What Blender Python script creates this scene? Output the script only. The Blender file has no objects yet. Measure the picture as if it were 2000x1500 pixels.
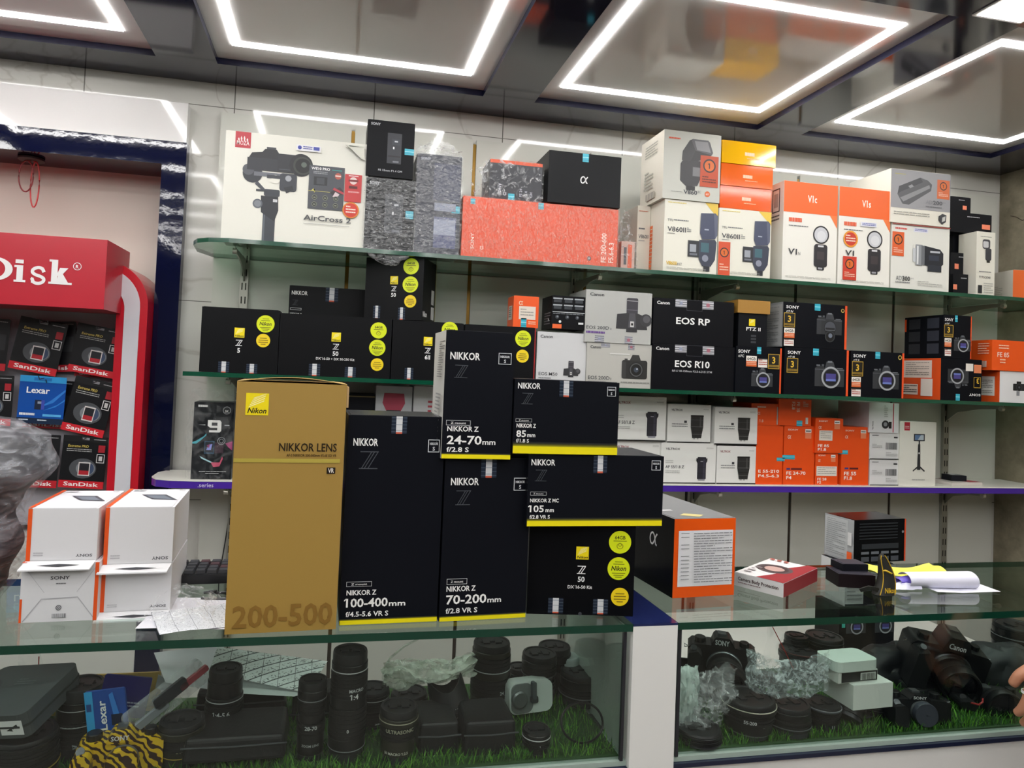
import bpy, math, random
from mathutils import Vector, Matrix, noise
random.seed(7)
S = bpy.context.scene
COL = S.collection
HC = 1.42                                   # camera height
F, CX, CY = 1337.18, 921.97, 687.18
YAW, PITCH, ROLL = 0.198347124, 0.0297077395, 0.0410078148
def cam_axes():
    s, c = math.sin, math.cos
    fwd = Vector((s(YAW)*c(PITCH), c(YAW)*c(PITCH), s(PITCH)))
    r = Vector((c(YAW), -s(YAW), 0)); up = r.cross(fwd)
    return r*c(ROLL)+up*s(ROLL), -r*s(ROLL)+up*c(ROLL), fwd
CR, CU, CF = cam_axes()
CP = Vector((0, 0, HC))
cd = bpy.data.cameras.new('camera'); co = bpy.data.objects.new('camera', cd); COL.objects.link(co)
co.matrix_world = Matrix(((CR.x, CU.x, -CF.x, 0), (CR.y, CU.y, -CF.y, 0), (CR.z, CU.z, -CF.z, HC), (0, 0, 0, 1)))
cd.sensor_width = 36; cd.lens = F/2000*36
cd.shift_x = (1000-CX)/2000; cd.shift_y = -(750-CY)/2000; cd.clip_start = 0.02
S.camera = co
def ray(x, y): return CR*((x-CX)/F) - CU*((y-CY)/F) + CF
def aty(x, y, Y): d = ray(x, y); return CP + d*(Y/d.y)
def atz(x, y, z): d = ray(x, y); return CP + d*((z-HC)/d.z)
# ---------------------------------------------------------------- materials
def hexc(h):
    v = [int(h[i:i+2], 16)/255 for i in (0, 2, 4)]
    return tuple(((c+.055)/1.055)**2.4 if c > .04045 else c/12.92 for c in v) + (1,)
MC = {}
def mat(h, rough=.5, metal=0, coat=0, spec=.5, emit=0, bump=0, bscale=300):
    k = (h, rough, metal, coat, spec, emit, bump, bscale)
    if k in MC: return MC[k]
    m = bpy.data.materials.new('paint_'+h); m.use_nodes = True
    n = m.node_tree.nodes; l = m.node_tree.links; b = n['Principled BSDF']
    b.inputs['Base Color'].default_value = hexc(h); b.inputs['Roughness'].default_value = rough
    b.inputs['Metallic'].default_value = metal; b.inputs['Coat Weight'].default_value = coat
    b.inputs['Coat Roughness'].default_value = .08; b.inputs['Specular IOR Level'].default_value = spec
    if emit: b.inputs['Emission Color'].default_value = hexc(h); b.inputs['Emission Strength'].default_value = emit
    if bump:
        t = n.new('ShaderNodeTexNoise'); t.inputs['Scale'].default_value = bscale; t.inputs['Detail'].default_value = 3
        tc = n.new('ShaderNodeTexCoord'); l.new(tc.outputs['Object'], t.inputs['Vector'])
        q = n.new('ShaderNodeBump'); q.inputs['Strength'].default_value = bump; q.inputs['Distance'].default_value = .002
        l.new(t.outputs['Fac'], q.inputs['Height']); l.new(q.outputs['Normal'], b.inputs['Normal'])
    MC[k] = m; return m
def newm(name):
    m = bpy.data.materials.new(name); m.use_nodes = True
    return m, m.node_tree.nodes, m.node_tree.links, m.node_tree.nodes['Principled BSDF']
def glass_mat(name, tint, refl=1.0, rough=.0):
    m, n, l, b = newm(name); n.remove(b)
    tr = n.new('ShaderNodeBsdfTransparent'); tr.inputs['Color'].default_value = hexc(tint)
    gl = n.new('ShaderNodeBsdfGlossy'); gl.inputs['Roughness'].default_value = rough
    fr = n.new('ShaderNodeFresnel'); ge = n.new('ShaderNodeNewGeometry'); io = n.new('ShaderNodeMath'); io.operation = 'MULTIPLY_ADD'   # a thin pane: no total reflection at its inner faces
    io.inputs[1].default_value = 1/1.5-1.5; io.inputs[2].default_value = 1.5; l.new(ge.outputs['Backfacing'], io.inputs[0]); l.new(io.outputs[0], fr.inputs['IOR'])
    mu = n.new('ShaderNodeMath'); mu.operation = 'MULTIPLY'; mu.inputs[1].default_value = refl
    mx = n.new('ShaderNodeMixShader'); l.new(fr.outputs[0], mu.inputs[0]); l.new(mu.outputs[0], mx.inputs[0])
    l.new(tr.outputs[0], mx.inputs[1]); l.new(gl.outputs[0], mx.inputs[2]); l.new(mx.outputs[0], n['Material Output'].inputs['Surface'])
    return m
M_GLASS = glass_mat('clear_float_glass', 'e9f3ee', 1.0)
M_PANE = glass_mat('display_pane_glass', 'f4f8f6', .9)
M_EDGE = mat('0c4a35', .12, coat=.6)
M_EDGE2 = mat('0a3a2b', .12, coat=.6)
def film_mat(name, lo, hi, scale=30, tint='ffffff', stretch=(1, 1, 1), diff='e8eaec', contrast=(.42, .66)):
    m, n, l, b = newm(name)
    b.inputs['Base Color'].default_value = hexc(diff); b.inputs['Roughness'].default_value = .12; b.inputs['Specular IOR Level'].default_value = .9
    tc = n.new('ShaderNodeTexCoord'); mp = n.new('ShaderNodeMapping'); mp.inputs['Scale'].default_value = stretch
    l.new(tc.outputs['Object'], mp.inputs['Vector'])
    t = n.new('ShaderNodeTexNoise'); t.inputs['Scale'].default_value = scale; t.inputs['Detail'].default_value = 5; t.inputs['Distortion'].default_value = 1.6
    l.new(mp.outputs[0], t.inputs['Vector'])
    r = n.new('ShaderNodeValToRGB'); r.color_ramp.elements[0].position = contrast[0]; r.color_ramp.elements[1].position = contrast[1]
    r.color_ramp.elements[0].color = (lo,)*3+(1,); r.color_ramp.elements[1].color = (hi,)*3+(1,)
    l.new(t.outputs['Fac'], r.inputs[0])
    q = n.new('ShaderNodeBump'); q.inputs['Strength'].default_value = 1; q.inputs['Distance'].default_value = .006
    l.new(t.outputs['Fac'], q.inputs['Height']); l.new(q.outputs['Normal'], b.inputs['Normal'])
    tr = n.new('ShaderNodeBsdfTransparent'); tr.inputs['Color'].default_value = hexc(tint)
    mx = n.new('ShaderNodeMixShader'); l.new(r.outputs[0], mx.inputs[0]); l.new(tr.outputs[0], mx.inputs[1]); l.new(b.outputs[0], mx.inputs[2])
    l.new(mx.outputs[0], n['Material Output'].inputs['Surface'])
    return m
# ---------------------------------------------------------------- mesh builder
class MB:
    def __init__(s): s.v = []; s.f = []; s.m = []; s.mats = []; s.sm = []
    def mi(s, m):
        if m not in s.mats: s.mats.append(m)
        return s.mats.index(m)
    def add(s, vs, fs, m, M=None, smooth=False):
        o = len(s.v); mi = s.mi(m)
        for p in vs:
            p = Vector(p); s.v.append(M @ p if M else p)
        for f in fs: s.f.append([o+i for i in f]); s.m.append(mi); s.sm.append(smooth)
    def box(s, lo, hi, m, M=None, fm=None):
        x0, y0, z0 = lo; x1, y1, z1 = hi
        vs = [(x0,y0,z0),(x1,y0,z0),(x1,y1,z0),(x0,y1,z0),(x0,y0,z1),(x1,y0,z1),(x1,y1,z1),(x0,y1,z1)]
        for k, f in (('F',(0,1,5,4)),('R',(1,2,6,5)),('B',(2,3,7,6)),('L',(3,0,4,7)),('T',(4,5,6,7)),('D',(3,2,1,0))):
            s.add(vs, [f], (fm or {}).get(k, m), M)
    def taper(s, lo, hi, m, k=.8, M=None, ky=None):   # box whose top is scaled by k
        x0,y0,z0 = lo; x1,y1,z1 = hi; cx=(x0+x1)/2; cy=(y0+y1)/2; a=(x1-x0)/2; b=(y1-y0)/2; ky = k if ky is None else ky
        vs=[(cx-a,cy-b,z0),(cx+a,cy-b,z0),(cx+a,cy+b,z0),(cx-a,cy+b,z0),(cx-a*k,cy-b*ky,z1),(cx+a*k,cy-b*ky,z1),(cx+a*k,cy+b*ky,z1),(cx-a*k,cy+b*ky,z1)]
        s.add(vs,[(0,1,5,4),(1,2,6,5),(2,3,7,6),(3,0,4,7),(4,5,6,7),(3,2,1,0)],m,M)
    def lathe(s, prof, m, M=None, n=40, rib=0, smooth=True, caps=True):
        # prof: [(r,z)], rib: amplitude of alternating radius
        vs = []; fs = []
        for r, z in prof:
            for i in range(n):
                a = 2*math.pi*i/n; rr = r*(1-(rib if i % 2 else 0))
                vs.append((rr*math.cos(a), rr*math.sin(a), z))
        for k in range(len(prof)-1):
            for i in range(n):
                j = (i+1) % n; fs.append((k*n+i, k*n+j, (k+1)*n+j, (k+1)*n+i))
        if caps: fs.append(tuple(range(n))[::-1]); fs.append(tuple((len(prof)-1)*n+i for i in range(n)))
        s.add(vs, fs, m, M, smooth)
    def cyl(s, p0, p1, r, m, M=None, n=16, r1=None):
        p0 = Vector(p0); p1 = Vector(p1); d = p1-p0
        T = Matrix.Translation(p0) @ d.to_track_quat('Z', 'Y').to_matrix().to_4x4()
        s.lathe([(r, 0), (r if r1 is None else r1, d.length)], m, (M @ T) if M else T, n)
    def tube(s, pts, r, m, M=None, n=8):
        vs = []; fs = []; P = [Vector(p) for p in pts]
        for k, p in enumerate(P):
            d = (P[min(k+1, len(P)-1)]-P[max(k-1, 0)]).normalized(); q = d.to_track_quat('Z', 'Y')
            for i in range(n):
                a = 2*math.pi*i/n; vs.append(p+q @ Vector((r*math.cos(a), r*math.sin(a), 0)))
        for k in range(len(P)-1):
            for i in range(n): j = (i+1) % n; fs.append((k*n+i, k*n+j, (k+1)*n+j, (k+1)*n+i))
        s.add(vs, fs, m, M, True)
    def prism(s, pts, y0, y1, m, M=None, side=None):      # 2d polygon (x,z) extruded along y
        n = len(pts); vs = [(x, y0, z) for x, z in pts]+[(x, y1, z) for x, z in pts]
        s.add(vs, [tuple(range(n)), tuple(range(n, 2*n))[::-1]], m, M)
        s.add(vs, [(i, i+n, (i+1) % n+n, (i+1) % n) for i in range(n)], side or m, M)
    def prismz(s, pts, z0, z1, m, M=None, side=None, nosmooth=True):
        n = len(pts); vs = [(x, y, z0) for x, y in pts]+[(x, y, z1) for x, y in pts]
        s.add(vs, [tuple(range(n))[::-1], tuple(range(n, 2*n))], m, M)
        s.add(vs, [(i, (i+1) % n, (i+1) % n+n, i+n) for i in range(n)], side or m, M)
    def grid(s, fn, nu, nv, m, M=None, smooth=True):
        vs = [fn(i/nu, j/nv) for j in range(nv+1) for i in range(nu+1)]; w = nu+1
        s.add(vs, [(j*w+i, j*w+i+1, (j+1)*w+i+1, (j+1)*w+i) for j in range(nv) for i in range(nu)], m, M, smooth)
    def build(s, name, parent=None, bevel=0, seg=2, sharp=.6, solid=0, sub=0):
        me = bpy.data.meshes.new(name); me.from_pydata([tuple(p) for p in s.v], [], s.f)
        for m in s.mats: me.materials.append(m)
        me.polygons.foreach_set('material_index', s.m); me.polygons.foreach_set('use_smooth', s.sm)
        if any(s.sm): me.set_sharp_from_angle(angle=sharp)
        me.update()
        o = bpy.data.objects.new(name, me); COL.objects.link(o); o.parent = parent
        if solid: q = o.modifiers.new('thick', 'SOLIDIFY'); q.thickness = solid
        if sub: q = o.modifiers.new('sub', 'SUBSURF'); q.levels = q.render_levels = sub
        if bevel: q = o.modifiers.new('bev', 'BEVEL'); q.width = bevel; q.segments = seg; q.limit_method = 'ANGLE'
        return o
def tag(o, label, cat, group=None, kind=None):
    if kind: o['kind'] = kind
    if label: o['label'] = label
    if cat: o['category'] = cat
    if group: o['group'] = group
    return o
def thing(name, label, cat, loc, rz=0, group=None, rx=0, ry=0):
    o = bpy.data.objects.new(name, None); COL.objects.link(o); o.empty_display_size = .02
    o.location = loc; o.rotation_euler = (rx, ry, rz); return tag(o, label, cat, group)
def struct(o): o['kind'] = 'structure'; return o
def Rz(a): return Matrix.Rotation(a, 4, 'Z')
def Rx(a): return Matrix.Rotation(a, 4, 'X')
def Ry(a): return Matrix.Rotation(a, 4, 'Y')
def Tr(*p): return Matrix.Translation(Vector(p))
# ---------------------------------------------------------------- printing
TC = {}
def text_mesh(s, bold=0, shear=0, sp=1):
    bold = min(bold, .02); k = (s, bold, shear, sp)
    if k in TC: return TC[k]
    c = bpy.data.curves.new('t', 'FONT'); c.body = s; c.size = 1; c.resolution_u = 2; c.offset = bold; c.shear = shear; c.space_character = sp
    o = bpy.data.objects.new('t', c); me = bpy.data.meshes.new_from_object(o)
    vs = [(v.co.x, v.co.y) for v in me.vertices]; fs = [tuple(p.vertices) for p in me.polygons]
    if vs:
        x0 = min(v[0] for v in vs); x1 = max(v[0] for v in vs)
    else: x0 = x1 = 0
    out = [(x-x0, y) for x, y in vs]; bpy.data.objects.remove(o); bpy.data.meshes.remove(me); bpy.data.curves.remove(c)
    TC[k] = (out, fs, x1-x0)
    if '1' in s and not s.startswith('~'):      # give the plain numeral one its flag
        for i, ch in enumerate(s):
            if ch == '1':
                xr = text_mesh(s[:i+1].replace('1', 'I'), bold, shear, sp)[2]-.105-2*bold; n = len(out)
                out += [(xr+.01, .72+bold), (xr-.15, .60), (xr-.15, .50-bold), (xr+.01, .60)]; fs.append((n, n+1, n+2, n+3))
        TC[k] = (out, fs, x1-x0)
    return TC[k]
CAPH = .73
def circ(n=24, r=1, cx=0, cy=0, sy=1): return [(cx+r*math.cos(2*math.pi*i/n), cy+r*sy*math.sin(2*math.pi*i/n)) for i in range(n)]
def rrect(w, h, r, n=4, cx=0, cy=0):
    out = []
    for sx, sy, a0 in ((1, 1, 0), (-1, 1, 90), (-1, -1, 180), (1, -1, 270)):
        for i in range(n+1):
            a = math.radians(a0+90*i/n); out.append((cx+sx*(w/2-r)+r*math.cos(a), cy+sy*(h/2-r)+r*math.sin(a)))
    return out
class Print:
    """flat ink on a w x h face, origin lower left of the face; u from the face's lower-left rightwards, v downwards from its top."""
    def __init__(s, w, h): s.w = w; s.h = h; s.items = []
    def poly(s, pts, c, **k): s.items.append(([(pts, [tuple(range(len(pts)))])], c, k)); return s
    def P(s, u, v): return u*s.w, (1-v)*s.h
    def rect(s, u0, v0, u1, v1, c, **k):
        x0, y0 = s.P(u0, v1); x1, y1 = s.P(u1, v0); return s.poly([(x0,y0),(x1,y0),(x1,y1),(x0,y1)], c, **k)
    def quad(s, uv, c, **k): return s.poly([s.P(*p) for p in uv], c, **k)
    def circle(s, u, v, r, c, sy=1, n=28, **k):
        x, y = s.P(u, v); return s.poly([(x+a*r*s.h, y+b*r*s.h*sy) for a, b in circ(n)], c, **k)
    def ring(s, u, v, r, t, c, sy=1, n=28, **k):
        x, y = s.P(u, v); a = circ(n, r*s.h, x, y, sy); b = circ(n, (r-t)*s.h, x, y, sy)
        s.items.append(([(a+b, [(i, (i+1) % n, (i+1) % n+n, i+n) for i in range(n)])], c, k)); return s
    def frame(s, u0, v0, u1, v1, t, c, **k):
        x0, y0 = s.P(u0, v1); x1, y1 = s.P(u1, v0); t *= s.h
        a = [(x0,y0),(x1,y0),(x1,y1),(x0,y1)]; b = [(x0+t,y0+t),(x1-t,y0+t),(x1-t,y1-t),(x0+t,y1-t)]
        s.items.append(([(a+b, [(i, (i+1) % 4, (i+1) % 4+4, i+4) for i in range(4)])], c, k)); return s
    def t(s, txt, u, v, hh, c, al='l', bold=0, rot=0, sx=1, shear=0, sp=1, fit=None, **k):
        """hh: cap height as fraction of face height; v: baseline; fit: total width as fraction of face width"""
        vs, fs, W = text_mesh(txt, bold, shear, sp)
        sc = hh*s.h/CAPH; scx = sc*sx
        if fit: scx = fit*s.w/max(W, 1e-6)
        off = {'l': 0, 'c': -W/2, 'r': -W}[al]; x0, y0 = s.P(u, v); ca, sa = math.cos(rot), math.sin(rot)
        pts = []
        for x, y in vs:
            a = (x+off)*scx; b = y*sc; pts.append((x0+a*ca-b*sa, y0+a*sa+b*ca))
        s.items.append(([(pts, fs)], c, k)); return s
    def stroke(s, pts, u, v, hh, c, w=.15, sx=1, **k):   # brush stroke through pts (unit box, y up), lower left at u,v
        x0, y0 = s.P(u, v); H = hh*s.h; P = [Vector((x0+a*H*sx, y0+b*H)) for a, b in pts]
        Q = []
        for i in range(len(P)-1):      # Catmull-Rom
            a, b2, c2, d = P[max(i-1, 0)], P[i], P[i+1], P[min(i+2, len(P)-1)]
            for t in (0, .25, .5, .75): Q.append(.5*((2*b2)+(c2-a)*t+(2*a-5*b2+4*c2-d)*t*t+(3*b2-a-3*c2+d)*t**3))
        Q.append(P[-1]); vs = []; fs = []
        for i, q in enumerate(Q):
            d = (Q[min(i+1, len(Q)-1)]-Q[max(i-1, 0)]).normalized(); n = Vector((-d.y, d.x))*w*H/2; vs += [tuple(q+n), tuple(q-n)]
        for i in range(len(Q)-1): fs.append((2*i, 2*i+1, 2*i+3, 2*i+2))
        s.items.append(([(vs, fs)], c, k)); return s
    def alpha(s, u, v, hh, c, w=.16, **k):
        return s.stroke([(1.12,.98),(.9,.72),(.68,.3),(.42,.04),(.16,.1),(.04,.42),(.14,.8),(.42,.98),(.68,.8),(.82,.4),(.92,.1),(1.1,.04)], u, v, hh, c, w, **k)
    def lines(s, u0, v0, u1, v1, n, c, th=.45, seed=1, **k):   # unreadable small print: broken bars
        r = random.Random(seed); dv = (v1-v0)/n
        for i in range(n):
            u = u0; end = u0+(u1-u0)*(1 if i % 3 != n % 3 else r.uniform(.4, .8))
            while u < end-1e-4:
                w = min((u1-u0)*r.uniform(.06, .2), end-u); s.rect(u, v0+i*dv, u+w*.88, v0+i*dv+dv*th, c, **k); u += w
        return s
    def bars(s, u0, v0, u1, v1, c='151515', n=18, bg='f2f2f0', **k):
        if bg: s.rect(u0, v0, u1, v1, bg, **k)
        r = random.Random(n); u = u0
        for i in range(n):
            w = (u1-u0)/n; s.rect(u0+i*w, v0, u0+i*w+w*r.uniform(.25, .8), v1, c, **k)
        return s
    def art(s, u, v, sc, polys, rot=0, mir=1, part='printed_picture'):
        x, y = s.P(u, v); k = sc*s.h; ca, sa = math.cos(rot), math.sin(rot)
        for pts, c in polys:
            s.poly([(x+(a*mir*ca-b*sa)*k, y+(a*mir*sa+b*ca)*k) for a, b in pts], c, part=part)
        return s
def R4(x0, y0, x1, y1): return [(x0,y0),(x1,y0),(x1,y1),(x0,y1)]
def place_print(pr, parent, O, U, V, N, name='printed_lettering', rough=.4, lift=.0005):
    """map print (x,y) to O + x*U + y*V, raised along N; items with part= go to parts of their own"""
    groups = {}
    for i, (meshes, c, k) in enumerate(pr.items):
        groups.setdefault(k.get('part', name), []).append((i, meshes, c, k))
    O, U, V, N = Vector(O), Vector(U), Vector(V), Vector(N)
    flip = U.cross(V).dot(N) < 0; out = {}
    host = next((ch for ch in parent.children if ch.name.startswith('carton')), parent)
    for nm, its in groups.items():
        b = MB(); kk = {}
        for i, meshes, c, k in its:
            kk.update(k)
            for pts, fs in meshes:
                L = N*(lift+i*.00003)
                b.add([O+U*x+V*y+L for x, y in pts], [f[::-1] if flip else f for f in fs], c if not isinstance(c, str) else mat(c, k.get('rough', rough), k.get('metal', 0)))
        o = b.build(re_name(nm), host if nm.startswith('printed') else parent); out[nm] = o
        if kk.get('label'): o['label'] = kk['label']
    return out
def re_name(n): return n.split('#')[0]
# ---------------------------------------------------------------- cartons
class Carton: pass
def carton(name, label, cat, loc, w, d, h, cols, rz=0, group=None, bevel=.0012, rough=.42, coat=0, rx=0, ry=0, top=None):
    """loc: world position of the middle of the front bottom edge; front faces -y in local space."""
    c = Carton(); c.w, c.d, c.h = w, d, h
    c.root = thing(name, label, cat, loc, rz, group, rx, ry)
    g = lambda k: mat(cols.get(k, cols['*']), rough, coat=coat, bump=.05, bscale=60, spec=.16 if cols.get(k, cols['*'])[0] in '01' else .5)
    b = MB(); b.box((-w/2, 0, 0), (w/2, d, h), g('*'), None, {k: g(k) for k in 'FRBLTD'})
    c.body = b.build('carton', c.root, bevel)
    if not top == 'none':   # lid seam and tuck flap on the top edge
        b = MB(); b.box((-w/2+.004, .0006, h-.0002), (w/2-.004, d*.62, h+.0007), g('T')); b.build('lid_flap', c.root, .0004, 1)
    return c
def face(c, k):
    w, d, h = c.w, c.d, c.h
    if k == 'F': return Print(w, h), (-w/2, 0, 0), (1,0,0), (0,0,1), (0,-1,0)
    if k == 'L': return Print(d, h), (-w/2, d, 0), (0,-1,0), (0,0,1), (-1,0,0)
    if k == 'R': return Print(d, h), (w/2, 0, 0), (0,1,0), (0,0,1), (1,0,0)
    if k == 'T': return Print(w, d), (-w/2, 0, h+.0008), (1,0,0), (0,1,0), (0,0,1)
def pr(c, k, fn, **kw):
    p, O, U, V, N = face(c, k); fn(p); place_print(p, c.root, O, U, V, N, **kw); return c
def sh(name, label, TL, TR, Y, zb, d, cols, group=None, cat='box', rz=0, ztop=None, **kw):
    """a box whose front face stands at distance Y from the camera plane, on a surface at height zb"""
    a = aty(TL[0], TL[1], Y); b = aty(TR[0], TR[1], Y); z1 = (a.z+b.z)/2 if ztop is None else ztop
    w = b.x-a.x; c = carton(name, label, cat, ((a.x+b.x)/2, Y, zb+.0003), w, d, z1-zb-.001, cols, rz, group, **kw)
    c.zt = z1+.0002; c.x0, c.x1, c.Y = a.x, b.x, Y; return c
def base(name, label, A, B, zb, topA, d, cols, cat='box', group=None, **kw):
    """a box given by the pixels of its front bottom corners on the surface zb and of its front left top corner"""
    a = atz(A[0], A[1], zb); b = atz(B[0], B[1], zb); rz = math.atan2(b.y-a.y, b.x-a.x)
    dd = ray(*topA); k = (a.x*dd.x+a.y*dd.y)/(dd.x**2+dd.y**2); zt = HC+dd.z*k
    w = math.hypot(b.x-a.x, b.y-a.y)
    c = carton(name, label, cat, ((a.x+b.x)/2, (a.y+b.y)/2, zb+.0003), w, d, zt-zb, cols, rz, group, **kw); c.zt = zt; c.rz = rz; c.a = a; c.b = b
    return c
def seals(c, spots, h=.03, k='F', col='b9c2cc', mid='d3d5d8', name='security_seal'):
    """clear holographic seals folded over an edge: (u, width, v0, v1) fractions of the face"""
    for i, (u, wu, v0, v1) in enumerate(spots):
        def f(p, u=u, wu=wu, v0=v0, v1=v1):
            nm = name+'#%d' % i
            p.rect(u-wu/2, v0, u+wu/2, v1, M_SEAL, part=nm)
            for j in range(5):
                v = v0+(v1-v0)*(j+.3)/5; p.rect(u-wu/2, v, u+wu/2, v+(v1-v0)*.04, '46505e', part=nm)
            p.rect(u-wu*.2, v0, u+wu*.2, v1*.98+v0*.02, mid, part=nm)
            for j in range(3):
                v = v0+(v1-v0)*(j+.35)/3; p.rect(u-wu*.2, v, u+wu*.2, v+(v1-v0)*.05, 'a4abb6', part=nm)
            p.rect(u-wu*.2, v1-(v1-v0)*.1, u+wu*.2, v1, 'c9614a', part=nm)
        pr(c, k, f, rough=.2)
def seal_sil(c, spots):
    for i, (u, wu, v0, v1) in enumerate(spots):
        def f(p, u=u, wu=wu, v0=v0, v1=v1):
            nm = 'foil_seal#%d' % i
            p.rect(u-wu/2, v0, u+wu/2, v1, M_FOIL, part=nm)
            for j in range(3): p.rect(u-wu/2, v0+(v1-v0)*(.2+.28*j), u+wu/2, v0+(v1-v0)*(.25+.28*j), 'e8e8ee', part=nm)
            p.circle(u, (v0+v1)/2, (v1-v0)*.25, 'a26a78' if i else '8d93a8', part=nm)
        pr(c, 'F', f, rough=.25)
def tape(c, u, wu, v0, v1, k='F'):
    def f(p):
        p.rect(u-wu/2, v0, u+wu/2, v1, '3fb4cc', part='blue_seal_tape', rough=.25)
        p.rect(u-wu/2, v0+(v1-v0)*.4, u+wu/2, v0+(v1-v0)*.5, '8fdcE8'.lower(), part='blue_seal_tape')
        p.rect(u-wu/2, v0+(v1-v0)*.75, u+wu/2, v0+(v1-v0)*.82, '1d7f99', part='blue_seal_tape')
    pr(c, k, f)
M_SEAL = mat('2f3848', .15, .3); M_FOIL = mat('b9bcc8', .2, .6)
def sticker(c, lst, k='F'):
    for i, (kind, u, v, r) in enumerate(lst):
        def f(p):
            nm = 'round_sticker#%d' % i; y = 'd9e516' if kind != 'w' else 'f0d21a'
            p.circle(u, v, r, y, part=nm, n=36)
            if kind == 'n':
                p.t('Nikon', u, v+r*.18, r*.42, '15160c', 'c', .03, shear=.2, part=nm, fit=1.35*r*p.h/p.w)
                for j, (dv, hw) in enumerate(((-.62, .35), (-.42, .5), (.38, .6), (.56, .45), (.72, .3))):
                    p.rect(u-hw*r*p.h/p.w, v+dv*r, u+hw*r*p.h/p.w, v+dv*r+r*.07, '6d730f', part=nm)
            elif kind == 'g':
                p.t('64GB', u, v-r*.25, r*.32, '30340c', 'c', .02, part=nm, fit=.95*r*p.h/p.w)
                p.rect(u-.6*r*p.h/p.w, v-r*.14, u+.6*r*p.h/p.w, v-r*.07, '6d730f', part=nm)
                p.ring(u, v+r*.35, r*.3, r*.06, '7d8312', part=nm, sy=.85); p.ring(u, v+r*.22, r*.16, r*.05, '7d8312', part=nm)
            else:
                for j, (dv, hw) in enumerate(((-.4, .5), (-.1, .68), (.2, .68), (.48, .35))):
                    p.rect(u-hw*r*p.h/p.w, v+dv*r, u+hw*r*p.h/p.w, v+dv*r+r*.12, '8a6f10', part=nm)
        pr(c, k, f)
def nikon_logo(p, u, v, s, txt=True):
    """yellow square with rays, s = side as fraction of height, (u,v) top-left"""
    k = p.h/p.w
    p.rect(u, v, u+s*k, v+s, 'f3dc12', part='printed_logo')
    for i in range(5):
        q = [(.12+.05*i, .66-.10*i), (.80+.03*i if i < 3 else .9, .36-.115*i), (.80+.03*i if i < 3 else .9, .32-.115*i), (.14+.05*i, .61-.10*i)]
        q = [(a, max(b, 0)) for a, b in q]
        p.quad([(u+s*k*a, v+s*b) for a, b in q], 'fbf5b4', part='printed_logo')
    if txt: p.t('Nikon', u+s*k*.5, v+s*.93, s*.21, '16140a', 'c', .03, shear=.25, fit=.88*s*k, part='printed_logo')
def zlogo(p, u, v, hh, col, thin=False):
    """striped Z, centre top at u,v"""
    k = p.h/p.w; t = .1 if not thin else .05
    def q(pts): p.quad([(u+x*hh*k, v+y*hh) for x, y in pts], col)
    q([(-.5,0),(.55,0),(.55-.04,t),(-.5,t)]); q([(-.55,1-t),(.5,1-t),(.5,1),(-.55,1)])
    for dx in ((0, .3) if not thin else (-.02, .14, .34)):
        q([(.12+dx-.0,t),(.12+dx+.12 if not thin else .12+dx+.05,t),(-.4+dx+.12 if not thin else -.4+dx+.05,1-t),(-.4+dx,1-t)])
def sbox(p, u0, v0, u1, v1, c='dfe2e6'):
    p.frame(u0, v0, u1, v1, (v1-v0)*.05, c); w = u1-u0; h = v1-v0
    p.t('NIKKOR', (u0+u1)/2, v0+h*.42, h*.2, c, 'c', .02, fit=w*.72); p.t('S', (u0+u1)/2, v0+h*.86, h*.3, c, 'c', .03)
def nikkor_front(p, x, top, zsz, hN, mount, lines, sb, yellow, fitN, dull='4a4e55'):
    """the black lens boxes: x left margin; top v of the NIKKOR baseline; lines [(txt, v, hh, suffix)]"""
    v0 = 1-yellow; n = 8; fh = yellow*(.35 if p.h > p.w else .6)
    for i in range(n): # printed fade into the yellow foot band
        a = (i/n)**1.6; g = tuple(int(x0+(x1-x0)*a) for x0, x1 in zip((24, 26, 28), (200, 188, 20)))
        p.rect(0.003, v0-fh*(1-i/n), .997, v0-fh*(1-(i+1)/n), '%02x%02x%02x' % g)
    p.t('NIKKOR', x, top, hN, 'f2f2f0', 'l', .035, fit=fitN)
    zlogo(p, x+.055*(p.h/p.w)*(zsz/.06), top+hN*.75, zsz, dull, True)
    mu0, mv0, mu1, mv1 = mount; p.frame(mu0, mv0, mu1, mv1, (mv1-mv0)*.07, 'd8dadc'); p.t('Z mount', (mu0+mu1)/2, mv1-(mv1-mv0)*.28, (mv1-mv0)*.42, 'e8e8e8', 'c', .01, fit=(mu1-mu0)*.62)
    for txt, v, hh, fit, suf, fs in lines:
        p.t(txt, x, v, hh, 'f4f4f2', 'l', .035, fit=fit)
        if suf: p.t(suf, x+fit+.012, v, hh*.62, 'f4f4f2', 'l', .02, fit=fs)
    if sb: sbox(p, *sb)
    p.rect(.003, v0, .997, .998, 'f0e010')
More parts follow.
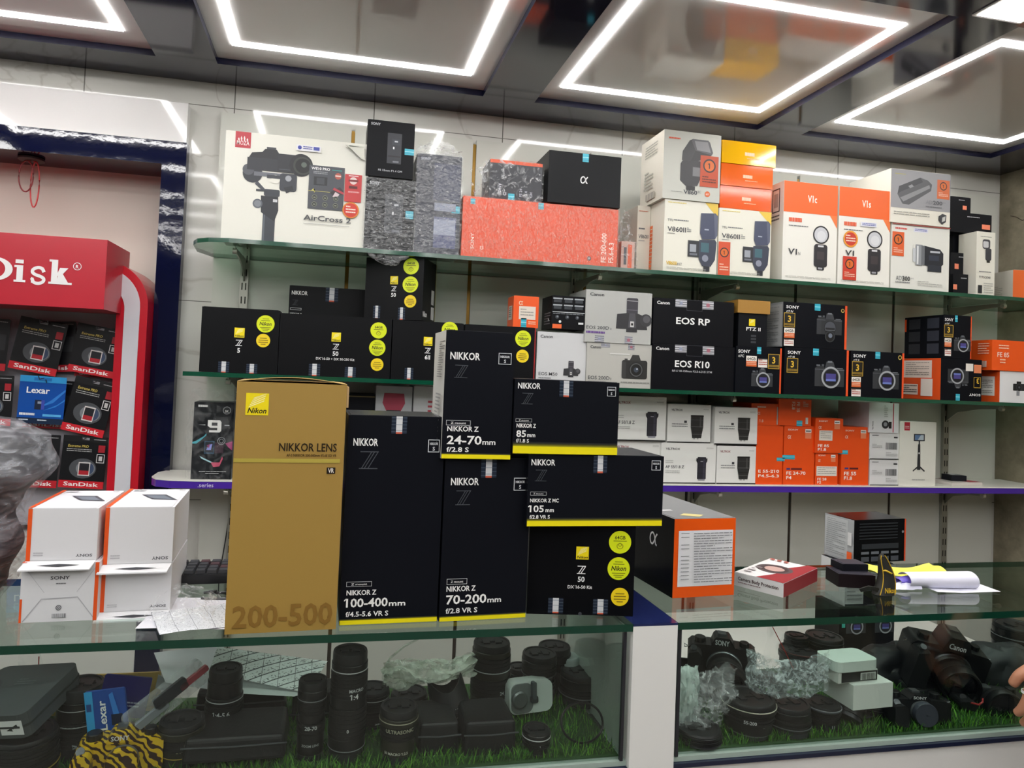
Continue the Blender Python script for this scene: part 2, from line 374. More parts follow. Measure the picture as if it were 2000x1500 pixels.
# ---- pictures printed on boxes
def A_mirrorless(lens=False, c='2b2e33', hi='6f747b'):
    q = [(R4(-.62,-.42,.62,.25), c), ([(-.62,.25),(-.5,.33),(-.25,.33),(-.2,.25)], c), (R4(-.62,-.42,-.4,.25), '33363b'),
         ([(-.2,.25),(-.14,.5),(.16,.5),(.24,.25)], '3a3d43'), ([(-.1,.46),(-.08,.53),(.1,.53),(.12,.46)], hi), (R4(-.56,.33,-.4,.38), hi), (R4(-.34,.33,-.24,.4), '50545b'),
         (R4(.3,.25,.56,.28), hi), (R4(-.62,.19,-.2,.22), '50545b'), (R4(.24,.19,.62,.215), hi)]
    if lens: q += [(circ(24,.3,.04,-.12), '14161a'), (circ(24,.27,.04,-.12), '4b4f57'), (R4(-.19,-.5,.27,-.12), '191b1f'), (circ(24,.25,.04,-.5), '30343a'), (circ(24,.2,.04,-.5), '0a0c10'), (circ(16,.1,.06,-.46), '6d7686'), (R4(-.19,-.24,.27,-.21), hi)]
    else: q += [(circ(28,.4,.06,-.08), 'a7abb0'), (circ(28,.33,.06,-.08), '3c4046'), (circ(28,.3,.06,-.08), '15161d'), (R4(-.15,-.22,.27,.06), '4a4488'), (R4(-.15,-.22,.27,-.14), '6a7ac0')]
    return q
def A_dslr():
    return [(rrect(1.25,.85,.1,3,0,-.05), '2a2a2a'), ([(-.25,.36),(-.12,.62),(.2,.62),(.3,.36)], '333333'), (R4(-.62,-.45,-.42,.3), '3a3a3a'), (R4(-.5,.36,-.35,.44),'444444'),
            (circ(28,.36,.08,-.06), '1a1a1a'), (circ(28,.31,.08,-.06), '555759'), (circ(28,.26,.08,-.06), '161616'), (circ(20,.12,.08,-.06), '3c4450'), (circ(10,.04,.12,-.02), 'b9c4cf')]
def A_camtop():
    return [(rrect(.42,.62,.05,3,0,.42), '3c3a42'), (R4(-.2,.62,.2,.64), 'a8a8ac'), (R4(-.2,.3,.2,.33), '5d5b66'), ([(-.58,-.35),(-.55,.15),(-.2,.2),(.22,.2),(.5,.1),(.58,-.35)], '2f2f33'),
            (circ(18,.22,.52,-.02), '36363a'), (circ(18,.13,.54,.02), '55555a'), ([(-.14,-.3),(-.1,.2),(.12,.2),(.16,-.3)], '48484e'), (R4(-.06,-.28,.08,-.08), 'c9c9c9'), (R4(-.03,-.22,.05,-.14),'222222'), (R4(-.2,-.45,.2,-.35), '2f2f33')]
def A_lens(tall=True):
    if tall: return [([(-.36,.5),(-.3,.62),(.3,.62),(.36,.5)],'25242c'), (R4(-.33,-.9,.33,.5), '2b2a33'), ([(-.42,.55),(-.42,.35),(-.33,.2),(-.33,.5)], '1d1c22'), ([(.42,.55),(.42,.35),(.33,.2),(.33,.5)], '1d1c22'),
                     (R4(.1,-.9,.24,.5), '3c3a48'), (R4(-.33,-.1,.33,-.08), '15151a'), (R4(-.33,-.55,.33,-.53), '15151a'), (R4(-.1,.3,.1,.34), 'b0b0b8'), ([(-.28,-.9),(-.24,-1),(.24,-1),(.28,-.9)], '8e8e96')]
    return [([(-.5,.72),(-.5,-.1),(-.4,-.6),(-.36,-.9),(.36,-.9),(.4,-.6),(.5,-.1),(.5,.72)], '2b2b2b'), (rrect(1.04,.12,.04,2,0,.72), '1c1c1c'), (R4(.2,-.1,.34,.66), '484848'), (R4(-.5,.42,.5,.44), '555555'),
            (R4(-.5,-.08,.5,-.05), '6a6a6a'), (R4(-.42,-.4,.42,-.37), '111111'), (R4(-.38,-.62,.38,-.6), '777777'), (R4(-.3,-.98,-.12,-.9), 'a9a9a9'), (R4(.0,-.98,.14,-.9), 'a9a9a9')]
def A_flash(v=0):
    if v == 1: return [([(-.38,.0),(-.36,.3),(-.12,.68),(.0,.74),(.25,.3),(.1,.0),(-.1,-.1)], '3b3b3e'), ([(.0,.74),(.55,.74),(.62,.68),(.74,.34),(.7,.26),(.25,.3),(.1,.36),(-.04,.66)], '55555a'), ([(.06,.68),(.54,.68),(.66,.34),(.16,.38)], '88888c'), ([(.1,.36),(.7,.26),(.5,.12),(.1,-.02),(-.05,.0)], '2f2f33'),
                       ([(-.42,-.12),(-.36,-.02),(.28,.02),(.34,-.08),(.34,-.5),(.2,-.82),(-.2,-.86),(-.42,-.68)], '333337'), (R4(.02,-.5,.3,-.2), '77777b'), (R4(-.2,-.98,.12,-.84), '222225')]
    return [([(-.08,.95),(.42,.98),(.5,.9),(.5,.28),(.42,.16),(-.02,.12),(-.1,.3)], '3f4660'), ([(.36,.98),(.5,.9),(.5,.28),(.42,.16)], '5a6076'), (R4(.05,.42,.2,.46), 'a8afc0'),
            ([(-.12,.1),(.42,.14),(.48,.06),(.44,-.5),(.3,-.72),(.0,-.72),(-.12,-.5)], '343a4c'), (R4(-.06,-.28,.22,.02), '3d6470'), (circ(14,.11,.1,-.47), '8a8fa0'), (R4(.05,-.88,.26,-.72), '22252e'),
            (R4(-.5,-.45,-.12,.06), '23262e'), (R4(-.44,-.3,-.22,-.06), '9da2ac'), (R4(-.44,-.4,-.18,-.34), '6d727c')]
def A_round():
    return [(circ(32,.4,0,.5), '1e1e22'), (circ(32,.335,0,.5), 'c9cad0'), (circ(24,.22,.02,.46), 'd9dade'), (rrect(.66,1.0,.12,4,0,-.42), '26242a'), (rrect(.36,.36,.03,2,0,-.42), '3a3236'), (R4(-.14,-.04,.14,.04), 'd0d0d4'), (rrect(.36,.16,.04,2,0,-.98), '1b1b1f'), (R4(-.12,-1.02,.1,-.94), '9a9aa0')]
# ---------------------------------------------------------------- room shell
ZC = HC+.881
def tile_mat(name, base, joint, bw, bh, ox, oz, vein=True, rough=.1, veincol='9a9894'):
    m, n, l, b = newm(name)
    tc = n.new('ShaderNodeTexCoord'); sp = n.new('ShaderNodeSeparateXYZ'); l.new(tc.outputs['Object'], sp.inputs[0])
    def ax(o, size, off, w):
        a = n.new('ShaderNodeMath'); a.operation = 'ADD'; a.inputs[1].default_value = -off+100*size
        d = n.new('ShaderNodeMath'); d.operation = 'MODULO'; d.inputs[1].default_value = size
        c = n.new('ShaderNodeMath'); c.operation = 'LESS_THAN'; c.inputs[1].default_value = w
        l.new(sp.outputs[o], a.inputs[0]); l.new(a.outputs[0], d.inputs[0]); l.new(d.outputs[0], c.inputs[0]); return c
    c1 = ax(0, bw, ox, .0035); c2 = ax(2, bh, oz, .0025)
    mx = n.new('ShaderNodeMath'); mx.operation = 'MAXIMUM'; l.new(c1.outputs[0], mx.inputs[0]); l.new(c2.outputs[0], mx.inputs[1])
    t = n.new('ShaderNodeTexNoise'); t.inputs['Scale'].default_value = 1.7; t.inputs['Detail'].default_value = 5; t.inputs['Distortion'].default_value = .7
    l.new(tc.outputs['Object'], t.inputs['Vector'])
    r = n.new('ShaderNodeValToRGB'); e = r.color_ramp.elements
    e[0].position = .492; e[0].color = hexc(base); e[1].position = .508; e[1].color = hexc(base)
    if vein: x = e.new(.5); x.color = hexc(veincol)
    l.new(t.outputs['Fac'], r.inputs[0])
    mi = n.new('ShaderNodeMix'); mi.data_type = 'RGBA'; mi.inputs[7].default_value = hexc(joint)
    l.new(mx.outputs[0], mi.inputs[0]); l.new(r.outputs[0], mi.inputs[6]); l.new(mi.outputs[2], b.inputs['Base Color'])
    b.inputs['Roughness'].default_value = rough
    return m
M_TILE = tile_mat('marble_wall_tile', 'c6c5bf', '6f6d68', .44, .62, .091, .986, veincol='b4b1aa', rough=.06)
def slab(name, lo, hi, m, **k):
    b = MB(); b.box(lo, hi, m); return struct(b.build(name, **k))
XE, XW, YS = 2.60, -2.6, -2.4
M_FLOOR = tile_mat('floor_tile', 'b9b4ab', '7d7a74', .6, .6, 0, 0, True, .2)
fl = MB(); fl.add([(XW, YS, 0), (XE, YS, 0), (XE, 2.5, 0), (XW, 2.5, 0)], [(0, 1, 2, 3)], mat('86817a', .25, bump=.05, bscale=8)); struct(fl.build('floor'))
nw = MB(); nw.box((-.51, 2.272, 0), (XE+.1, 2.40, ZC), M_TILE); nw.box((XW, 2.272, 2.10), (-.51, 2.40, ZC), M_TILE); struct(nw.build('wall_north'))
slab('wall_north_recess', (XW, 2.40, 0), (-.50, 2.45, 2.2), mat('cfc8bd', .45))
# mottled rendered wall on the east side
m, n, l, b = newm('mottled_render')
tc = n.new('ShaderNodeTexCoord'); t = n.new('ShaderNodeTexNoise'); t.inputs['Scale'].default_value = 5; t.inputs['Detail'].default_value = 9; t.inputs['Roughness'].default_value = .65; l.new(tc.outputs['Object'], t.inputs['Vector'])
r = n.new('ShaderNodeValToRGB'); r.color_ramp.elements[0].position = .3; r.color_ramp.elements[0].color = hexc('57503f'); r.color_ramp.elements[1].position = .72; r.color_ramp.elements[1].color = hexc('a59c86')
l.new(t.outputs['Fac'], r.inputs[0]); l.new(r.outputs[0], b.inputs['Base Color']); b.inputs['Roughness'].default_value = .5
slab('wall_east', (XE, YS, 0), (XE+.1, 2.4, ZC), m)
slab('wall_west', (XW-.1, YS, 0), (XW, 2.4, ZC), mat('8f8b86', .4))
slab('wall_south', (XW, YS-.1, 0), (XE, YS, ZC), mat('5d5853', .5))
# white board cladding behind the shelves, brown gaps with brass strips
M_BOARD = mat('c2c3bb', .09, bump=.02, bscale=4)
js = [-.383, .028, .433, .842, 1.252, 1.668, 2.093, XE-.03]
for i in range(7):
    slab('wall_north_panel', (js[i]+(.006 if i else 0), 2.25, 0), (js[i+1]-.006, 2.2715, 2.205), M_BOARD, bevel=.0008)
slab('wall_north_panel_backing', (-.37, 2.266, 0), (XE-.04, 2.2718, 2.19), mat('3c3022', .6))
for i in range(1, 7):
    b = MB(); b.box((js[i]-.0052, 2.253, 1.06 if i < 4 else 1.8), (js[i]+.0052, 2.2655, 2.19), mat('7d5f28', .35, .8)); b.box((js[i]-.0052, 2.253, .4), (js[i]+.0052, 2.2655, 1.06 if i < 4 else 1.8), mat('2a2018', .5)); struct(b.build('trim_brass_strip'))
# alcove surround
slab('trim_white_panel', (XW, 2.235, 2.092), (-.478, 2.2719, 2.215), mat('dcdbda', .08, coat=.5))
m, n, l, b = newm('navy_laminate'); b.inputs['Base Color'].default_value = hexc('0b102e'); b.inputs['Roughness'].default_value = .05
tc = n.new('ShaderNodeTexCoord'); t = n.new('ShaderNodeTexNoise'); t.inputs['Scale'].default_value = 26; t.inputs['Detail'].default_value = 3; l.new(tc.outputs['Object'], t.inputs['Vector'])
q = n.new('ShaderNodeBump'); q.inputs['Strength'].default_value = .12; q.inputs['Distance'].default_value = .002; l.new(t.outputs['Fac'], q.inputs['Height']); l.new(q.outputs[0], b.inputs['Normal'])
M_NAVYW = m
nb = MB(); nb.box((XW, 2.234, 2.02), (-.475, 2.40, 2.092), M_NAVYW); nb.box((-.545, 2.234, 0), (-.475, 2.40, 2.02), M_NAVYW); struct(nb.build('trim_navy_frame'))
# ---------------------------------------------------------------- ceiling with coffers
M_NAVY = mat('1f2030', .1, coat=.2, spec=.5); M_NAVY2 = mat('12132a', .25); M_PANEL = mat('bdbcba', .1, coat=.45)
m, n, l, b = newm('led_strip'); n.remove(b); e = n.new('ShaderNodeEmission'); e.inputs['Color'].default_value = (1, .985, .965, 1); e.inputs['Strength'].default_value = 34
l.new(e.outputs[0], n['Material Output'].inputs['Surface']); M_LED = m
m, n, l, b = newm('square_lamp'); n.remove(b); e = n.new('ShaderNodeEmission'); e.inputs['Color'].default_value = (1, .99, .96, 1); e.inputs['Strength'].default_value = 22
l.new(e.outputs[0], n['Material Output'].inputs['Surface']); M_LAMP = m
CW, CG = .805, .17                       # coffer width, gap
cx0 = [-.378+i*.9755 for i in range(-2, 4)]; cy0 = [1.334-i*.955 for i in range(0, 4)]; CH = .783; DZ = .019
xs = sorted(set([XW]+[v for x in cx0 for v in (x, x+CW)]+[XE])); ys = sorted(set([YS]+[v for y in cy0 for v in (y, y+CH)]+[2.4]))
xs = [x for x in xs if XW <= x <= XE]; ys = [y for y in ys if YS <= y <= 2.4]
cb = MB()
def coff(xm, ym): return any(x < xm < x+CW for x in cx0) and any(y < ym < y+CH for y in cy0)
for i in range(len(xs)-1):
    for j in range(len(ys)-1):
        x0, x1, y0, y1 = xs[i], xs[i+1], ys[j], ys[j+1]
        if not coff((x0+x1)/2, (y0+y1)/2): cb.add([(x0,y0,ZC),(x1,y0,ZC),(x1,y1,ZC),(x0,y1,ZC)], [(3,2,1,0)], M_NAVY)
for x in cx0:
    for y in cy0:
        if x+CW > XE: x1 = XE
        else: x1 = x+CW
        z = ZC+DZ; a = [(x,y),(x1,y),(x1,y+CH),(x,y+CH)]
        for k in range(4):
            p, q = a[k], a[(k+1) % 4]; cb.add([(p[0],p[1],ZC),(q[0],q[1],ZC),(q[0],q[1],z),(p[0],p[1],z)], [(0,1,2,3)], M_NAVY2)
        cb.add([(p[0], p[1], z) for p in a], [(3,2,1,0)], M_PANEL)
cb.add([(XW,YS,ZC+.1),(XE,YS,ZC+.1),(XE,2.4,ZC+.1),(XW,2.4,ZC+.1)], [(3,2,1,0)], M_NAVY)
struct(cb.build('ceiling'))
cn = 0
ledn = {0: 'above the tall shelves', 1: 'in the middle row', 2: 'in the third row', 3: 'in the last row'}
def led(x, y, i, j, kind=None):
    w, ins = .020, .085; x0, x1, y0, y1 = x+.055, min(x+CW-.06, XE-.05), y+.09, y+CH-.1; z = ZC+DZ
    t = thing('led_square_light', 'square outline of white light strip in ceiling panel, column %s, row %s' % ('one two three four five six'.split()[i], 'one two three four'.split()[j]), 'ceiling light', ((x0+x1)/2, (y0+y1)/2, z), 0, 'square light outlines in the ceiling')
    hx, hy = (x1-x0)/2, (y1-y0)/2; b = MB()
    for lo, hi in (((-hx,-hy),(hx,-hy+w)), ((-hx,hy-w),(hx,hy)), ((-hx,-hy+w),(-hx+w,hy-w)), ((hx-w,-hy+w),(hx,hy-w))):
        b.box((lo[0], lo[1], -.0035), (hi[0], hi[1], -.0005), M_LED)
    b.build('light_strip', t)
for i, x in enumerate(cx0):
    if x+CW < XW+.3: continue
    for j, y in enumerate(cy0): led(x, y, i, j)  # rows out of view repeat the strip lights to brighten the box fronts
for i, gx in enumerate([cx0[k]+CW+CG/2 for k in range(0, 5)]):  # lamps at crossings out of view are added to light the room
    for j in (0, 1, 2):
        gy = cy0[j]-.085; t = thing('square_downlight', 'small bright square lamp where ceiling beams cross, column %s, row %s' % ('one two three four five'.split()[i], 'one two three'.split()[j]), 'ceiling light', (gx-.0, gy, ZC), 0, 'small square lamps at the beam crossings')
        b = MB(); b.prismz([(-.068,-.068),(.068,-.068),(.068,.068),(-.068,.068)], -.004, -.0005, mat('e8e8e8', .4)); b.build('lamp_frame', t)
        b = MB(); b.box((-.06,-.06,-.0055), (.06,.06,-.0042), M_LAMP); b.build('diffuser', t)
# ---------------------------------------------------------------- shelves
S1, S2, S3 = 1.7575, 1.391, 1.083; YF, YB = 1.95, 2.249; XL = -.415
M_SHELFGLASS = glass_mat('green_shelf_glass', 'd3e6da')
def glass_shelf(z, yl, r, label, xl):
    t = thing('glass_shelf', label, 'shelf', ((xl+XE)/2, YF, z), 0, 'wall shelves of green-edged glass'); ox, oy = (xl+XE)/2, YF
    pts = [(XE-.002, YF), (XE-.002, YB), (xl+.03, YB), (xl, YB-.09)] if r else [(XE-.002, YF), (XE-.002, YB), (xl, YB)]
    if r: pts += [(xl+.012, YF+.09), (xl+.03, YF+.045), (xl+.065, YF+.015), (xl+.12, YF)]
    else: pts += [(xl, YF)]
    b = MB(); b.prismz([(x-ox, y-oy) for x, y in pts], -.012, 0, M_SHELFGLASS, side=M_EDGE); b.build('glass_pane', t)
    return t
glass_shelf(S1, 0, True, 'topmost green-edged glass wall shelf carrying the tall boxes', XL)
glass_shelf(S2, 0, False, 'middle green-edged glass wall shelf below the topmost one', XL+.02)
t = thing('wood_shelf', 'white wall shelf with a violet front edge, lowest of the three', 'shelf', (1, 2.06, S3))
m, n, l, b = newm('violet_edge'); b.inputs['Base Color'].default_value = hexc('4a2a9c'); b.inputs['Roughness'].default_value = .15
xa = -.50; pts = [(XE-.002, 2.06), (XE-.002, 2.249), (xa+.02, 2.249), (xa, 2.20), (xa+.002, 2.12), (xa+.02, 2.09), (xa+.06, 2.07), (xa+.13, 2.06)]
b = MB(); b.prismz([(x-1, y-2.06) for x, y in pts], -.004, 0, mat('e9e7df', .3)); b.build('shelf_top', t)
b = MB(); b.prismz([(x-1, y-2.06+.001) for x, y in pts], -.024, -.0041, mat('d0cec6', .4), side=m); b.build('shelf_board', t)
p = Print(1, .02); p.t('.series', 0, .78, .62, 'c9bfe8', 'l', .01); place_print(p, t, (aty(386, 950, 2.06).x-1, 0, -.024), (1,0,0), (0,0,1), (0,-1,0))
# slotted uprights and brackets
M_ALU = mat('a5a59c', .35, .75)
for i, x in enumerate((-.287, .802, 1.278, 2.332)):
    t = thing('slotted_upright', 'grey slotted metal upright on the white boards, %s from the alcove' % ('first', 'second', 'third', 'fourth')[i], 'shelf upright', (x, 2.2495, .5), 0, 'slotted uprights carrying the shelves')
    b = MB(); b.box((-.0125, -.012, 0), (.0125, 0, 1.33), M_ALU); b.build('rail', t, .001)
    b = MB()
    for k in range(30):
        z = .03+k*.043
        for s in (-1, 1): b.box((s*.0055-.0018, -.0126, z), (s*.0055+.0018, -.0121, z+.022), mat('15140f', .8))
    b.build('slot_pattern', t)
    for z, yf in ((S1, 2.01), (S2, 2.01), (S3, 2.075)):
        th = .0125 if z != S3 else .0245
        q = thing('shelf_bracket', 'metal arm bracket carrying the %s shelf on the %s upright' % ({S1: 'topmost glass', S2: 'middle glass', S3: 'violet-edged'}[z], ('first', 'second', 'third', 'fourth')[i]), 'bracket', (x, 2.236, z-th), 0, 'shelf brackets')
        b = MB(); L = 2.236-yf; M = Matrix(((0,1,0,0),(1,0,0,0),(0,0,1,0),(0,0,0,1)))
        b.prism([(0,-.0005),(-L,-.0005),(-L,-.012),(-L*.6,-.018),(-L*.2,-.035),(0,-.07)], -.002, .002, M_ALU, Matrix(((0,1,0,0),(1,0,0,0),(0,0,1,0),(0,0,0,1))))
        b.build('arm', q)
        b = MB(); b.cyl((-.006,-L+.006,-.012), (.006,-L+.006,-.012), .008, mat('c9c6bc', .3, .8)); b.build('end_grip', q)
# loose bracket leaning on the board above the gimbal box
a = aty(675, 281, 1.966); c = aty(713, 300, 2.2)
q = thing('spare_bracket', 'small grey metal flap hooked over the top edge of the gimbal box', 'bracket', (a.x, 1.966, a.z-.002))
b = MB(); b.prism([(0,0),(.052,-.004),(.056,-.040),(.045,-.036),(.018,-.012)], -.0, .003, M_ALU); b.box((.010,0,-.004),(.052,.06,-.001), M_ALU); b.build('arm', q)
# ---------------------------------------------------------------- counter and display cases
ZT = 1.02; ZG = .80; YFc, YBc = 1.056, 1.36; XPL, XPR = .498, .578; XCL, XCR = -1.35, 2.1
def case(name, lab, x0, x1, grass_lab):
    t = thing(name, lab, 'display case', ((x0+x1)/2, YFc, 0), 0, 'glass display cases'); ox = (x0+x1)/2
    b = MB(); b.box((x0-ox, .004, 0), (x1-ox, YBc-YFc, ZG-.020), mat('e3e2df', .2, coat=.3)); b.build('plinth', t, .002)
    b = MB(); b.box((x0-ox, -.001, ZG-.0195), (x1-ox, YBc-YFc, ZG-.0125), mat('1c2138', .2)); b.build('navy_edge', t, .0005)
    b = MB(); b.box((x0-ox, .005, ZG-.012), (x1-ox, YBc-YFc-.002, ZG-.004), mat('9fb0a6', .2)); b.build('case_floor', t)
    b = MB(); b.box((x0-ox+.006, .010, ZG-.003), (x1-ox-.006, .016, ZT-.0135), M_PANE); b.build('front_glass', t)
    b = MB(); b.box((x0-ox, -.004, ZT-.012), (x1-ox, YBc-YFc, ZT), M_GLASS, None, {'F': M_EDGE2, 'L': M_EDGE2, 'R': M_EDGE2, 'B': M_EDGE2}); b.build('top_glass', t)
    for s, X in ((0, x0), (1, x1)):
        b = MB(); xx = X-ox+(.0005 if s == 0 else -.0055); b.box((xx, .017, ZG-.003), (xx+.005, YBc-YFc-.002, ZT-.0135), M_PANE); b.build('side_glass', t)
    if True:
        b = MB(); X = (x1-ox-.012) if x1 < .6 else (x0-ox+.006)
        b.box((X, .003, ZG-.003), (X+.005, .0095, ZT-.0135), mat('3a3a40', .3, .5)); b.build('corner_trim', t)
    # artificial grass
    m1, m2, m3 = mat('3f7a22', .6), mat('5f9a2c', .6), mat('24491a', .6)
    g = MB(); r = random.Random(3)
    g.box((x0+.008, YFc+.018, ZG-.0035), (x1-.008, YBc-.006, ZG-.001), m3)
    N = int((x1-x0)*6500)
    for k in range(N):
        x = r.uniform(x0+.012, x1-.012); y = YFc+.022+(YBc-YFc-.05)*r.random()**1.6; a = r.uniform(0, 6.28); h = r.uniform(.008, .019); lx, ly = r.gauss(0, .006), r.gauss(0, .006)
        x2 = min(max(x+lx, x0+.01), x1-.01); y2 = max(y+ly, YFc+.019); dx, dy = .0007*math.cos(a), .0007*math.sin(a)
        g.add([(x-dx,y-dy,ZG-.001),(x+dx,y+dy,ZG-.001),(x+(x2-x)*.5+dx,y+(y2-y)*.5+dy,ZG+h*.6),(x+(x2-x)*.5-dx,y+(y2-y)*.5-dy,ZG+h*.6),(x2,y2,ZG+h)], [(0,1,2,3),(3,2,4)], (m1, m2, m3)[k % 3])
    o = g.build('artificial_grass'); tag(o, grass_lab, 'artificial grass', None, 'stuff')
    return t
case('display_case', 'glass-topped display case with tall black lens boxes standing on it', XCL, XPL, 'green artificial grass lining the case full of lenses')
case('display_case', 'glass-topped display case with camera bodies and bubble pouch inside', XPR, XCR, 'green artificial grass lining the case with camera bodies')
t = thing('counter_pillar', 'white post with navy top between the two glass display cases', 'counter post', ((XPL+XPR)/2, YFc-.004, 0))
hw = (XPR-XPL)/2-.0006
b = MB(); b.box((-hw, 0, 0), (hw, YBc-YFc, ZT-.004), mat('e6e6e3', .25)); b.build('post', t, .001)
b = MB(); b.box((-hw, 0, ZT-.0038), (hw, YBc-YFc, ZT-.0002), mat('1b2450', .15, coat=.4)); b.build('navy_cap', t)
# ---------------------------------------------------------------- top shelf boxes
W0 = 'e6e5db'; BK = '0f1015'
FILM = film_mat('crinkled_film', .03, .6, 48, stretch=(1, 1, 2.4), contrast=(.36, .92))  # pale streaks mixed into the wrap films stand in for highlights
FILM_R = film_mat('tight_film', .02, .62, 60, stretch=(2.4, 1, 1.1), diff='ffcfc0', contrast=(.36, .9))
FILM_C = film_mat('clear_film', .02, .6, 42, contrast=(.5, .74))
def wrap(c, m=FILM, pad=.003, amp=.003, top=0, bottom=0, side=0, n=(14, 26), sd=0):
    """loose film around a carton, with optional crumpled ends; open shell"""
    w, d, h = c.w/2+pad, c.d, c.h; b = MB()
    def nz(p, a): return Vector((noise.noise(p*40+Vector((sd,0,0))), noise.noise(p*40+Vector((7,sd,0))), noise.noise(p*40+Vector((0,9,sd)))))*a
    def front(u, v):
        p = Vector((-w+2*w*u, -pad-.0015, h*v)); q = nz(p, amp); q.y = -abs(q.y); return p+q
    b.grid(front, n[0], n[1], m)
    for s in (-1, 1):
        def sidef(u, v, s=s):
            p = Vector((s*w, -pad+(d+pad)*u, h*v)); q = nz(p, amp); q.x = s*abs(q.x); return p+q
        b.grid(sidef, 8, n[1], m)
    def topf(u, v):
        p = Vector((-w+2*w*u, -pad+(d+pad)*v, h+.003)); q = nz(p, amp); q.z = abs(q.z); return p+q
    b.grid(topf, n[0], 8, m)
    if top:
        def tf(u, v):
            x = -w+2*w*u; k = top*(.5+.5*math.sin(u*3.1))*v; p = Vector((x*(1-.2*v), .01+.02*v, h+.002+k)); return p+nz(p*1.6, .014*v)
        b.grid(tf, 18, 10, m)
        def tf2(u, v):
            x = -w+2*w*u; k = top*.8*(.4+.6*math.sin(u*2.6+.3))*v; p = Vector((x*(1-.1*v), .035-.02*v, h+.002+k)); return p+nz(p*1.3, .016*v)
        b.grid(tf2, 18, 10, m)
    if bottom:
        def bf(u, v):
            x = -w+2*w*u; k = bottom*(.45+.55*math.sin(u*3.1))*v; p = Vector((x*(1-.25*v), -pad-.004-.012*math.sin(v*2.5), .004-k)); return p+nz(p*1.5, .008*v)
        b.grid(bf, 18, 10, m)
    if side:
        def sf(u, v):
            p = Vector(((w+side*u) if side > 0 else (-w+side*u), .0+.03*u, h*v*(1-.25*u*abs(2*v-1)))); return p+nz(p*1.4, .014*u)
        b.grid(sf, 10, 18, m)
    return b.build('plastic_wrap', c.root)
def qc(p, u0=.42, v0=.1):   # small blue certification sticker
    k = p.h/p.w
    p.rect(u0, v0, u0+.17, v0+.055, 'e9e9ee', part='certification_sticker'); p.circle(u0+.022, v0+.025, .018, '3a46a0', part='certification_sticker')
    p.lines(u0+.045, v0+.01, u0+.11, v0+.045, 2, '3a46a0', part='certification_sticker'); p.rect(u0+.118, v0+.008, u0+.16, v0+.04, '4a55a8', part='certification_sticker')
c = sh('gimbal_box', 'big cream box with a black camera gimbal picture and a red corner logo', (442, 250), (722, 286), 1.975, S1, .11, {'*': W0})
ZMOZA = c.zt
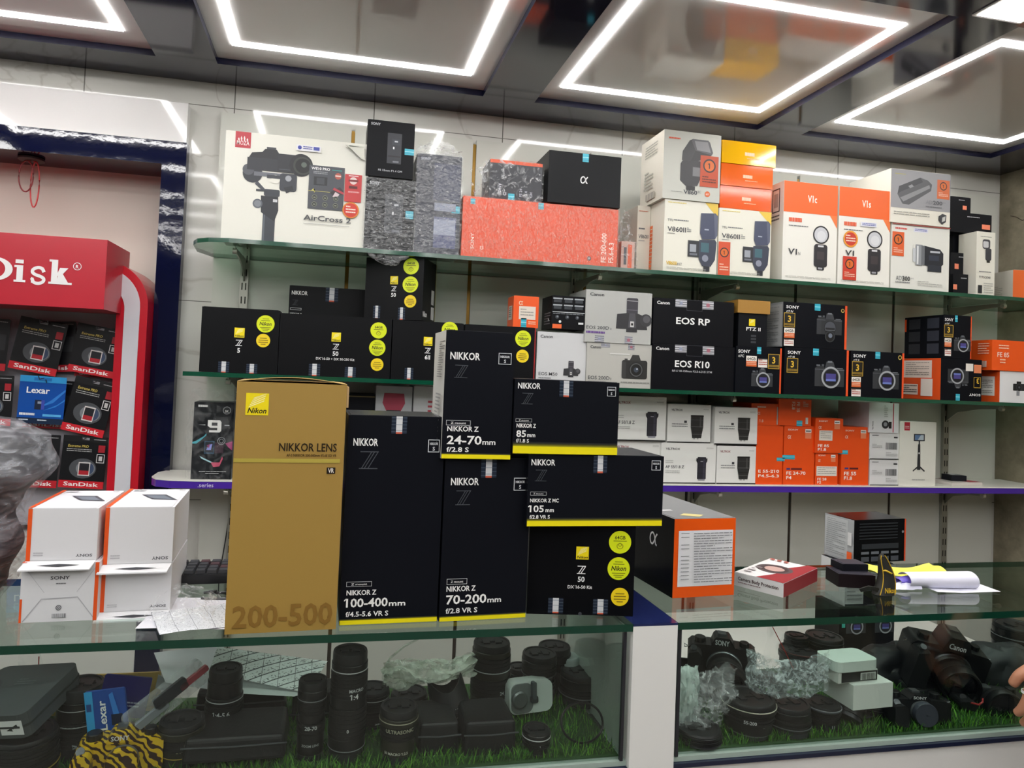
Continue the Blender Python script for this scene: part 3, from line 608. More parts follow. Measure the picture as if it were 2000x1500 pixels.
def f(p):
    p.rect(.065, .0, .17, .148, 'b8333f'); p.t('MOZA', .118, .122, .042, 'f3e6e2', 'c', .01, fit=.085)
    for a, hgt in ((-.03, .035), (-.012, .05), (.008, .055), (.028, .035)): p.quad([(.118+a, .09), (.118+a-.006, .09-hgt*.6), (.118+a, .09-hgt), (.118+a+.006, .09-hgt*.5)], 'f3e6e2')
    p.art(.31, .47, 1.28, [
        (R4(-.035,-.41,.05,-.2), '3c4148'), (R4(-.03,-.41,-.02,-.2), '5d646c'), ([(-.05,-.2),(-.055,-.08),(.065,-.08),(.07,-.18),(.045,-.26)], '2b2e34'), (circ(20,.034,-.075,-.14), '5b6068'), (circ(20,.024,-.075,-.14), '7d8288'),
        (R4(.03,-.12,.06,-.1), 'c7c9cc'), (rrect(.11,.05,.01,2,.02,-.055), '3a3e45'),
        ([(-.1,.0),(-.04,-.05),(-.03,-.03),(-.09,.03)], '4a4d55'), (R4(-.09,-.05,.0,-.035), '3a3e45'), (circ(24,.068,-.12,.075), '33363d'), (circ(20,.04,-.15,.1), '55585f'),
        (R4(-.16,.1,.06,.19), '2f3138'), ([(-.15,.19),(-.13,.225),(-.06,.235),(-.04,.26),(.04,.26),(.06,.23),(.08,.19)], '25272c'), (R4(-.03,.26,.035,.275), '3d4047'),
        (R4(-.11,.06,.1,.09), '6b6e76'), (rrect(.12,.13,.02,3,.13,.03), '3b3e46'), (circ(26,.032,.04,.045), 'e6e5db'), (R4(-.02,.05,.1,.075), '3b3e46'), (circ(20,.022,.13,.06), '9ea1a8'), ([(.1,-.01),(.12,-.05),(.17,-.02),(.16,.01)], '2b2e34'),
        (R4(.05,.1,.2,.235), '2a2c32'), (circ(30,.083,.215,.165), '1f2126'), (circ(30,.066,.225,.162), '3a3d3a'), (circ(30,.054,.228,.162), '121417'), (circ(14,.02,.235,.17), '5d675f'), (R4(.06,.12,.14,.125), '4c4f57')])
    k = p.h/p.w
    p.rect(.58, .245, .83, .655, '4b4e55'); p.t('WE10 PRO', .595, .285, .025, 'f2f2f2', 'l', .03, fit=.13); p.rect(.74, .272, .81, .28, '3f9a95'); p.lines(.61, .3, .71, .33, 2, '9a9da2')
    p.rect(.615, .35, .71, .43, '2c2e33'); p.rect(.635, .36, .69, .42, '43464c'); p.circle(.785, .33, .03, 'b45a4c'); p.rect(.765, .322, .805, .335, 'e8d0c8')
    p.rect(.58, .485, .74, .489, 'c8c070'); p.quad([(.60,.485),(.615,.46),(.622,.505),(.63,.485)], 'c8c070')
    p.quad([(.73,.49),(.8,.43),(.83,.47),(.83,.5),(.76,.52)], '3a3338'); p.quad([(.76,.44),(.83,.48),(.83,.5),(.75,.46)], 'b6404c'); p.quad([(.75,.53),(.77,.48),(.8,.5),(.79,.52)], 'd8c7cc')
    for i in range(3):
        for j in range(2): p.circle(.625+i*.075, .545+j*.065, .024, '7f8472'); p.circle(.625+i*.075, .545+j*.065, .019, '2c2f33'); p.rect(.617+i*.075, .542+j*.065, .633+i*.075, .55+j*.065, 'a5a890')
    p.rect(.835, .3, .955, .56, 'c03a3c', part='red_sticker'); p.lines(.86, .31, .93, .33, 1, 'f0dede', part='red_sticker'); p.circle(.895, .36, .035, 'e3d0cc', part='red_sticker'); p.rect(.86, .35, .93, .37, '7a2a2c', part='red_sticker'); p.rect(.865, .41, .925, .435, '5a2022', part='red_sticker'); p.lines(.86, .46, .94, .49, 1, 'e2a5a5', part='red_sticker'); p.circle(.895, .525, .02, 'c99', part='red_sticker') if 0 else None
    p.circle(.885, .64, .077, 'd9862e', part='round_sticker'); p.circle(.885, .64, .066, 'cc3a2c', part='round_sticker'); p.lines(.85, .6, .92, .68, 3, 'f3ded5', part='round_sticker')
    p.t('AirCross 2', .555, .765, .05, '4a4c4f', 'l', .03, fit=.335); p.rect(.555, .795, .88, .799, '9a9b99')
    qc(p, .485, .07)
pr(c, 'F', f)
def sony_tall(name, lab, TL, TR, zb, w=False, txt=None, **k):
    c = sh(name, lab, TL, TR, 1.97, zb, .12, {'*': '0f1015'}, **k)
    def f(p):
        p.t('SONY', .07, .09, .045, 'c9ccd2', 'l', .03, fit=.2)
        p.art(.58, .5, .42, [(R4(-.3,-.6,.3,.7), '272a33'), (R4(-.1,.2,.22,.45), '30343e'), (R4(.0,.32,.14,.38), 'b9bcc4'), (R4(-.06,.02,.0,.12), 'd8dade'), (R4(-.26,-.32,.26,-.26), '14151a'), (R4(-.05,-.55,.2,-.48), '6d7078')])
        if txt: p.t(txt, .26, .9, .035, 'd3d5da', 'l', .0, fit=.5)
    pr(c, 'F', f); return c
cw = sony_tall('lens_box', 'upright dark lens box wrapped in film whose bottom hangs below the shelf', (716, 347), (812, 353), S1)
wrap(cw, FILM, bottom=.05, sd=2); tape(cw, .9, .16, .42, .53)
c = sony_tall('lens_box', 'black lens box with blue tape stacked on the film-wrapped upright one', (719, 231), (811, 243), cw.zt+.0045, txt='FE 35mm F1.4 GM'); tape(c, .9, .2, .46, .57)
c = sh('lens_box', 'dark lens box in shiny film with crumpled plastic sticking up at its top', (816, 299), (903, 307), 1.97, S1, .12, {'*': '2a2d3c'})
def f(p):
    p.t('SONY', .08, .06, .03, 'b5b8c6', 'l', .02, fit=.22); p.rect(.38, .08, .98, .46, '3a3e55'); p.rect(.42, .48, .9, .56, '8d93a6'); p.rect(.42, .62, .92, .93, '50557a'); p.rect(.42, .64, .9, .8, '9aa0b4')
pr(c, 'F', f); wrap(c, FILM, top=.055, sd=5); tape(c, .9, .18, .5, .57)
# long orange-red wrapped lens box
cl = sh('lens_box', 'long orange-red lens box lying under tight plastic wrap reading 200-600', (905, 384), (1208, 408), 1.97, S1, .12, {'*': 'e2583a'})
def f(p):
    p.t('SONY', .075, .86, .055, 'f6d9cf', 'l', .03, rot=math.pi/2, sx=1.3); p.t('α', .135, .86, .07, 'f6d9cf', 'l', .02, rot=math.pi/2)
    p.t('FE 200-600', .925, .92, .09, 'fbe6dd', 'l', .02, rot=math.pi/2, sx=.9); p.t('F5.6-6.3', .975, .92, .09, 'fbe6dd', 'l', .02, rot=math.pi/2, sx=.9)
    p.circle(.815, .87, .035, '4a4a52', sy=1.1); p.circle(.815, .87, .02, 'a8a8b0')
pr(cl, 'F', f); wrap(cl, FILM_R, amp=.002, sd=8, n=(40, 16)); tape(cl, .06, .03, .03, .12); tape(cl, .49, .035, 0, .11)
ZL = cl.zt+.0035
c = sh('lens_box', 'small dark lens box with an orange top edge in crinkled film', (958, 309), (1060, 321), 1.985, ZL, .11, {'*': '2a2b33', 'T': 'd8552f'})
def f(p):
    p.rect(0, 0, 1, .085, 'd8552f'); p.t('SONY', .22, .9, .07, 'b9bcc6', 'l', .02, rot=math.pi/2, sx=1.2); p.t('α', .32, .9, .1, 'c9ccd6', 'l', .02, rot=math.pi/2)
    for i, s in enumerate(('FE 24', 'F1.4', 'GM')): p.t(s, .62+.1*i, .9, .07, 'a9acb8', 'l', .02, rot=math.pi/2)
pr(c, 'F', f); wrap(c, FILM_C, amp=.004, side=-.045, sd=11); tape(c, .42, .12, .84, 1)
c = sh('camera_box', 'black box bearing one white alpha letter atop the orange-red box', (1073, 293), (1214, 307), 1.965, ZL, .17, {'*': '141518'}, rough=.35)
pr(c, 'F', lambda p: p.alpha(.44, .58, .13, 'f2f2f2', .17)); tape(c, .5, .085, 0, .16)
# crumpled film with small pack
c = sh('accessory_box', 'pinkish small pack inside crumpled film beside the orange-red box', (1214, 470), (1240, 473), 2.0, S1, .1, {'*': 'c9a79c'})
pr(c, 'F', lambda p: (p.rect(.5, .1, .8, .9, 'd8603c'), p.rect(.2, .2, .4, .8, '55565c'))); wrap(c, FILM_C, top=.12, side=.02, amp=.006, sd=17)
# flash boxes
OR = 'ef6416'
def warranty(p, u0, v0, u1, v1, col='c2491f', nm='warranty_sticker'):
    h = v1-v0; k = p.h/p.w; cu = (u0+u1)/2
    p.rect(u0, v0, u1, v1, col, part=nm); r = min(h*.22, (u1-u0)/k*.38)
    p.circle(cu, v0+h*.32, r, '2a1a1e', part=nm); p.circle(cu, v0+h*.32, r*.78, 'd8691f', part=nm); p.t('1', cu, v0+h*.32+r*.4, r*.8, '2a1a1e', 'c', .03, part=nm)
    p.lines(u0+(u1-u0)*.12, v0+h*.66, u1-(u1-u0)*.12, v0+h*.9, 3, 'f0c7b0' if col != 'c2491f' else '5d2413', part=nm)
g = 'speedlight boxes at the end of the topmost shelf'
c = sh('flash_box', 'cream speedlight box mostly hidden beside the crumpled film pack', (1246, 401), (1271, 403), 2.06, S1, .12, {'*': 'd9d3c6'})
pr(c, 'F', lambda p: (p.t('V860II', .12, .47, .055, '3b3f4a', 'l', .01, fit=.75), p.lines(.12, .32, .6, .37, 1, '55585f'), p.lines(.12, .5, .6, .53, 1, '9a9a96'), p.t('VING', .05, .97, .04, 'd8603c', 'l', .03, fit=.55), p.lines(.1, .07, .8, .1, 1, 'c9826c')))
def v860(name, lab, TL, TR, stick, zb=S1):
    c = sh(name, lab, TL, TR, 1.965, zb, .15, {'*': 'e9e7da'})
    def f(p):
        p.quad([(.75, 0), (.998, 0), (.998, .2)], 'e6c347'); p.lines(.06, .03, .4, .06, 1, 'e0cf7a')
        p.t('TTL', .06, .3, .035, '55585c', 'l', .01); p.lines(.17, .27, .45, .3, 1, '77797c'); p.t('V860II', .06, .44, .07, '3a3d45', 'l', .012, fit=.34); p.lines(.42, .37, .5, .44, 3, '77797c'); p.lines(.06, .46, .2, .48, 1, '88898a')
        p.art(.72, .57, .44, A_flash())
        if not stick: p.t('V860II', .05, .9, .05, 'd9b22a', 'l', .02, fit=.2); p.t('KIT', .26, .9, .035, '55585c', 'l', .0)
        p.lines(.06, .93, .8, .97, 2, 'a3a39c', th=.3)
        if stick: warranty(p, .0, .5, .22, .99, 'd4502a')
    pr(c, 'F', f)
    def g(p):
        for i in range(12):
            for j in range(3): p.rect(.08+j*.14, .3+i*.055, .2+j*.14, .345+i*.055, 'e2703a')
    pr(c, 'L', g); return c
ca = v860('flash_box', 'white speedlight box with yellow corner under the grey-white one', (1299, 388), (1403, 398), False)
cbx = v860('flash_box', 'white speedlight box with red warranty sticker under the orange boxes', (1405, 405), (1507, 415), True)
def f2(p):
    for i in range(13): p.rect(.78, .32+i*.05, .84, .36+i*.05, 'd85030')
pr(cbx, 'R', f2)
c = sh('flash_box', 'grey-white speedlight box with tilted flash picture, topmost of its stack', (1298, 252), (1409, 265), 1.96, ca.zt, .16, {'*': 'c9cac2', 'L': 'e3ddd0'})
def f(p):
    p.lines(.08, .1, .28, .125, 1, 'd85a3c', th=.9); p.art(.5, .42, .44, A_flash(1)); p.t('V860', .36, .91, .062, '3b3f46', 'l', .02, fit=.24); p.t('IIC', .61, .88, .035, '66696e', 'l'); p.circle(.78, .885, .042, 'e0692c'); p.t('KIT', .78, .9, .024, 'fff0e6', 'c', .01); p.lines(.14, .885, .34, .9, 1, '8b8d8c')
    warranty(p, .64, .32, .96, .78)
pr(c, 'F', f); pr(c, 'L', lambda p: (p.lines(.2, .1, .75, .3, 5, 'a9a79e'), p.lines(.2, .5, .6, .8, 6, 'a9a79e'), p.bars(.3, .84, .7, .94, '8b8780', 9, 'd9d3c6')))
z0 = cbx.zt
for k, (y0, y1, col, lab, xa, xb) in enumerate(((361, 371, 'ef5f12', 'glossy orange small box directly on the stickered speedlight box', 1407, 1507), (318, 328, 'f06a18', 'glossy orange small box under the yellow one', 1409, 1510), (272, 285, 'f2b60c', 'glossy yellow box topmost of the three small ones', 1411, 1516))):
    c = sh('accessory_box', lab, (xa, y0), (xb, y1), 1.965-.003*k, z0, .12, {'*': col}, group=None, rough=.12, coat=.5); z0 = c.zt
    pr(c, 'F', lambda p: (p.lines(.42, .45, .6, .62, 1, 'f8d9b8', th=.9), p.lines(.46, .7, .7, .78, 1, 'f6c79a')))
def v1box(lab, TL, TR, txt, vh, stick):
    c = sh('flash_box', lab, TL, TR, 1.96, S1, .13, {'*': 'eceae2'})
    def f(p):
        k = p.h/p.w
        p.rect(.002, 0, .998, vh, OR); p.quad([(.86, vh), (.998, vh), (.998, vh+.13)], 'ef7a3a'); p.t(txt, .44, vh*.63, .072, 'fff4ea', 'l', .02, fit=.17)
        p.lines(.1, vh+.055, .34, vh+.1, 1, 'e0603a', th=.9); p.lines(.1, vh+.13, .46, vh+.15, 1, '6d6f72')
        p.art(.7, .63, .23, A_round()); p.lines(.06, .95, .9, .975, 2, 'b3b2ac', th=.3)
        if not stick: p.t('V1', .1, .735, .06, '3a3c40', 'l', .03, fit=.16); p.t('N', .28, .735, .03, '88898c', 'l')
        else:
            p.circle(.23, .53, .085, 'e2962c', part='round_sticker'); p.circle(.23, .53, .068, 'c8331f', part='round_sticker'); p.lines(.14, .49, .32, .57, 3, 'f3d9c9', part='round_sticker')
            p.t('V1', .13, .7, .055, '3a3c40', 'l', .03, fit=.17); warranty(p, .09, .71, .35, .95, 'c93a26'); p.rect(.41, .345, .72, .39, 'dfe0ea', part='certification_sticker'); p.lines(.44, .355, .7, .385, 2, '3c48a2', part='certification_sticker')
    pr(c, 'F', f); return c
c = v1box('white flash box with orange top band and round-headed flash, no stickers', (1532, 352), (1637, 363), 'V1c', .31, False)
pr(c, 'L', lambda p: (p.frame(.55, .06, .85, .3, .012, '3c3a3a'), p.rect(.62, .11, .78, .25, 'b6b0a6'), p.lines(.5, .33, .85, .4, 2, '55524e')))
c = v1box('white flash box with orange top band, round-headed flash and two red stickers', (1640, 363), (1740, 374), 'V1s', .3, True)
c3 = sh('flash_box', 'white strobe box with a dark barrel light pictured, under the silver-grey box', (1742, 434), (1855, 446), 1.96, S1, .16, {'*': 'e3e3dc'})
def f(p):
    p.lines(.06, .06, .26, .09, 1, 'd8605a', th=.9); p.rect(.37, .05, .62, .11, 'dfe0ea', part='certification_sticker'); p.lines(.39, .06, .6, .1, 2, '3c48a2', part='certification_sticker')
    warranty(p, .01, .13, .21, .5, 'dd5f2c')
    p.art(.62, .48, 1, [(R4(-.27,-.09,-.2,.12), 'c9ccd0'), (R4(-.22,-.14,-.1,.18), '8f9398'), (R4(-.2,-.12,-.17,.16), 'e0e2e4'), (R4(-.12,-.13,-.06,.17), '6a6e74'), ([(-.06,-.13),(-.06,.17),(.22,.13),(.28,.07),(.28,-.1),(.2,-.16)], '20242e'), (R4(.0,-.22,.25,-.12), '2a2f3a'), (R4(.04,.07,.22,.1), 'b9bcc4'), (R4(.02,-.05,.2,.03), '313746')])
    p.t('AD', .08, .87, .07, '77797c', 'l', .0, fit=.1); p.t('300', .19, .87, .07, '33363a', 'l', .03, fit=.13); p.t('pro', .33, .84, .03, '88898c', 'l'); p.lines(.07, .89, .32, .92, 1, '88898c'); p.lines(.45, .86, .88, .95, 3, 'a9a9a5', th=.3); p.rect(.002, 0, .998, .018, '9a4a44')
pr(c3, 'F', f)
c = sh('flash_box', 'silver-grey strobe box with a slanted light head, stacked beside the orange-topped ones', (1741, 328), (1857, 341), 1.955, c3.zt, .19, {'*': 'e8e4d8'})
def f(p):
    p.rect(.002, .002, .998, .72, '9a9a9e'); p.lines(.06, .08, .24, .11, 1, 'b3a95a')
    p.art(.36, .4, 1, [([(-.33,-.07),(-.3,.08),(.16,.28),(.33,.24),(.42,.17),(.4,.05),(-.08,-.25),(-.22,-.24)], '55565a'), ([(-.33,-.07),(-.3,.08),(.16,.28),(.22,.2),(-.26,-.02)], '3c3d42'), ([(-.1,.1),(-.02,.14),(.02,.1),(-.06,.06)], '8d8e92'), ([(-.27,-.13),(.36,.16),(.38,.1),(-.2,-.2)], '8a8b8e')])
    warranty(p, .77, .12, .98, .48, 'd66a38'); p.t('AD', .58, .6, .075, '8a8b90', 'l', 0, fit=.11); p.t('200', .7, .6, .075, '5a5b60', 'l', .03, fit=.16); p.t('pro', .87, .56, .03, '7a7b80', 'l'); p.lines(.58, .64, .85, .68, 1, '6f7075')
    p.lines(.05, .79, .65, .87, 2, '9a9a96', th=.3); p.art(.86, .86, 1, [([(-.08,-.03),(-.08,.05),(0,.1),(.09,.08),(.08,-.05),(0,-.1)], '33343a'), ([(-.01,-.06),(.0,.03),(.07,.06),(.06,-.03)], 'c9cac6')])
pr(c, 'F', f)
# small black boxes heaped at the end
zb = S1
for k, (TL, TR, Y, lab, st) in enumerate((((1862, 534), (1899, 537), 2.0, 'lowest small black box behind the white strobe box', .0),
        ((1857, 492), (1896, 496), 2.02, 'small black box second from the bottom of the dark heap', .25), ((1862, 457), (1899, 461), 2.05, 'small black box in the middle of the dark heap, plain face', None), ((1857, 413), (1937, 420), 2.02, 'widest black box of the dark heap beside the white speedlight box', .95), ((1857, 382), (1896, 387), 2.04, 'small black box topmost of the dark heap', .75))):
    c = sh('battery_box', lab, TL, TR, Y, zb, .1, {'*': '14151a'}); zb = c.zt
    if st is not None: pr(c, 'F', lambda p: (p.rect(st*.8, .5, st*.8+.2, .74, 'f08a6a', part='orange_sticker'), p.lines(.4, .16, .7, .26, 1, 'a9abb0')))
c = sh('flash_box', 'narrow white speedlight box near the rough wall at shelf end', (1908, 452), (1944, 454), 1.97, S1, .07, {'*': 'e4e2d6'})
pr(c, 'F', lambda p: (p.lines(.2, .07, .8, .09, 1, '8a8a86'), p.art(.55, .28, .2, [(rrect(.7,.75,.15,3,-.05,.45), '4b4d52'), (rrect(.5,.5,.1,3,-.1,.42), 'c9cacc'), (rrect(.55,.95,.12,3,.15,-.35), '3a3c42'), (R4(.0,-1,.3,-.8), '222222')]), p.t('TT520II', .14, .73, .035, '3a3c40', 'l', .01, fit=.62), p.lines(.14, .62, .8, .65, 1, '77787a'), p.rect(.1, .84, .32, .97, '2a2c30'), p.lines(.4, .8, .9, .97, 5, 'b0b0aa')))
a = aty(1955, 526, 2.02)
c = carton('accessory_box', 'small white box with an orange end turned at the shelf end', 'box', (2.40, 1.985, S1+.0003), .11, .09, aty(1988, 521, 1.94).z-S1, {'*': 'dcd8cc', 'F': 'e0672c', 'R': 'e0672c'}, rz=math.radians(-10))
pr(c, 'L', lambda p: p.lines(.1, .5, .5, .9, 6, 'b5b2a8'))
# ---------------------------------------------------------------- middle shelf boxes
NB = {'*': '0c0d10'}
def zbox(name, lab, TL, TR, num, sub=None, Y=1.965, lg=(.5, .38), st=(), se=(), ls=.15, d=.15, cx=None, **k):
    c = sh(name, lab, TL, TR, Y, S2, d, NB, **k)
    zprint(c, num, sub, lg, st, se, ls); return c
def zprint(c, num, sub, lg, st, se, ls):
    def f(p):
        u, v = lg; k = p.h/p.w
        nikon_logo(p, u-ls*k/2, v, ls); zlogo(p, u, v+ls*1.25, ls*.62, 'eceef0')
        p.t(num, u, v+ls*2.55, ls*.48, 'f0f0f0', 'c', .02)
        if sub: p.t(sub, u, v+ls*3.05, ls*.27, 'e2e2e2', 'c', .015)
    pr(c, 'F', f)
    if st: sticker(c, st)
    if se: seals(c, se)
c = zbox('camera_box', 'black mirrorless box standing first on the middle glass shelf', (395, 597), (547, 607), '5', None, st=(('n', .82, .22, .135), ('w', .8, .48, .105)), se=((.31, .14, .83, 1), (.67, .14, .85, 1)), lg=(.49, .3))
cz = zbox('camera_box', 'wide black kit box carrying three round yellow stickers on the middle shelf', (548, 611), (766, 623), '50', 'DX 16-50 + DX 50-250 Kit', st=(('g', .88, .2, .135), ('n', .875, .49, .135), ('w', .88, .77, .105)), se=((.32, .1, .8, 1), (.64, .1, .83, 1)), lg=(.5, .27))
c6 = zbox('camera_box', 'black mirrorless box half hidden behind the shorter upright 24-70mm box', (768, 624), (906, 632), '6II', None, lg=(.5, .26), st=(('n', .8, .12, .14),), se=((.25, .12, .8, 1),))
c = zbox('camera_box', 'black box with round yellow stickers under the small orange box', (909, 632), (1047, 641), '6II', None, lg=(.4, .26), st=(('n', .82, .2, .145), ('w', .82, .51, .115)))
pr(c, 'F', lambda p: p.rect(.985, 0, 1, 1, '9a1f22')); cB = c
c = sh('lens_box', 'black lens box peeking over the wide black kit box', (566, 556), (718, 567), 2.12, S2, .09, NB)
def f(p):
    p.t('NIKKOR', .03, .1, .045, 'e8e8e6', 'l', .03, fit=.2); zlogo(p, .08, .16, .06, '34373c', True); p.frame(.02, .25, .16, .275, .004, 'c9c9c9'); p.t('NIKKOR Z', .02, .325, .02, 'e8e8e6', 'l', .02)
pr(c, 'F', f); seals(c, ((.54, .16, 0, .16),))
# turned box on top
a = aty(832, 504, 1.93); zt2 = a.z; hz = zt2-cz.zt
ang = math.radians(17); w = .172; d = .13
L0 = Vector((a.x-w/2*math.cos(ang), 1.93+0-w/2*math.sin(ang)+0, cz.zt+.0005))
w = .178; ang = math.radians(-24); L0 = Vector((a.x-w/2*math.cos(ang), 1.965-w/2*math.sin(ang), cz.zt+.0005))
c = carton('camera_box', 'turned black box with three yellow stickers standing on the kit boxes', 'box', L0, w, d, aty(832, 504, 1.965).z-cz.zt, NB, rz=ang)
zprint(c, '50', None, (.5, .3), (('g', .78, .14, .13), ('n', .78, .43, .13), ('w', .79, .7, .1)), ((.22, .12, .78, 1), (.65, .12, .8, 1)), .13)
pr(c, 'R', lambda p: (p.t('Nikon', .05, .93, .09, 'e0e0e0', 'l', .02, fit=.3), p.bars(.66, .46, .9, .7, '333333', 8), p.bars(.66, .74, .9, .95, '333333', 7), p.rect(.97, 0, 1, 1, '8f8a2c')))
c = sh('lens_box', 'small orange lens box with a paper label on the stickered black box', (1004, 576), (1053, 581), 1.985, cB.zt, .07, {'*': 'ee5a1e'}, rough=.3)
pr(c, 'F', lambda p: (p.rect(.22, .32, .88, .74, 'e4d9cc', part='paper_label'), p.lines(.28, .4, .8, .66, 3, 'a8a29a', part='paper_label'), p.t('α', .2, .28, .16, 'f8c9a8', 'l', .02), p.lines(.6, .8, .9, .92, 2, 'f8c9a8'))); tape(c, .42, .22, .7, 1)
pr(c, 'L', lambda p: (p.rect(.2, .3, .8, .75, 'd8cfc4', part='paper_label'), p.lines(.3, .35, .7, .7, 5, '77736c', part='paper_label')))
cm = sh('camera_box', 'pale grey camera box with a small top-view camera, under the spec-printed box', (1050, 647), (1146, 652), 1.97, S2, .14, {'*': 'cfd0d2'})
def f(p):
    p.t('Canon', .06, .11, .055, '3a3c40', 'l', .035, fit=.25); p.t('EOS M50', .05, .82, .062, '4a4c50', 'l', .01, fit=.38); p.lines(.05, .86, .3, .9, 1, '77797c'); p.art(.7, .72, .26, A_camtop())
pr(cm, 'F', f)
c = sh('camera_box', 'black spec-sheet side of a camera box with rows of tiny pictures', (1079, 576), (1144, 581), 1.965, max(cm.zt, cB.zt)+.0005, .1, {'*': '0b0c10'})
def spec(p):
    for j in range(2):
        for i in range(3): p.rect(.03+i*.32, .06+j*.2, .3+i*.32, .1+j*.2, 'a8adb3'); p.rect(.05+i*.32, .11+j*.2, .28+i*.32, .2+j*.2, '2d3238')
    p.rect(.02, .48, .98, .5, 'c9ccd0'); p.lines(.04, .53, .95, .57, 1, '85898f'); 
    for i in range(3): p.circle(.16+i*.3, .64, .06, '2c3037'); p.circle(.17+i*.3, .63, .03, '7d838b')
    p.rect(.03, .86, .3, .99, 'e8642c'); p.circle(.25, .78, .04, 'd8dadc'); p.rect(.8, .78, .95, .84, 'd8dadc')
pr(c, 'F', spec); pr(c, 'L', lambda p: (p.lines(.3, .5, .9, .9, 5, '6d7178'), p.circle(.75, .72, .04, 'c9ccd0')))
ce = sh('camera_box', 'light grey DSLR box with a front-view camera, under its twin', (1147, 669), (1273, 673), 1.965, S2, .15, {'*': 'b9b8b2'})
pr(ce, 'F', lambda p: (p.t('Canon', .05, .13, .07, '2f3134', 'l', .035, fit=.16), p.t('EOS 200D', .03, .83, .08, '3f4145', 'l', .012, fit=.33), p.t('II', .37, .83, .05, '3f4145', 'l'), p.lines(.03, .87, .3, .91, 1, '77777a'), p.art(.74, .55, .5, A_dslr()), p.rect(.35, .22, .66, .25, 'd3d3d0'), p.lines(.53, .86, .98, .92, 1, '8a8a86')))
seal_sil(ce, ((.28, .14, 0, .1), (.68, .1, .0, .13)))
c = sh('camera_box', 'light grey DSLR box with a top-view camera, stacked highest', (1145, 567), (1274, 571), 1.962, ce.zt, .15, {'*': 'b4b5b2'})
pr(c, 'F', lambda p: (p.t('Canon', .06, .11, .06, '2f3134', 'l', .035, fit=.21), p.t('EOS 200D', .02, .75, .065, '4a4c50', 'l', .012, fit=.34), p.t('II', .38, .75, .04, '4a4c50', 'l'), p.lines(.02, .79, .3, .84, 1, '6a4a90', th=.8), p.art(.7, .52, .56, A_camtop())))
seal_sil(c, ((.22, .14, .87, 1), (.66, .12, .86, 1)))
def canonb(lab, TL, TR, zb, txt, sub=None, Y=1.96):
    c = sh('camera_box', lab, TL, TR, Y, zb, .16, {'*': '0a0b11'})
    def f(p):
        p.t('Canon', .04, .13, .07, 'f0f0f0', 'l', .04, fit=.155); p.t(txt, .49 if not sub else .48, .545 if not sub else .49, .15, 'f4f4f4', 'c', .03, fit=.42)
        if sub: p.t(sub, .48, .6, .045, 'c9cace', 'c', .01, fit=.48)
        p.frame(.405, 0, .6, .24, .008, '3a3c46')
    pr(c, 'F', f); seal_sil(c, ((.335, .14, 0, .17), (.67, .14, 0, .19))); return c
cr = canonb('black box lettered R10 beneath the RP box', (1275, 671), (1436, 678), S2, 'EOS R10', 'RF-S 18-150mm F3.5-6.3 IS STM')
c = canonb('black box lettered RP with two silver foil seals', (1277, 583), (1434, 589), cr.zt, 'EOS RP')
# body-only mirrorless boxes
def badge3(p, u0, v0, s):
    k = p.h/p.w
    p.rect(u0, v0, u0+s*k*.85, v0+s, '17150f', part='warranty_sticker'); p.frame(u0+.004, v0+.01, u0+s*k*.85-.004, v0+s-.01, .012, 'c9a23a', part='warranty_sticker'); p.t('3', u0+s*k*.42, v0+s*.62, s*.42, 'e8bc3c', 'c', .03, part='warranty_sticker'); p.lines(u0+.015, v0+s*.72, u0+s*k*.8, v0+s*.9, 1, '8a6f2a', part='warranty_sticker', th=.8)
def gb64(p, u0, v0, w, h):
    p.rect(u0, v0, u0+w, v0+h, 'f0ebe4', part='promo_sticker'); p.rect(u0, v0+h*.5, u0+w, v0+h, 'dd6a34', part='promo_sticker'); p.t('64GB', u0+w/2, v0+h*.4, h*.28, '33302c', 'c', .02, fit=w*.8, part='promo_sticker'); p.lines(u0+.01, v0+h*.6, u0+w-.01, v0+h*.9, 2, 'f3c9ae', part='promo_sticker')
def free(p, u0, v0, w, h): p.rect(u0, v0, u0+w, v0+h, 'f0ebe6', part='price_sticker'); p.lines(u0+.01, v0+h*.15, u0+w-.01, v0+h*.85, 3, 'b34a3c', part='price_sticker'); p.rect(u0, v0, u0+w, v0+h*.12, '2b2b2b', part='price_sticker')
SB = '080b13'
def sony_print(c, model, arts, pic=(.68, .6, .42), edge=True, lens=False, extra=None, tp=.55, sl=.2):
    def f(p):
        p.t('SONY', .045, .14, .07, 'f2f2f2', 'l', .04, fit=sl); p.t(model, .05, .235, .055, 'e6e6e6', 'l', .02)
        if edge: p.rect(.965, .003, .999, .997, 'ea5526')
        p.art(*pic, A_mirrorless(lens)); arts(p)
    pr(c, 'F', f); tape(c, tp, .09, 0, .15)
ccq = sh('camera_box', 'small black camera box with orange edge standing between the R10 box and its wider twins', (1438, 676), (1527, 679), 1.955, S2, .14, {'*': SB, 'R': 'e9e6e0'})
sony_print(ccq, 'α7C', lambda p: (gb64(p, .22, .2, .23, .23), free(p, .48, .24, .2, .2), badge3(p, .69, .13, .34)), (.58, .68, .42), tp=.5, sl=.26)
c = sh('adapter_box', 'small black adapter box with a gold lid', (1443, 608), (1499, 611), 1.965, ccq.zt, .08, {'*': '121419'}, top='none'); 
pr(c, 'F', lambda p: (nikon_logo(p, .36, .2, .2, False), p.t('FTZ II', .52, .54, .1, 'ececec', 'c', .02, fit=.5), [p.rect(.44, .66+.09*i, .62, .72+.09*i, '33363c') for i in range(3)]))
zt = aty(1468, 587, 1.965).z; b = MB(); b.box((-c.w/2-.007, -.006, c.h-.004), (c.w/2+.005, c.d+.004, zt-c.root.location.z), mat('a87c36', .4, bump=.1)); o = b.build('lid', c.root, .001); o['label'] = 'gold cardboard lid'
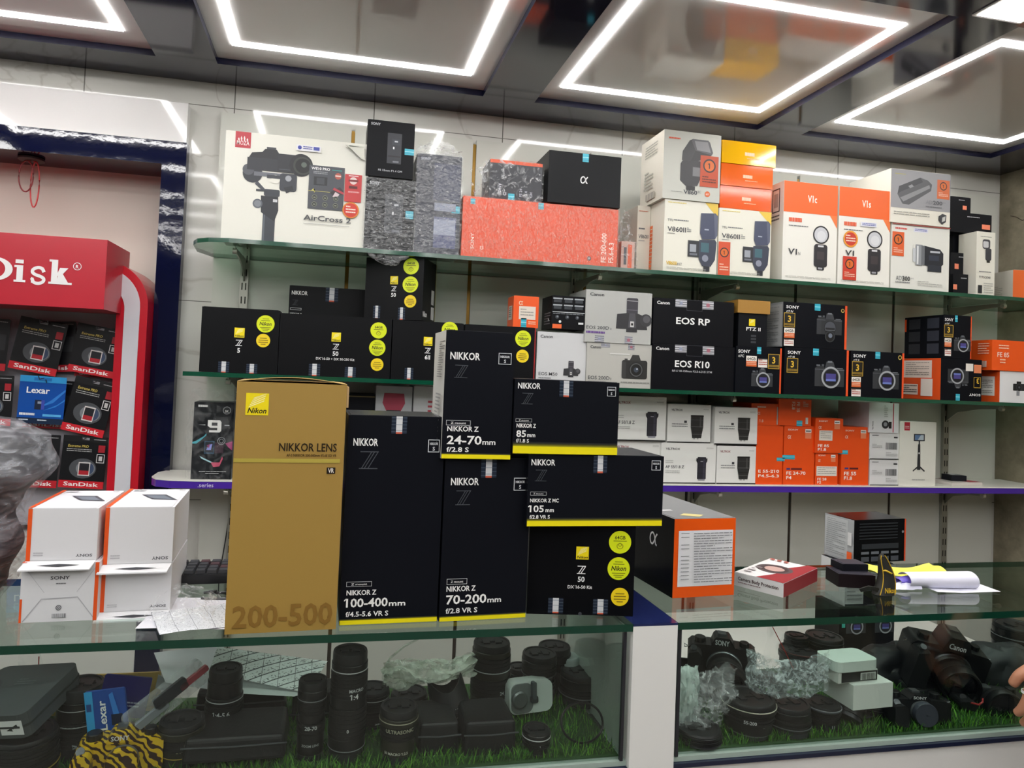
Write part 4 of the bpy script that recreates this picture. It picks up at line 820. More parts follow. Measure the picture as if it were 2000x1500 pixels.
ca7 = sh('camera_box', 'black camera box with gold 3 badge under the box with lens picture', (1533, 677), (1658, 684), 1.952, S2, .15, {'*': SB, 'R': 'ea5526'})
sony_print(ca7, 'α7 III', lambda p: badge3(p, .03, .22, .33), (.7, .56, .58), tp=.48)
ca8 = sh('camera_box', 'black camera box with gold badge and two paper stickers, end of the row', (1662, 684), (1766, 690), 1.952, S2, .15, {'*': SB, 'R': 'ea5526'})
sony_print(ca8, 'α7 II', lambda p: (badge3(p, .02, .22, .34), gb64(p, .02, .57, .17, .22), free(p, .02, .82, .17, .17), p.ring(.91, .1, .05, .02, 'b09a50')), (.66, .58, .54), tp=.5, sl=.24)
c = sh('camera_box', 'black camera box with a downward lens picture, topmost beside the gold lid', (1530, 590), (1655, 596), 1.952, ca7.zt, .17, {'*': SB, 'R': 'ea5526', 'L': '8f9294'})
sony_print(c, 'α7 IV', lambda p: (badge3(p, .01, .23, .34), gb64(p, .02, .58, .16, .22), free(p, .02, .82, .15, .16), p.ring(.92, .12, .045, .02, 'b09a50')), (.72, .46, .52), lens=True, tp=.53)
pr(c, 'L', lambda p: (p.rect(.03, .05, .97, .98, 'a7a9aa'), p.lines(.1, .1, .9, .92, 16, '85888a', th=.3)))
# stack near the east wall
cs = sh('camera_box', 'upside-down black camera box with orange label side', (1838, 699), (1918, 703), 1.96, S2, .16, {'*': SB, 'L': 'e8571e'})
def f(p):
    p.art(.42, .45, .48, A_mirrorless(), rot=math.pi); 
    p.t('SONY', .97, .82, .06, 'f0f0f0', 'l', .03, rot=math.pi, fit=.28); p.t('3', .9, .45, .13, 'e8bc3c', 'c', .03, rot=math.pi, part='warranty_sticker'); p.frame(.8, .42, .97, .68, .012, 'c9a23a', part='warranty_sticker')
    p.rect(.6, .1, .78, .28, 'e9e4dc', part='price_sticker'); p.rect(.8, .12, .98, .32, 'e2865c', part='promo_sticker')
pr(cs, 'F', f); tape(cs, .42, .1, .84, 1)
pr(cs, 'L', lambda p: (p.rect(.04, .05, .78, .48, 'f0e4da', part='paper_label'), p.lines(.1, .1, .72, .44, 7, '9d968e', part='paper_label', th=.35), p.rect(.04, .64, .44, .9, 'f0e4da', part='barcode_label'), p.lines(.06, .67, .42, .87, 4, '55504a', part='barcode_label'), p.rect(.52, .5, .82, .92, 'f3ece4', part='barcode_label')))
c = sh('camera_box', 'black camera box with gold badge atop the upside-down one', (1843, 615), (1898, 617), 1.96, cs.zt, .16, {'*': SB, 'L': '0f1118'})
sony_print(c, 'α7C', lambda p: (badge3(p, .02, .22, .3), gb64(p, .04, .54, .24, .2), free(p, .05, .78, .22, .17)), (.68, .66, .38), tp=.45, sl=.3)
pr(c, 'L', lambda p: (p.rect(0, .05, .05, .35, 'e8571e'), [p.rect(.12, .06+.3*j, .42, .3+.3*j, '252830') or p.lines(.14, .1+.3*j, .4, .22+.3*j, 2, '5d626c') for j in range(3)], [p.rect(.6, .06+.3*j, .9, .3+.3*j, '363a46') or p.rect(.63, .08+.3*j, .66, .3+.3*j, '8d93a4') for j in range(3)]))
cw2 = sh('camera_box', 'white camera box with an orange label end near the rough wall', (1953, 724), (2035, 728), 1.96, S2, .12, {'*': 'e6e6e8', 'L': 'e8571e'})
pr(cw2, 'F', lambda p: p.art(.45, .5, .3, [(rrect(1.5,.75,.08,3), '1f2125'), (R4(-.3,.3,.3,.62), '17181c'), (circ(24,.42,.05,0), '33363c'), (circ(24,.3,.05,0), '121418'), (circ(14,.12,.05,0), '5b616b'), (R4(-.3,-.9,.1,-.42), '8a8d92')])); pr(cw2, 'L', lambda p: (p.rect(.08, .18, .85, .8, 'f0ece6', part='paper_label'), p.lines(.14, .24, .8, .75, 9, '8f8a84', part='paper_label', th=.35)))
c = sh('lens_box', 'orange box with upright white lettering atop the white camera box', (1938, 664), (2045, 669), 1.955, cw2.zt, .17, {'*': 'ef5a1c'}, rough=.3)
pr(c, 'F', lambda p: (p.t('FE 85', .2, .55, .16, 'f8d9c9', 'c', .02), p.lines(.12, .15, .3, .32, 2, 'f8c9a8'), p.lines(.14, .62, .24, .8, 2, 'f8c9a8'))); tape(c, .74, .12, 0, .35)
pr(c, 'L', lambda p: (p.lines(.3, .1, .55, .4, 5, 'f6c2a4'), p.lines(.7, .1, .95, .5, 5, 'f6c2a4'), p.bars(.7, .7, .9, .9, '7d4a36', 7, 'f0d6c6')))
# ---------------------------------------------------------------- bottom wall shelf
Y3 = 2.075
cg = sh('action_camera_box', 'black box with a big white 9 inside a clear bag', (380, 782), (458, 789), Y3, S3, .09, {'*': '101318'})
def f(p):
    p.lines(.1, .035, .34, .065, 1, 'e9e9e9', th=.9); p.ring(.82, .1, .05, .008, '8f9398'); p.t('5K', .82, .125, .028, 'e9e9e9', 'c', .02)
    k = p.h/p.w
    for a in ([(.36,.23),(.66,.23),(.70,.255),(.70,.37),(.66,.39),(.40,.39),(.40,.362),(.60,.362),(.60,.33),(.42,.33),(.36,.305)],): p.quad(a, 'f2f2f0')
    p.quad([(.46, .262), (.6, .262), (.6, .303), (.46, .303)], '1a1d23'); p.quad([(.13,.295),(.3,.29),(.3,.3)], 'b9bcc0'); p.rect(.78, .29, .9, .3, 'b9bcc0')
    p.rect(.3, .5, .55, .67, '2f4e66'); p.rect(.32, .515, .53, .65, '19202c'); p.quad([(.35,.62),(.42,.55),(.5,.54),(.47,.62)], '8a8fd8'); p.quad([(.36,.56),(.44,.54),(.42,.6)], '8c3a6c'); p.rect(.56, .52, .78, .66, '33182a')
    p.quad([(0,.52),(.1,.5),(.28,.44),(.34,.4),(.34,.43),(.2,.5),(.1,.54),(.0,.54)], '4ea7b6'); p.quad([(.2,.7),(.45,.76),(.62,.8),(.5,.79),(.24,.73)], 'a9d3dc'); p.quad([(.48,.78),(.7,.78),(.76,.7),(.78,.73),(.7,.83),(.55,.84)], 'c2506c'); p.quad([(.82,.53),(1,.5),(1,.62),(.9,.58)], 'a33a72')
    p.ring(.72, .5, .05, .008, '8f9398'); p.ring(.72, .5, .028, .006, '8f9398'); p.lines(.2, .895, .88, .91, 1, 'c9cacc'); p.lines(.36, .92, .7, .935, 1, 'c9cacc')
pr(cg, 'F', f)
def bagf(c, m=FILM_C):
    b = MB(); w, d, h = c.w/2+.012, c.d, c.h
    def fn(u, v):
        a = u*2*math.pi; bul = 1+.1*math.sin(v*3.1); sx = math.copysign(abs(math.cos(a))**.45, math.cos(a)); sy = math.copysign(abs(math.sin(a))**.45, math.sin(a))
        p = Vector((sx*w*bul-.006, d/2+sy*(d/2+.007), v*(h+.036))); q = noise.noise_vector(p*28)*.005*(1 if v > .05 else 0); return p+q
    b.grid(fn, 40, 26, m); return b.build('clear_bag', c.root)
bagf(cg, film_mat('bag_film', .02, .2, 24, contrast=(.45, .8)))
c = sh('lens_box', 'black box with white maker lettering behind the tall black lens boxes', (655, 767), (733, 771), 2.09, S3, .11, {'*': '14151c'})
pr(c, 'F', lambda p: (p.t('Canon', .38, .28, .075, 'efefef', 'l', .04, fit=.36), p.rect(0, .02, 1, .035, '6d5f38')))
c = sh('lens_box', 'grey box with a lens under a pink shape behind the tall black boxes', (735, 752), (806, 756), 2.085, S3, .11, {'*': 'c3c4ca'})
pr(c, 'F', lambda p: (p.art(.5, .27, .3, [([(-.35,.65),(.35,.65),(.4,.3),(.22,-.05),(-.22,-.05),(-.4,.3)], 'b4475c'), (R4(-.25,-.6,.25,.05), '2a2b30'), (R4(-.15,-.68,.15,-.6), '8a8b90')]), p.rect(.76, .28, .92, .33, 'cf3434'), p.rect(.76, .33, .92, .42, 'dcdce0')))
c = sh('memory_box', 'white box with red upright lettering behind the 24-70mm box', (808, 753), (855, 756), 2.085, S3, .11, {'*': 'd9dade'})
pr(c, 'F', lambda p: (p.t('LAMP KING', .78, .55, .09, 'c94c5c', 'l', .01, rot=math.pi/2) if 0 else p.lines(.62, .15, .8, .55, 8, 'c94c5c'), p.rect(0, 0, .02, 1, '5a5b60')))
VW = {'*': 'e9e9e6', 'D': '1b1b1b'}
def vil(lab, TL, TR, zb, tall, red=False, txt=None, Y=Y3, d=.12):
    c = sh('lens_box', lab, TL, TR, Y, zb, d, VW)
    def f(p):
        p.t('VILTROX', .08, .17, .055, '8a2f38' if red else '3a3a3d', 'l', .03, fit=.26); p.lines(.82, .1, .95, .14, 2, 'b5b5b2')
        p.rect(0, .972, 1, 1, '1b1b1b')
        if tall: p.art(.74, .56, .36, A_lens(True)); p.t(txt, .08, .62, .075, '5a5b60', 'l', .01, fit=.34); p.lines(.08, .43, .22, .52, 2, 'b0b0ae', th=.3); p.lines(.08, .68, .34, .76, 2, 'b0b0ae', th=.3)
        else: p.art(.68, .55, .36, A_lens(False)); p.rect(.38, .42, .44, .48, '33343a'); p.lines(.1, .5, .46, .62, 2, '8d8e90', th=.4)
    pr(c, 'F', f); return c
v0 = vil('white lens box with a hooded long lens, half hidden by the 105mm box', (1196, 859), (1292, 863), S3, True, True, 'AF 50/1.8 Z', Y=2.085)
v5 = vil('white lens box with a hooded long lens, lower row beside the short-lens box', (1292, 864), (1399, 867), S3, True, False, 'AF 55/1.8 Z')
v6 = vil('white lens box with a short lens, lower row beside the orange boxes', (1401, 869), (1477, 873), S3, False, True, d=.12)
vil('white lens box with a hooded long lens, upper row beside the 85mm box', (1196, 772), (1302, 776), v0.zt, True, True, 'AF 50/1.8 Z')
vil('white lens box with a short lens, upper row in the middle', (1305, 788), (1389, 792), v5.zt, False, Y=2.08)
vil('white lens box with a short lens, upper row touching the orange boxes', (1397, 794), (1480, 797), v6.zt+.004, False, Y=2.07)
OS = {'*': 'ef5216'}
def orange(lab, TL, TR, zb, lines, paper=None, Y=2.08, d=.11, t=None, al=True):
    c = sh('lens_box', lab, TL, TR, Y, zb, d, OS, rough=.35)
    def f(p):
        k = p.w/p.h
        if al: p.t('SONY', .12, .035+.06*k*1.2, .05*k, 'fbe3d6', 'l', .03, fit=.33); p.alpha(.12, .035+.3*k, .09*k, 'fbe3d6'); p.rect(.68, .03+.03*k, .88, .03+.13*k, 'f0ece8', part='certification_sticker'); p.rect(.68, .03+.13*k, .88, .03+.3*k, 'f08a62', part='certification_sticker'); p.rect(.7, .03+.07*k, .86, .03+.1*k, '55504c', part='certification_sticker')
        for s, v, hh, ft in lines: p.t(s, .1, v, hh, 'fff0e8', 'l', .02, fit=ft)
        if paper: u0, w0, u1, w1 = paper; p.rect(u0, w0, u1, w1, 'e9e2d8', part='paper_label'); p.lines(u0+.05, w0+.03, u1-.05, w1-.03, 4, 'a9a39b', part='paper_label', th=.4)
    pr(c, 'F', f); 
    if t: tape(c, *t)
    return c
o1 = orange('tall orange lens box reading E 55-210', (1478, 831), (1530, 832), S3, (('E 55-210', .8, .05, .78), ('F4.5-6.3', .88, .05, .78)), Y=2.075, t=(.93, .3, .54, .6), al=False)
o2 = orange('tall orange lens box reading FE 24-70', (1532, 831), (1592, 833), S3, (('FE 24-70', .83, .055, .62), ('F4', .91, .055, .17)), Y=2.075, t=(.16, .4, .5, .57))
pr(o2, 'F', lambda p: (p.rect(.1, .72, .22, .75, '3a3a80'), p.rect(.25, .72, .6, .75, '5a1a22')))
o6 = orange('small orange lens box reading FE 28, lower of two', (1593, 884), (1637, 885), S3, (('FE 28', .86, .08, .4), ('F2', .96, .08, .17)), (.05, .42, .95, .72), Y=2.075, d=.08)
o5 = orange('small orange lens box reading FE 85, stacked on the FE 28 box', (1593, 816), (1647, 818), o6.zt, (('FE 85', .83, .08, .4), ('F1.8', .94, .08, .3)), (.14, .35, .62, .64), Y=2.068, d=.09)
o7 = orange('orange lens box reading FE 55 beside the white boxes', (1645, 833), (1698, 835), S3, (('FE 55', .83, .06, .45), ('F1.8', .91, .06, .3)), Y=2.075, t=(.05, .35, .4, .47))
pr(o7, 'F', lambda p: (p.rect(.12, .7, .26, .73, '3a3a80'), p.rect(.3, .7, .62, .73, '5a1a22')))
o3 = orange('flat orange box lying on the E 55-210 box', (1468, 787), (1524, 790), o1.zt, (), None, Y=2.075, al=False)
pr(o3, 'F', lambda p: (p.lines(.2, .12, .5, .25, 1, 'f8d4c2'), p.t('α', .22, .5, .16, 'f8d4c2'), p.t('1.8', .3, .85, .13, 'f8d4c2'), p.bars(.88, .12, .98, .95, '8a8078', 5, 'efe9e2')))
o4 = orange('orange box with sideways lettering on the FE 24-70 box', (1522, 778), (1585, 781), o2.zt, (), None, Y=2.07, t=(.64, .18, .8, 1), al=False)
pr(o4, 'F', lambda p: (p.t('FE 35', .55, .1, .13, 'f8d4c2', 'l', .02, rot=-math.pi/2), p.t('F2.8', .4, .1, .13, 'f8d4c2', 'l', .02, rot=-math.pi/2), p.lines(.74, .08, .9, .3, 3, 'f8d4c2'), p.bars(.82, .68, .9, .92, '8a8078', 4, 'efe9e2')))
def wb(lab, TL, TR, zb): 
    c = sh('battery_box', lab, TL, TR, 2.075, zb, .1, {'*': 'dededf', 'D': '222222'})
    pr(c, 'F', lambda p: (p.lines(.08, .08, .3, .14, 1, '4a4b50'), p.rect(.82, .13, .95, .19, '2b2b2f'), p.bars(.55, .36, .94, .62, '55565a', 22, 'c9c9ca'), p.lines(.08, .42, .42, .6, 3, 'a9a9aa', th=.35), p.lines(.55, .72, .94, .9, 3, 'b5b5b6', th=.4), p.rect(0, .97, 1, 1, '222222')))
    return c
w1 = wb('white box with a barcode, lower of two beside the FE 55 box', (1699, 897), (1755, 898), S3)
w2 = wb('white box with a barcode, upper of two beside the FE 55 box', (1699, 845), (1756, 846), w1.zt)
c = sh('headphone_box', 'white box with a round black device on the barcode boxes', (1698, 786), (1756, 788), 2.07, w2.zt, .15, {'*': 'e0dfe4'})
pr(c, 'F', lambda p: (p.circle(.55, .72, .14, '2a2a30'), p.circle(.55, .71, .07, '8d9098'), p.rect(.66, .62, .76, .85, '1c1c20'), p.rect(.8, 0, .83, .98, 'c2304a'), p.t('VILTROX', .15, .9, .05, '33343a', 'l', .02, rot=math.pi/2), p.lines(.5, .08, .62, .5, 6, 'b9b9bc')))
c = sh('phone_gimbal_box', 'tall white box picturing a phone on a selfie gimbal', (1758, 822), (1829, 825), 2.07, S3, .1, {'*': 'e4e3da'})
pr(c, 'F', lambda p: (p.rect(.12, .01, .27, .14, 'b8253a'), p.lines(.14, .07, .25, .12, 2, 'f0d8d8'), p.art(.5, .5, .5, [(R4(-.16,.4,.24,.62), '3a3c42'), ([(-.12,.43),(-.12,.59),(.2,.59),(.2,.43)], '5f7fa8'), ([(-.02,.43),(.1,.59),(.2,.59),(.2,.43)], 'b5c2cc'), (R4(.02,.3,.07,.42), '33353a'), ([(-.02,-.5),(.0,.3),(.08,.3),(.1,-.5)], '2d2f33'), (circ(12,.03,.04,.02), 'c9cacc'), ([(.02,-.42),(-.17,-.56),(-.18,-.52),(.0,-.38)], '2d2f33'), ([(.06,-.42),(.25,-.56),(.26,-.52),(.08,-.38)], '2d2f33')]), p.lines(.35, .9, .7, .92, 1, '77787a')))
# loose things at the shelf end
a = aty(1868, 938, 2.12)
c = carton('leaflet_pad', 'red and white flat card pack lying at the end of the violet shelf', 'leaflet', (a.x+.015, 2.09, S3+.0003), .15, .10, .010, {'*': 'd9d2cc'}, rz=math.radians(6)); pr(c, 'T', lambda p: (p.quad([(.35,.02),(.8,.02),(.98,.98),(.6,.98)], 'c2304a'), p.quad([(.83,.02),(.95,.02),(.98,.5)], '3f9a7a')))
c2 = carton('battery_charger', 'small black flat charger on the red and white card pack', 'charger', (a.x+.006, 2.115, S3+.0112), .058, .05, .02, {'*': '1d1f26'}, rz=math.radians(-8), bevel=.004); pr(c2, 'T', lambda p: (p.rect(.1, .2, .9, .8, '8d9094'), p.rect(.2, .3, .5, .7, 'c9cacc')))
# ---------------------------------------------------------------- big boxes on the counter
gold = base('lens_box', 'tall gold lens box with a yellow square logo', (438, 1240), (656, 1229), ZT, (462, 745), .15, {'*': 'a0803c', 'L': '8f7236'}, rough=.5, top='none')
gw, gh = gold.w, gold.h
def f(p):
    p.rect(.0, 0, .0, 0, '000000') if 0 else None
    nikon_logo(p, .085, .045, .088, False); p.t('Nikon', .085+.044*p.h/p.w, .045+.08, .022, '16140a', 'c', .03, shear=.25, fit=.17)
    p.t('NIKKOR LENS', .93, .275, .034, '241a08', 'r', .015, fit=.53); p.t('AF-S NIKKOR 200-500mm f/5.6E ED VR', .93, .297, .011, '4a3612', 'r', .02, fit=.46)
    p.rect(.003, .306, .965, .322, 'c3b150', metal=.3); p.rect(.845, .34, .925, .366, '1b120c'); p.t('VR', .885, .361, .018, 'f0ece4', 'c', .04, fit=.055)
    p.t('200-500', .06, .975, .088, '86642a', 'l', .03, fit=.9)
pr(gold, 'F', f)
b = MB()
def flap(u, v): return Vector((-gw/2+gw*u, .001+.13*v, gh+.001+.008*math.sin(u*math.pi)*(1-v*.6)))
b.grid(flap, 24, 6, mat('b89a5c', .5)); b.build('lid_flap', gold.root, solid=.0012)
b = MB(); b.box((gw/2+.0002, .002, gh-.035), (gw/2+.0035, .1, gh-.003), mat('b7986a', .6)); b.build('side_flap', gold.root, .0006)
def nik(name, lab, A, B, zb, topA, d, fn, rough=.38, **k):
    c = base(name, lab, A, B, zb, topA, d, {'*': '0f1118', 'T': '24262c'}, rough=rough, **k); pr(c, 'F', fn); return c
Y_ = lambda y: y
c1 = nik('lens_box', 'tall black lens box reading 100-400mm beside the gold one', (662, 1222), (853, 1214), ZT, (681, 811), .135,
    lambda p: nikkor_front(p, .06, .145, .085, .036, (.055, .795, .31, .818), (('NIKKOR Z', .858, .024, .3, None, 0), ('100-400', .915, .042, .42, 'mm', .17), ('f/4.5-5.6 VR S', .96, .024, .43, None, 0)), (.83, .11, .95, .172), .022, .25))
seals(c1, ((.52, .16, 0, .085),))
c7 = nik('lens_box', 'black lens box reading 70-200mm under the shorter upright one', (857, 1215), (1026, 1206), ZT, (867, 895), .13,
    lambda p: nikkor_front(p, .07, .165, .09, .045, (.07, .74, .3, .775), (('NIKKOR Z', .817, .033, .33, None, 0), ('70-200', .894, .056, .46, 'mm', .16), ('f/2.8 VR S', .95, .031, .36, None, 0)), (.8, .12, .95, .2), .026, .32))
seals(c7, ((.5, .18, 0, .12),))
def onf(name, lab, ref, A, B, zb, topA, d, fn, **k):
    """box standing on another: bottom front corners given at height zb"""
    return nik(name, lab, A, B, zb, topA, d, fn, **k)
def yb(name, lab, TL, TR, Y, zb, d, cols, fn, **k):
    c = sh(name, lab, TL, TR, Y, zb, d, cols, **k); pr(c, 'F', fn); return c
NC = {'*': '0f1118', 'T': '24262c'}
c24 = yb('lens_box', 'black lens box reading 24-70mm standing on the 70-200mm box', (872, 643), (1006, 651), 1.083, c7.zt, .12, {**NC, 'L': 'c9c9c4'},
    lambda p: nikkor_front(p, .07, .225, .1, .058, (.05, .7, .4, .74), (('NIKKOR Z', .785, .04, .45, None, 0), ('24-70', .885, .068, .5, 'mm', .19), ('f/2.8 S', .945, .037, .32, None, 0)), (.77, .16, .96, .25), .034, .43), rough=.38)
pr(c24, 'L', lambda p: (p.lines(.5, .08, .95, .38, 16, '66676a', th=.4), p.lines(.5, .5, .95, .9, 14, '8a8b8d', th=.4)))
cz5 = base('camera_box', 'black camera kit box with three round yellow stickers on the counter', (1028, 1199), (1236, 1204), ZT, (1031, 1020), .15, {'*': '090a0e'}, rough=.35)
pr(cz5, 'F', lambda p: (nikon_logo(p, .445, .25, .14), zlogo(p, .5, .46, .09, 'f2f2f2'), p.t('50', .5, .635, .058, 'f2f2f2', 'c', .02), p.t('DX 16-50 Kit', .49, .71, .036, 'e8e8e8', 'c', .02), p.circle(.5, .985, .02, '3a3c42')))
sticker(cz5, (('g', .855, .19, .125), ('n', .85, .48, .125), ('w', .87, .79, .1)))
seals(cz5, ((.27, .14, .82, .985), (.69, .14, .82, .985)))
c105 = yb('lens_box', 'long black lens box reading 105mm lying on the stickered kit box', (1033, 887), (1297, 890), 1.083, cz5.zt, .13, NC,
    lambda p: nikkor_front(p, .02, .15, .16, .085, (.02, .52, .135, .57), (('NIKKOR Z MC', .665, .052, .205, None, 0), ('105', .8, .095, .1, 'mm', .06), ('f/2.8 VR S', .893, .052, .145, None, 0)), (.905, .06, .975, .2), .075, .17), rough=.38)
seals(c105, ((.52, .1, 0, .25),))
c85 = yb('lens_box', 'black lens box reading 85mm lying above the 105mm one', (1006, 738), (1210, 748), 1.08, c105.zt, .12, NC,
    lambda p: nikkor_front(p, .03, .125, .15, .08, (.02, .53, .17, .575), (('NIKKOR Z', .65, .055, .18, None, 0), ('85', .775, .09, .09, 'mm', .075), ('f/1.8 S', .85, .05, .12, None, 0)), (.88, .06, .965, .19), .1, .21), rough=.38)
seals(c85, ((.485, .13, -.0, .22),))
# alpha box turned, orange end
cA = base('camera_box', 'black box with an orange end and a long paper label on the counter', (1313, 1169), (1433, 1162), ZT, (1314, 1014), .26, {'*': '090a0e', 'F': 'f0590c', 'T': '8a8b8c'}, rough=.3)
pr(cA, 'F', lambda p: (p.rect(.07, .15, .955, .86, 'e9e9ec', part='paper_label'), [p.lines(.11, .18+.048*i, .24, .2+.048*i, 1, '8a8c90', part='paper_label', th=.5) for i in range(13) if i not in (2, 5)], p.lines(.3, .18, .93, .82, 20, '6f7176', part='paper_label', th=.28)))
pr(cA, 'L', lambda p: p.alpha(.68, .44, .16, 'f2f2f2', .15, sx=1)); tape(cA, .32, .08, 0, .1, 'L')
pr(cA, 'T', lambda p: (p.rect(.1, .7, .3, .74, 'd8d8d8'), p.quad([(.2,.9),(.45,.96),(.6,.9),(.35,.84)], 'd8c98a')))
# camera body protection box
P0 = atz(1530, 1168, ZT); P1 = atz(1434, 1143, ZT); P2 = atz(1607, 1135, ZT)
rz = math.atan2(P0.y-P1.y, P0.x-P1.x); w = (P0-P1).length; zt = HC+(ray(1435, 1118).z*(P1.y/ray(1435, 1118).y))
c = carton('filter_box', 'flat white and maroon box with a camera on its lid, lying on the counter', 'box', ((P0.x+P1.x)/2, (P0.y+P1.y)/2, ZT+.0003), (P0-P1).length, .172, .026, {'*': 'e9e7e6', 'R': '8a2a30'}, rz=rz)
pr(c, 'F', lambda p: (p.t('Camera Body Protection', .08, .52, .26, '3a1a1e', 'l', .02, fit=.82), p.lines(.08, .66, .55, .78, 1, '8a6a6c')))
pr(c, 'T', lambda p: (p.quad([(0,0),(.9,.0),(1,.15),(1,.5),(.62,.42),(.3,.3),(0,.3)], '9a3036') if 0 else p.quad([(.45,1),(.62,.7),(.55,.42),(.8,.0),(1,0),(1,1)], '9a3036'), p.ring(.45, .5, .2, .045, '5a5254', sy=1.0), p.circle(.45, .5, .155, '3f383a'), p.circle(.45, .5, .11, 'c9a8a0'), p.lines(.1, .55, .25, .95, 4, '8d8486'), [p.circle(.1+.15*i, .08, .03, 'b35a50') for i in range(3)]))
# stack of black camera boxes behind the counter
YR = 1.55
zc = aty(1690, 1290, YR).z
t = thing('storage_cabinet', 'low white storage cabinet behind the display cases', 'cabinet', (1.2, YR-.02, 0))
b = MB(); b.box((-.35, 0, 0), (.62, .4, zc), mat('d8d6d0', .35)); b.build('cabinet_body', t, .002)
b = MB(); b.box((-.34, -.004, .05), (.13, -.0005, zc-.02), mat('dedcd6', .35)); b.build('cabinet_door', t, .001)
b = MB(); b.box((.14, -.004, .05), (.61, -.0005, zc-.02), mat('dedcd6', .35)); b.build('cabinet_door', t, .001)
s3 = sh('camera_box', 'black box with two camera fronts pictured, lowest of the stack behind the counter', (1640, 1183), (1747, 1184), YR, zc, .09, {'*': '0a0b10'})
pr(s3, 'F', lambda p: (p.art(.3, .35, .34, A_mirrorless()), p.art(.82, .35, .34, A_mirrorless()), p.rect(.04, .3, .1, .38, '3fb4a4')))
s2 = sh('camera_box', 'middle box of the stack with white label end, seen through counter glass', (1652, 1098), (1744, 1102), YR, s3.zt, .09, {'*': '1a1c22', 'L': 'cfd0d0'})
pr(s2, 'F', lambda p: (p.t('SONY', .46, .26, .08, 'c9cacc', 'l', .03, fit=.2), p.rect(0, .05, .38, .95, 'c6c8c9', part='paper_label'), p.lines(.03, .1, .35, .9, 9, '8a8c8e', part='paper_label', th=.3)))
aa = aty(1668, 1013, YR); w = aty(1780, 1019, YR).x-aa.x
c = carton('camera_box', 'black spec-printed camera box with orange edge, top of the stack behind the counter', 'box', ((aa.x+aty(1780, 1019, YR).x)/2-.003, YR+.005, s2.zt+.0005), w, .095, (aa.z+aty(1780, 1019, YR).z)/2-s2.zt, {'*': '0b0c10', 'L': 'a9acae'}, rz=math.radians(6), rough=.25)
pr(c, 'F', lambda p: ([p.rect(.1, .08+.07*i, .84, .1+.07*i, '30343a') for i in range(6)], p.rect(.15, .56, .86, .68, '2c3036'), [p.rect(.14+.19*i, .74, .29+.19*i, .8, '6d7278') for i in range(4)], [p.rect(.14+.19*i, .86, .29+.19*i, .97, '4a4e55') for i in range(4)], p.rect(.972, 0, 1, 1, 'e0502a'), p.circle(.94, .3, .03, '8d9094')))
pr(c, 'L', lambda p: (p.rect(.03, .04, .8, .96, 'b9bcbd', part='paper_label'), p.lines(.08, .08, .75, .92, 18, '8a8d8f', part='paper_label', th=.3), p.rect(.84, .3, .97, .6, 'd8d8d8', part='barcode_label'), p.rect(.82, .75, .98, 1, 'e8602a')))
# ---------------------------------------------------------------- alcove card display
SD = thing('card_display', 'red merchandising rack with a white-banded rounded frame in the alcove', 'display rack', (-.9, 2.17, ZT-.6))
def dl(x, y, Y): q = aty(x, y, Y); return q.x+.9, q.y-2.17, q.z-(ZT-.6)
M_RED = mat('c3172a', .28, coat=.3); M_RED2 = mat('8d1220', .35); M_REDH = mat('b81f31', .3, coat=.2)
zb0 = 0.0
XO, XI, XWO, XWI = -.546+.9, -.631+.9, -.567+.9, -.609+.9
ztop = aty(245, 510, 2.17).z-(ZT-.6)
def arch(xo, ro, zt, m, y0, y1, xi, ri, zi, name):
    n = 12; b = MB()
    out = [(xo, .5)]+[(xo-ro+ro*math.cos(a*math.pi/2/n), zt-ro+ro*math.sin(a*math.pi/2/n)) for a in range(n+1)]+[(-1.0, zt)]
    inn = [(xi, .5)]+[(xi-ri+ri*math.cos(a*math.pi/2/n), zi-ri+ri*math.sin(a*math.pi/2/n)) for a in range(n+1)]+[(-1.0, zi)]
    k = len(out); vs = [(x, y0, z) for x, z in out+inn]+[(x, y1, z) for x, z in out+inn]; fs = []
    for i in range(k-1):
        fs.append((i, i+1, k+i+1, k+i)); fs.append((i+1, i, 2*k+i, 2*k+i+1)); fs.append((k+i, k+i+1, 3*k+i+1, 3*k+i)); fs.append((2*k+i, 3*k+i, 3*k+i+1, 2*k+i+1))
    b.add(vs, fs, m); return b.build(name, SD)
arch(XO, .13, ztop, M_RED, 0, .20, XI, .07, ztop-.085, 'rounded_frame')
o = arch(XWO, .112, ztop-.021, mat('d3d3da', .35), -.0025, 0, XWI, .08, ztop-.063, 'white_band')
b = MB(); b.box((-1.0, .065, .5), (XI-.001, .085, ztop-.086), mat('aeabb3', .5)); 
b.build('back_panel', SD)
hx1 = -.6195+.9; hz1 = 1.7395-(ZT-.6); hz0 = 1.5495-(ZT-.6)
b = MB(); b.box((-1.0, -.15, hz0), (hx1, .0595, hz1), M_REDH); b.build('header_box', SD, .002)
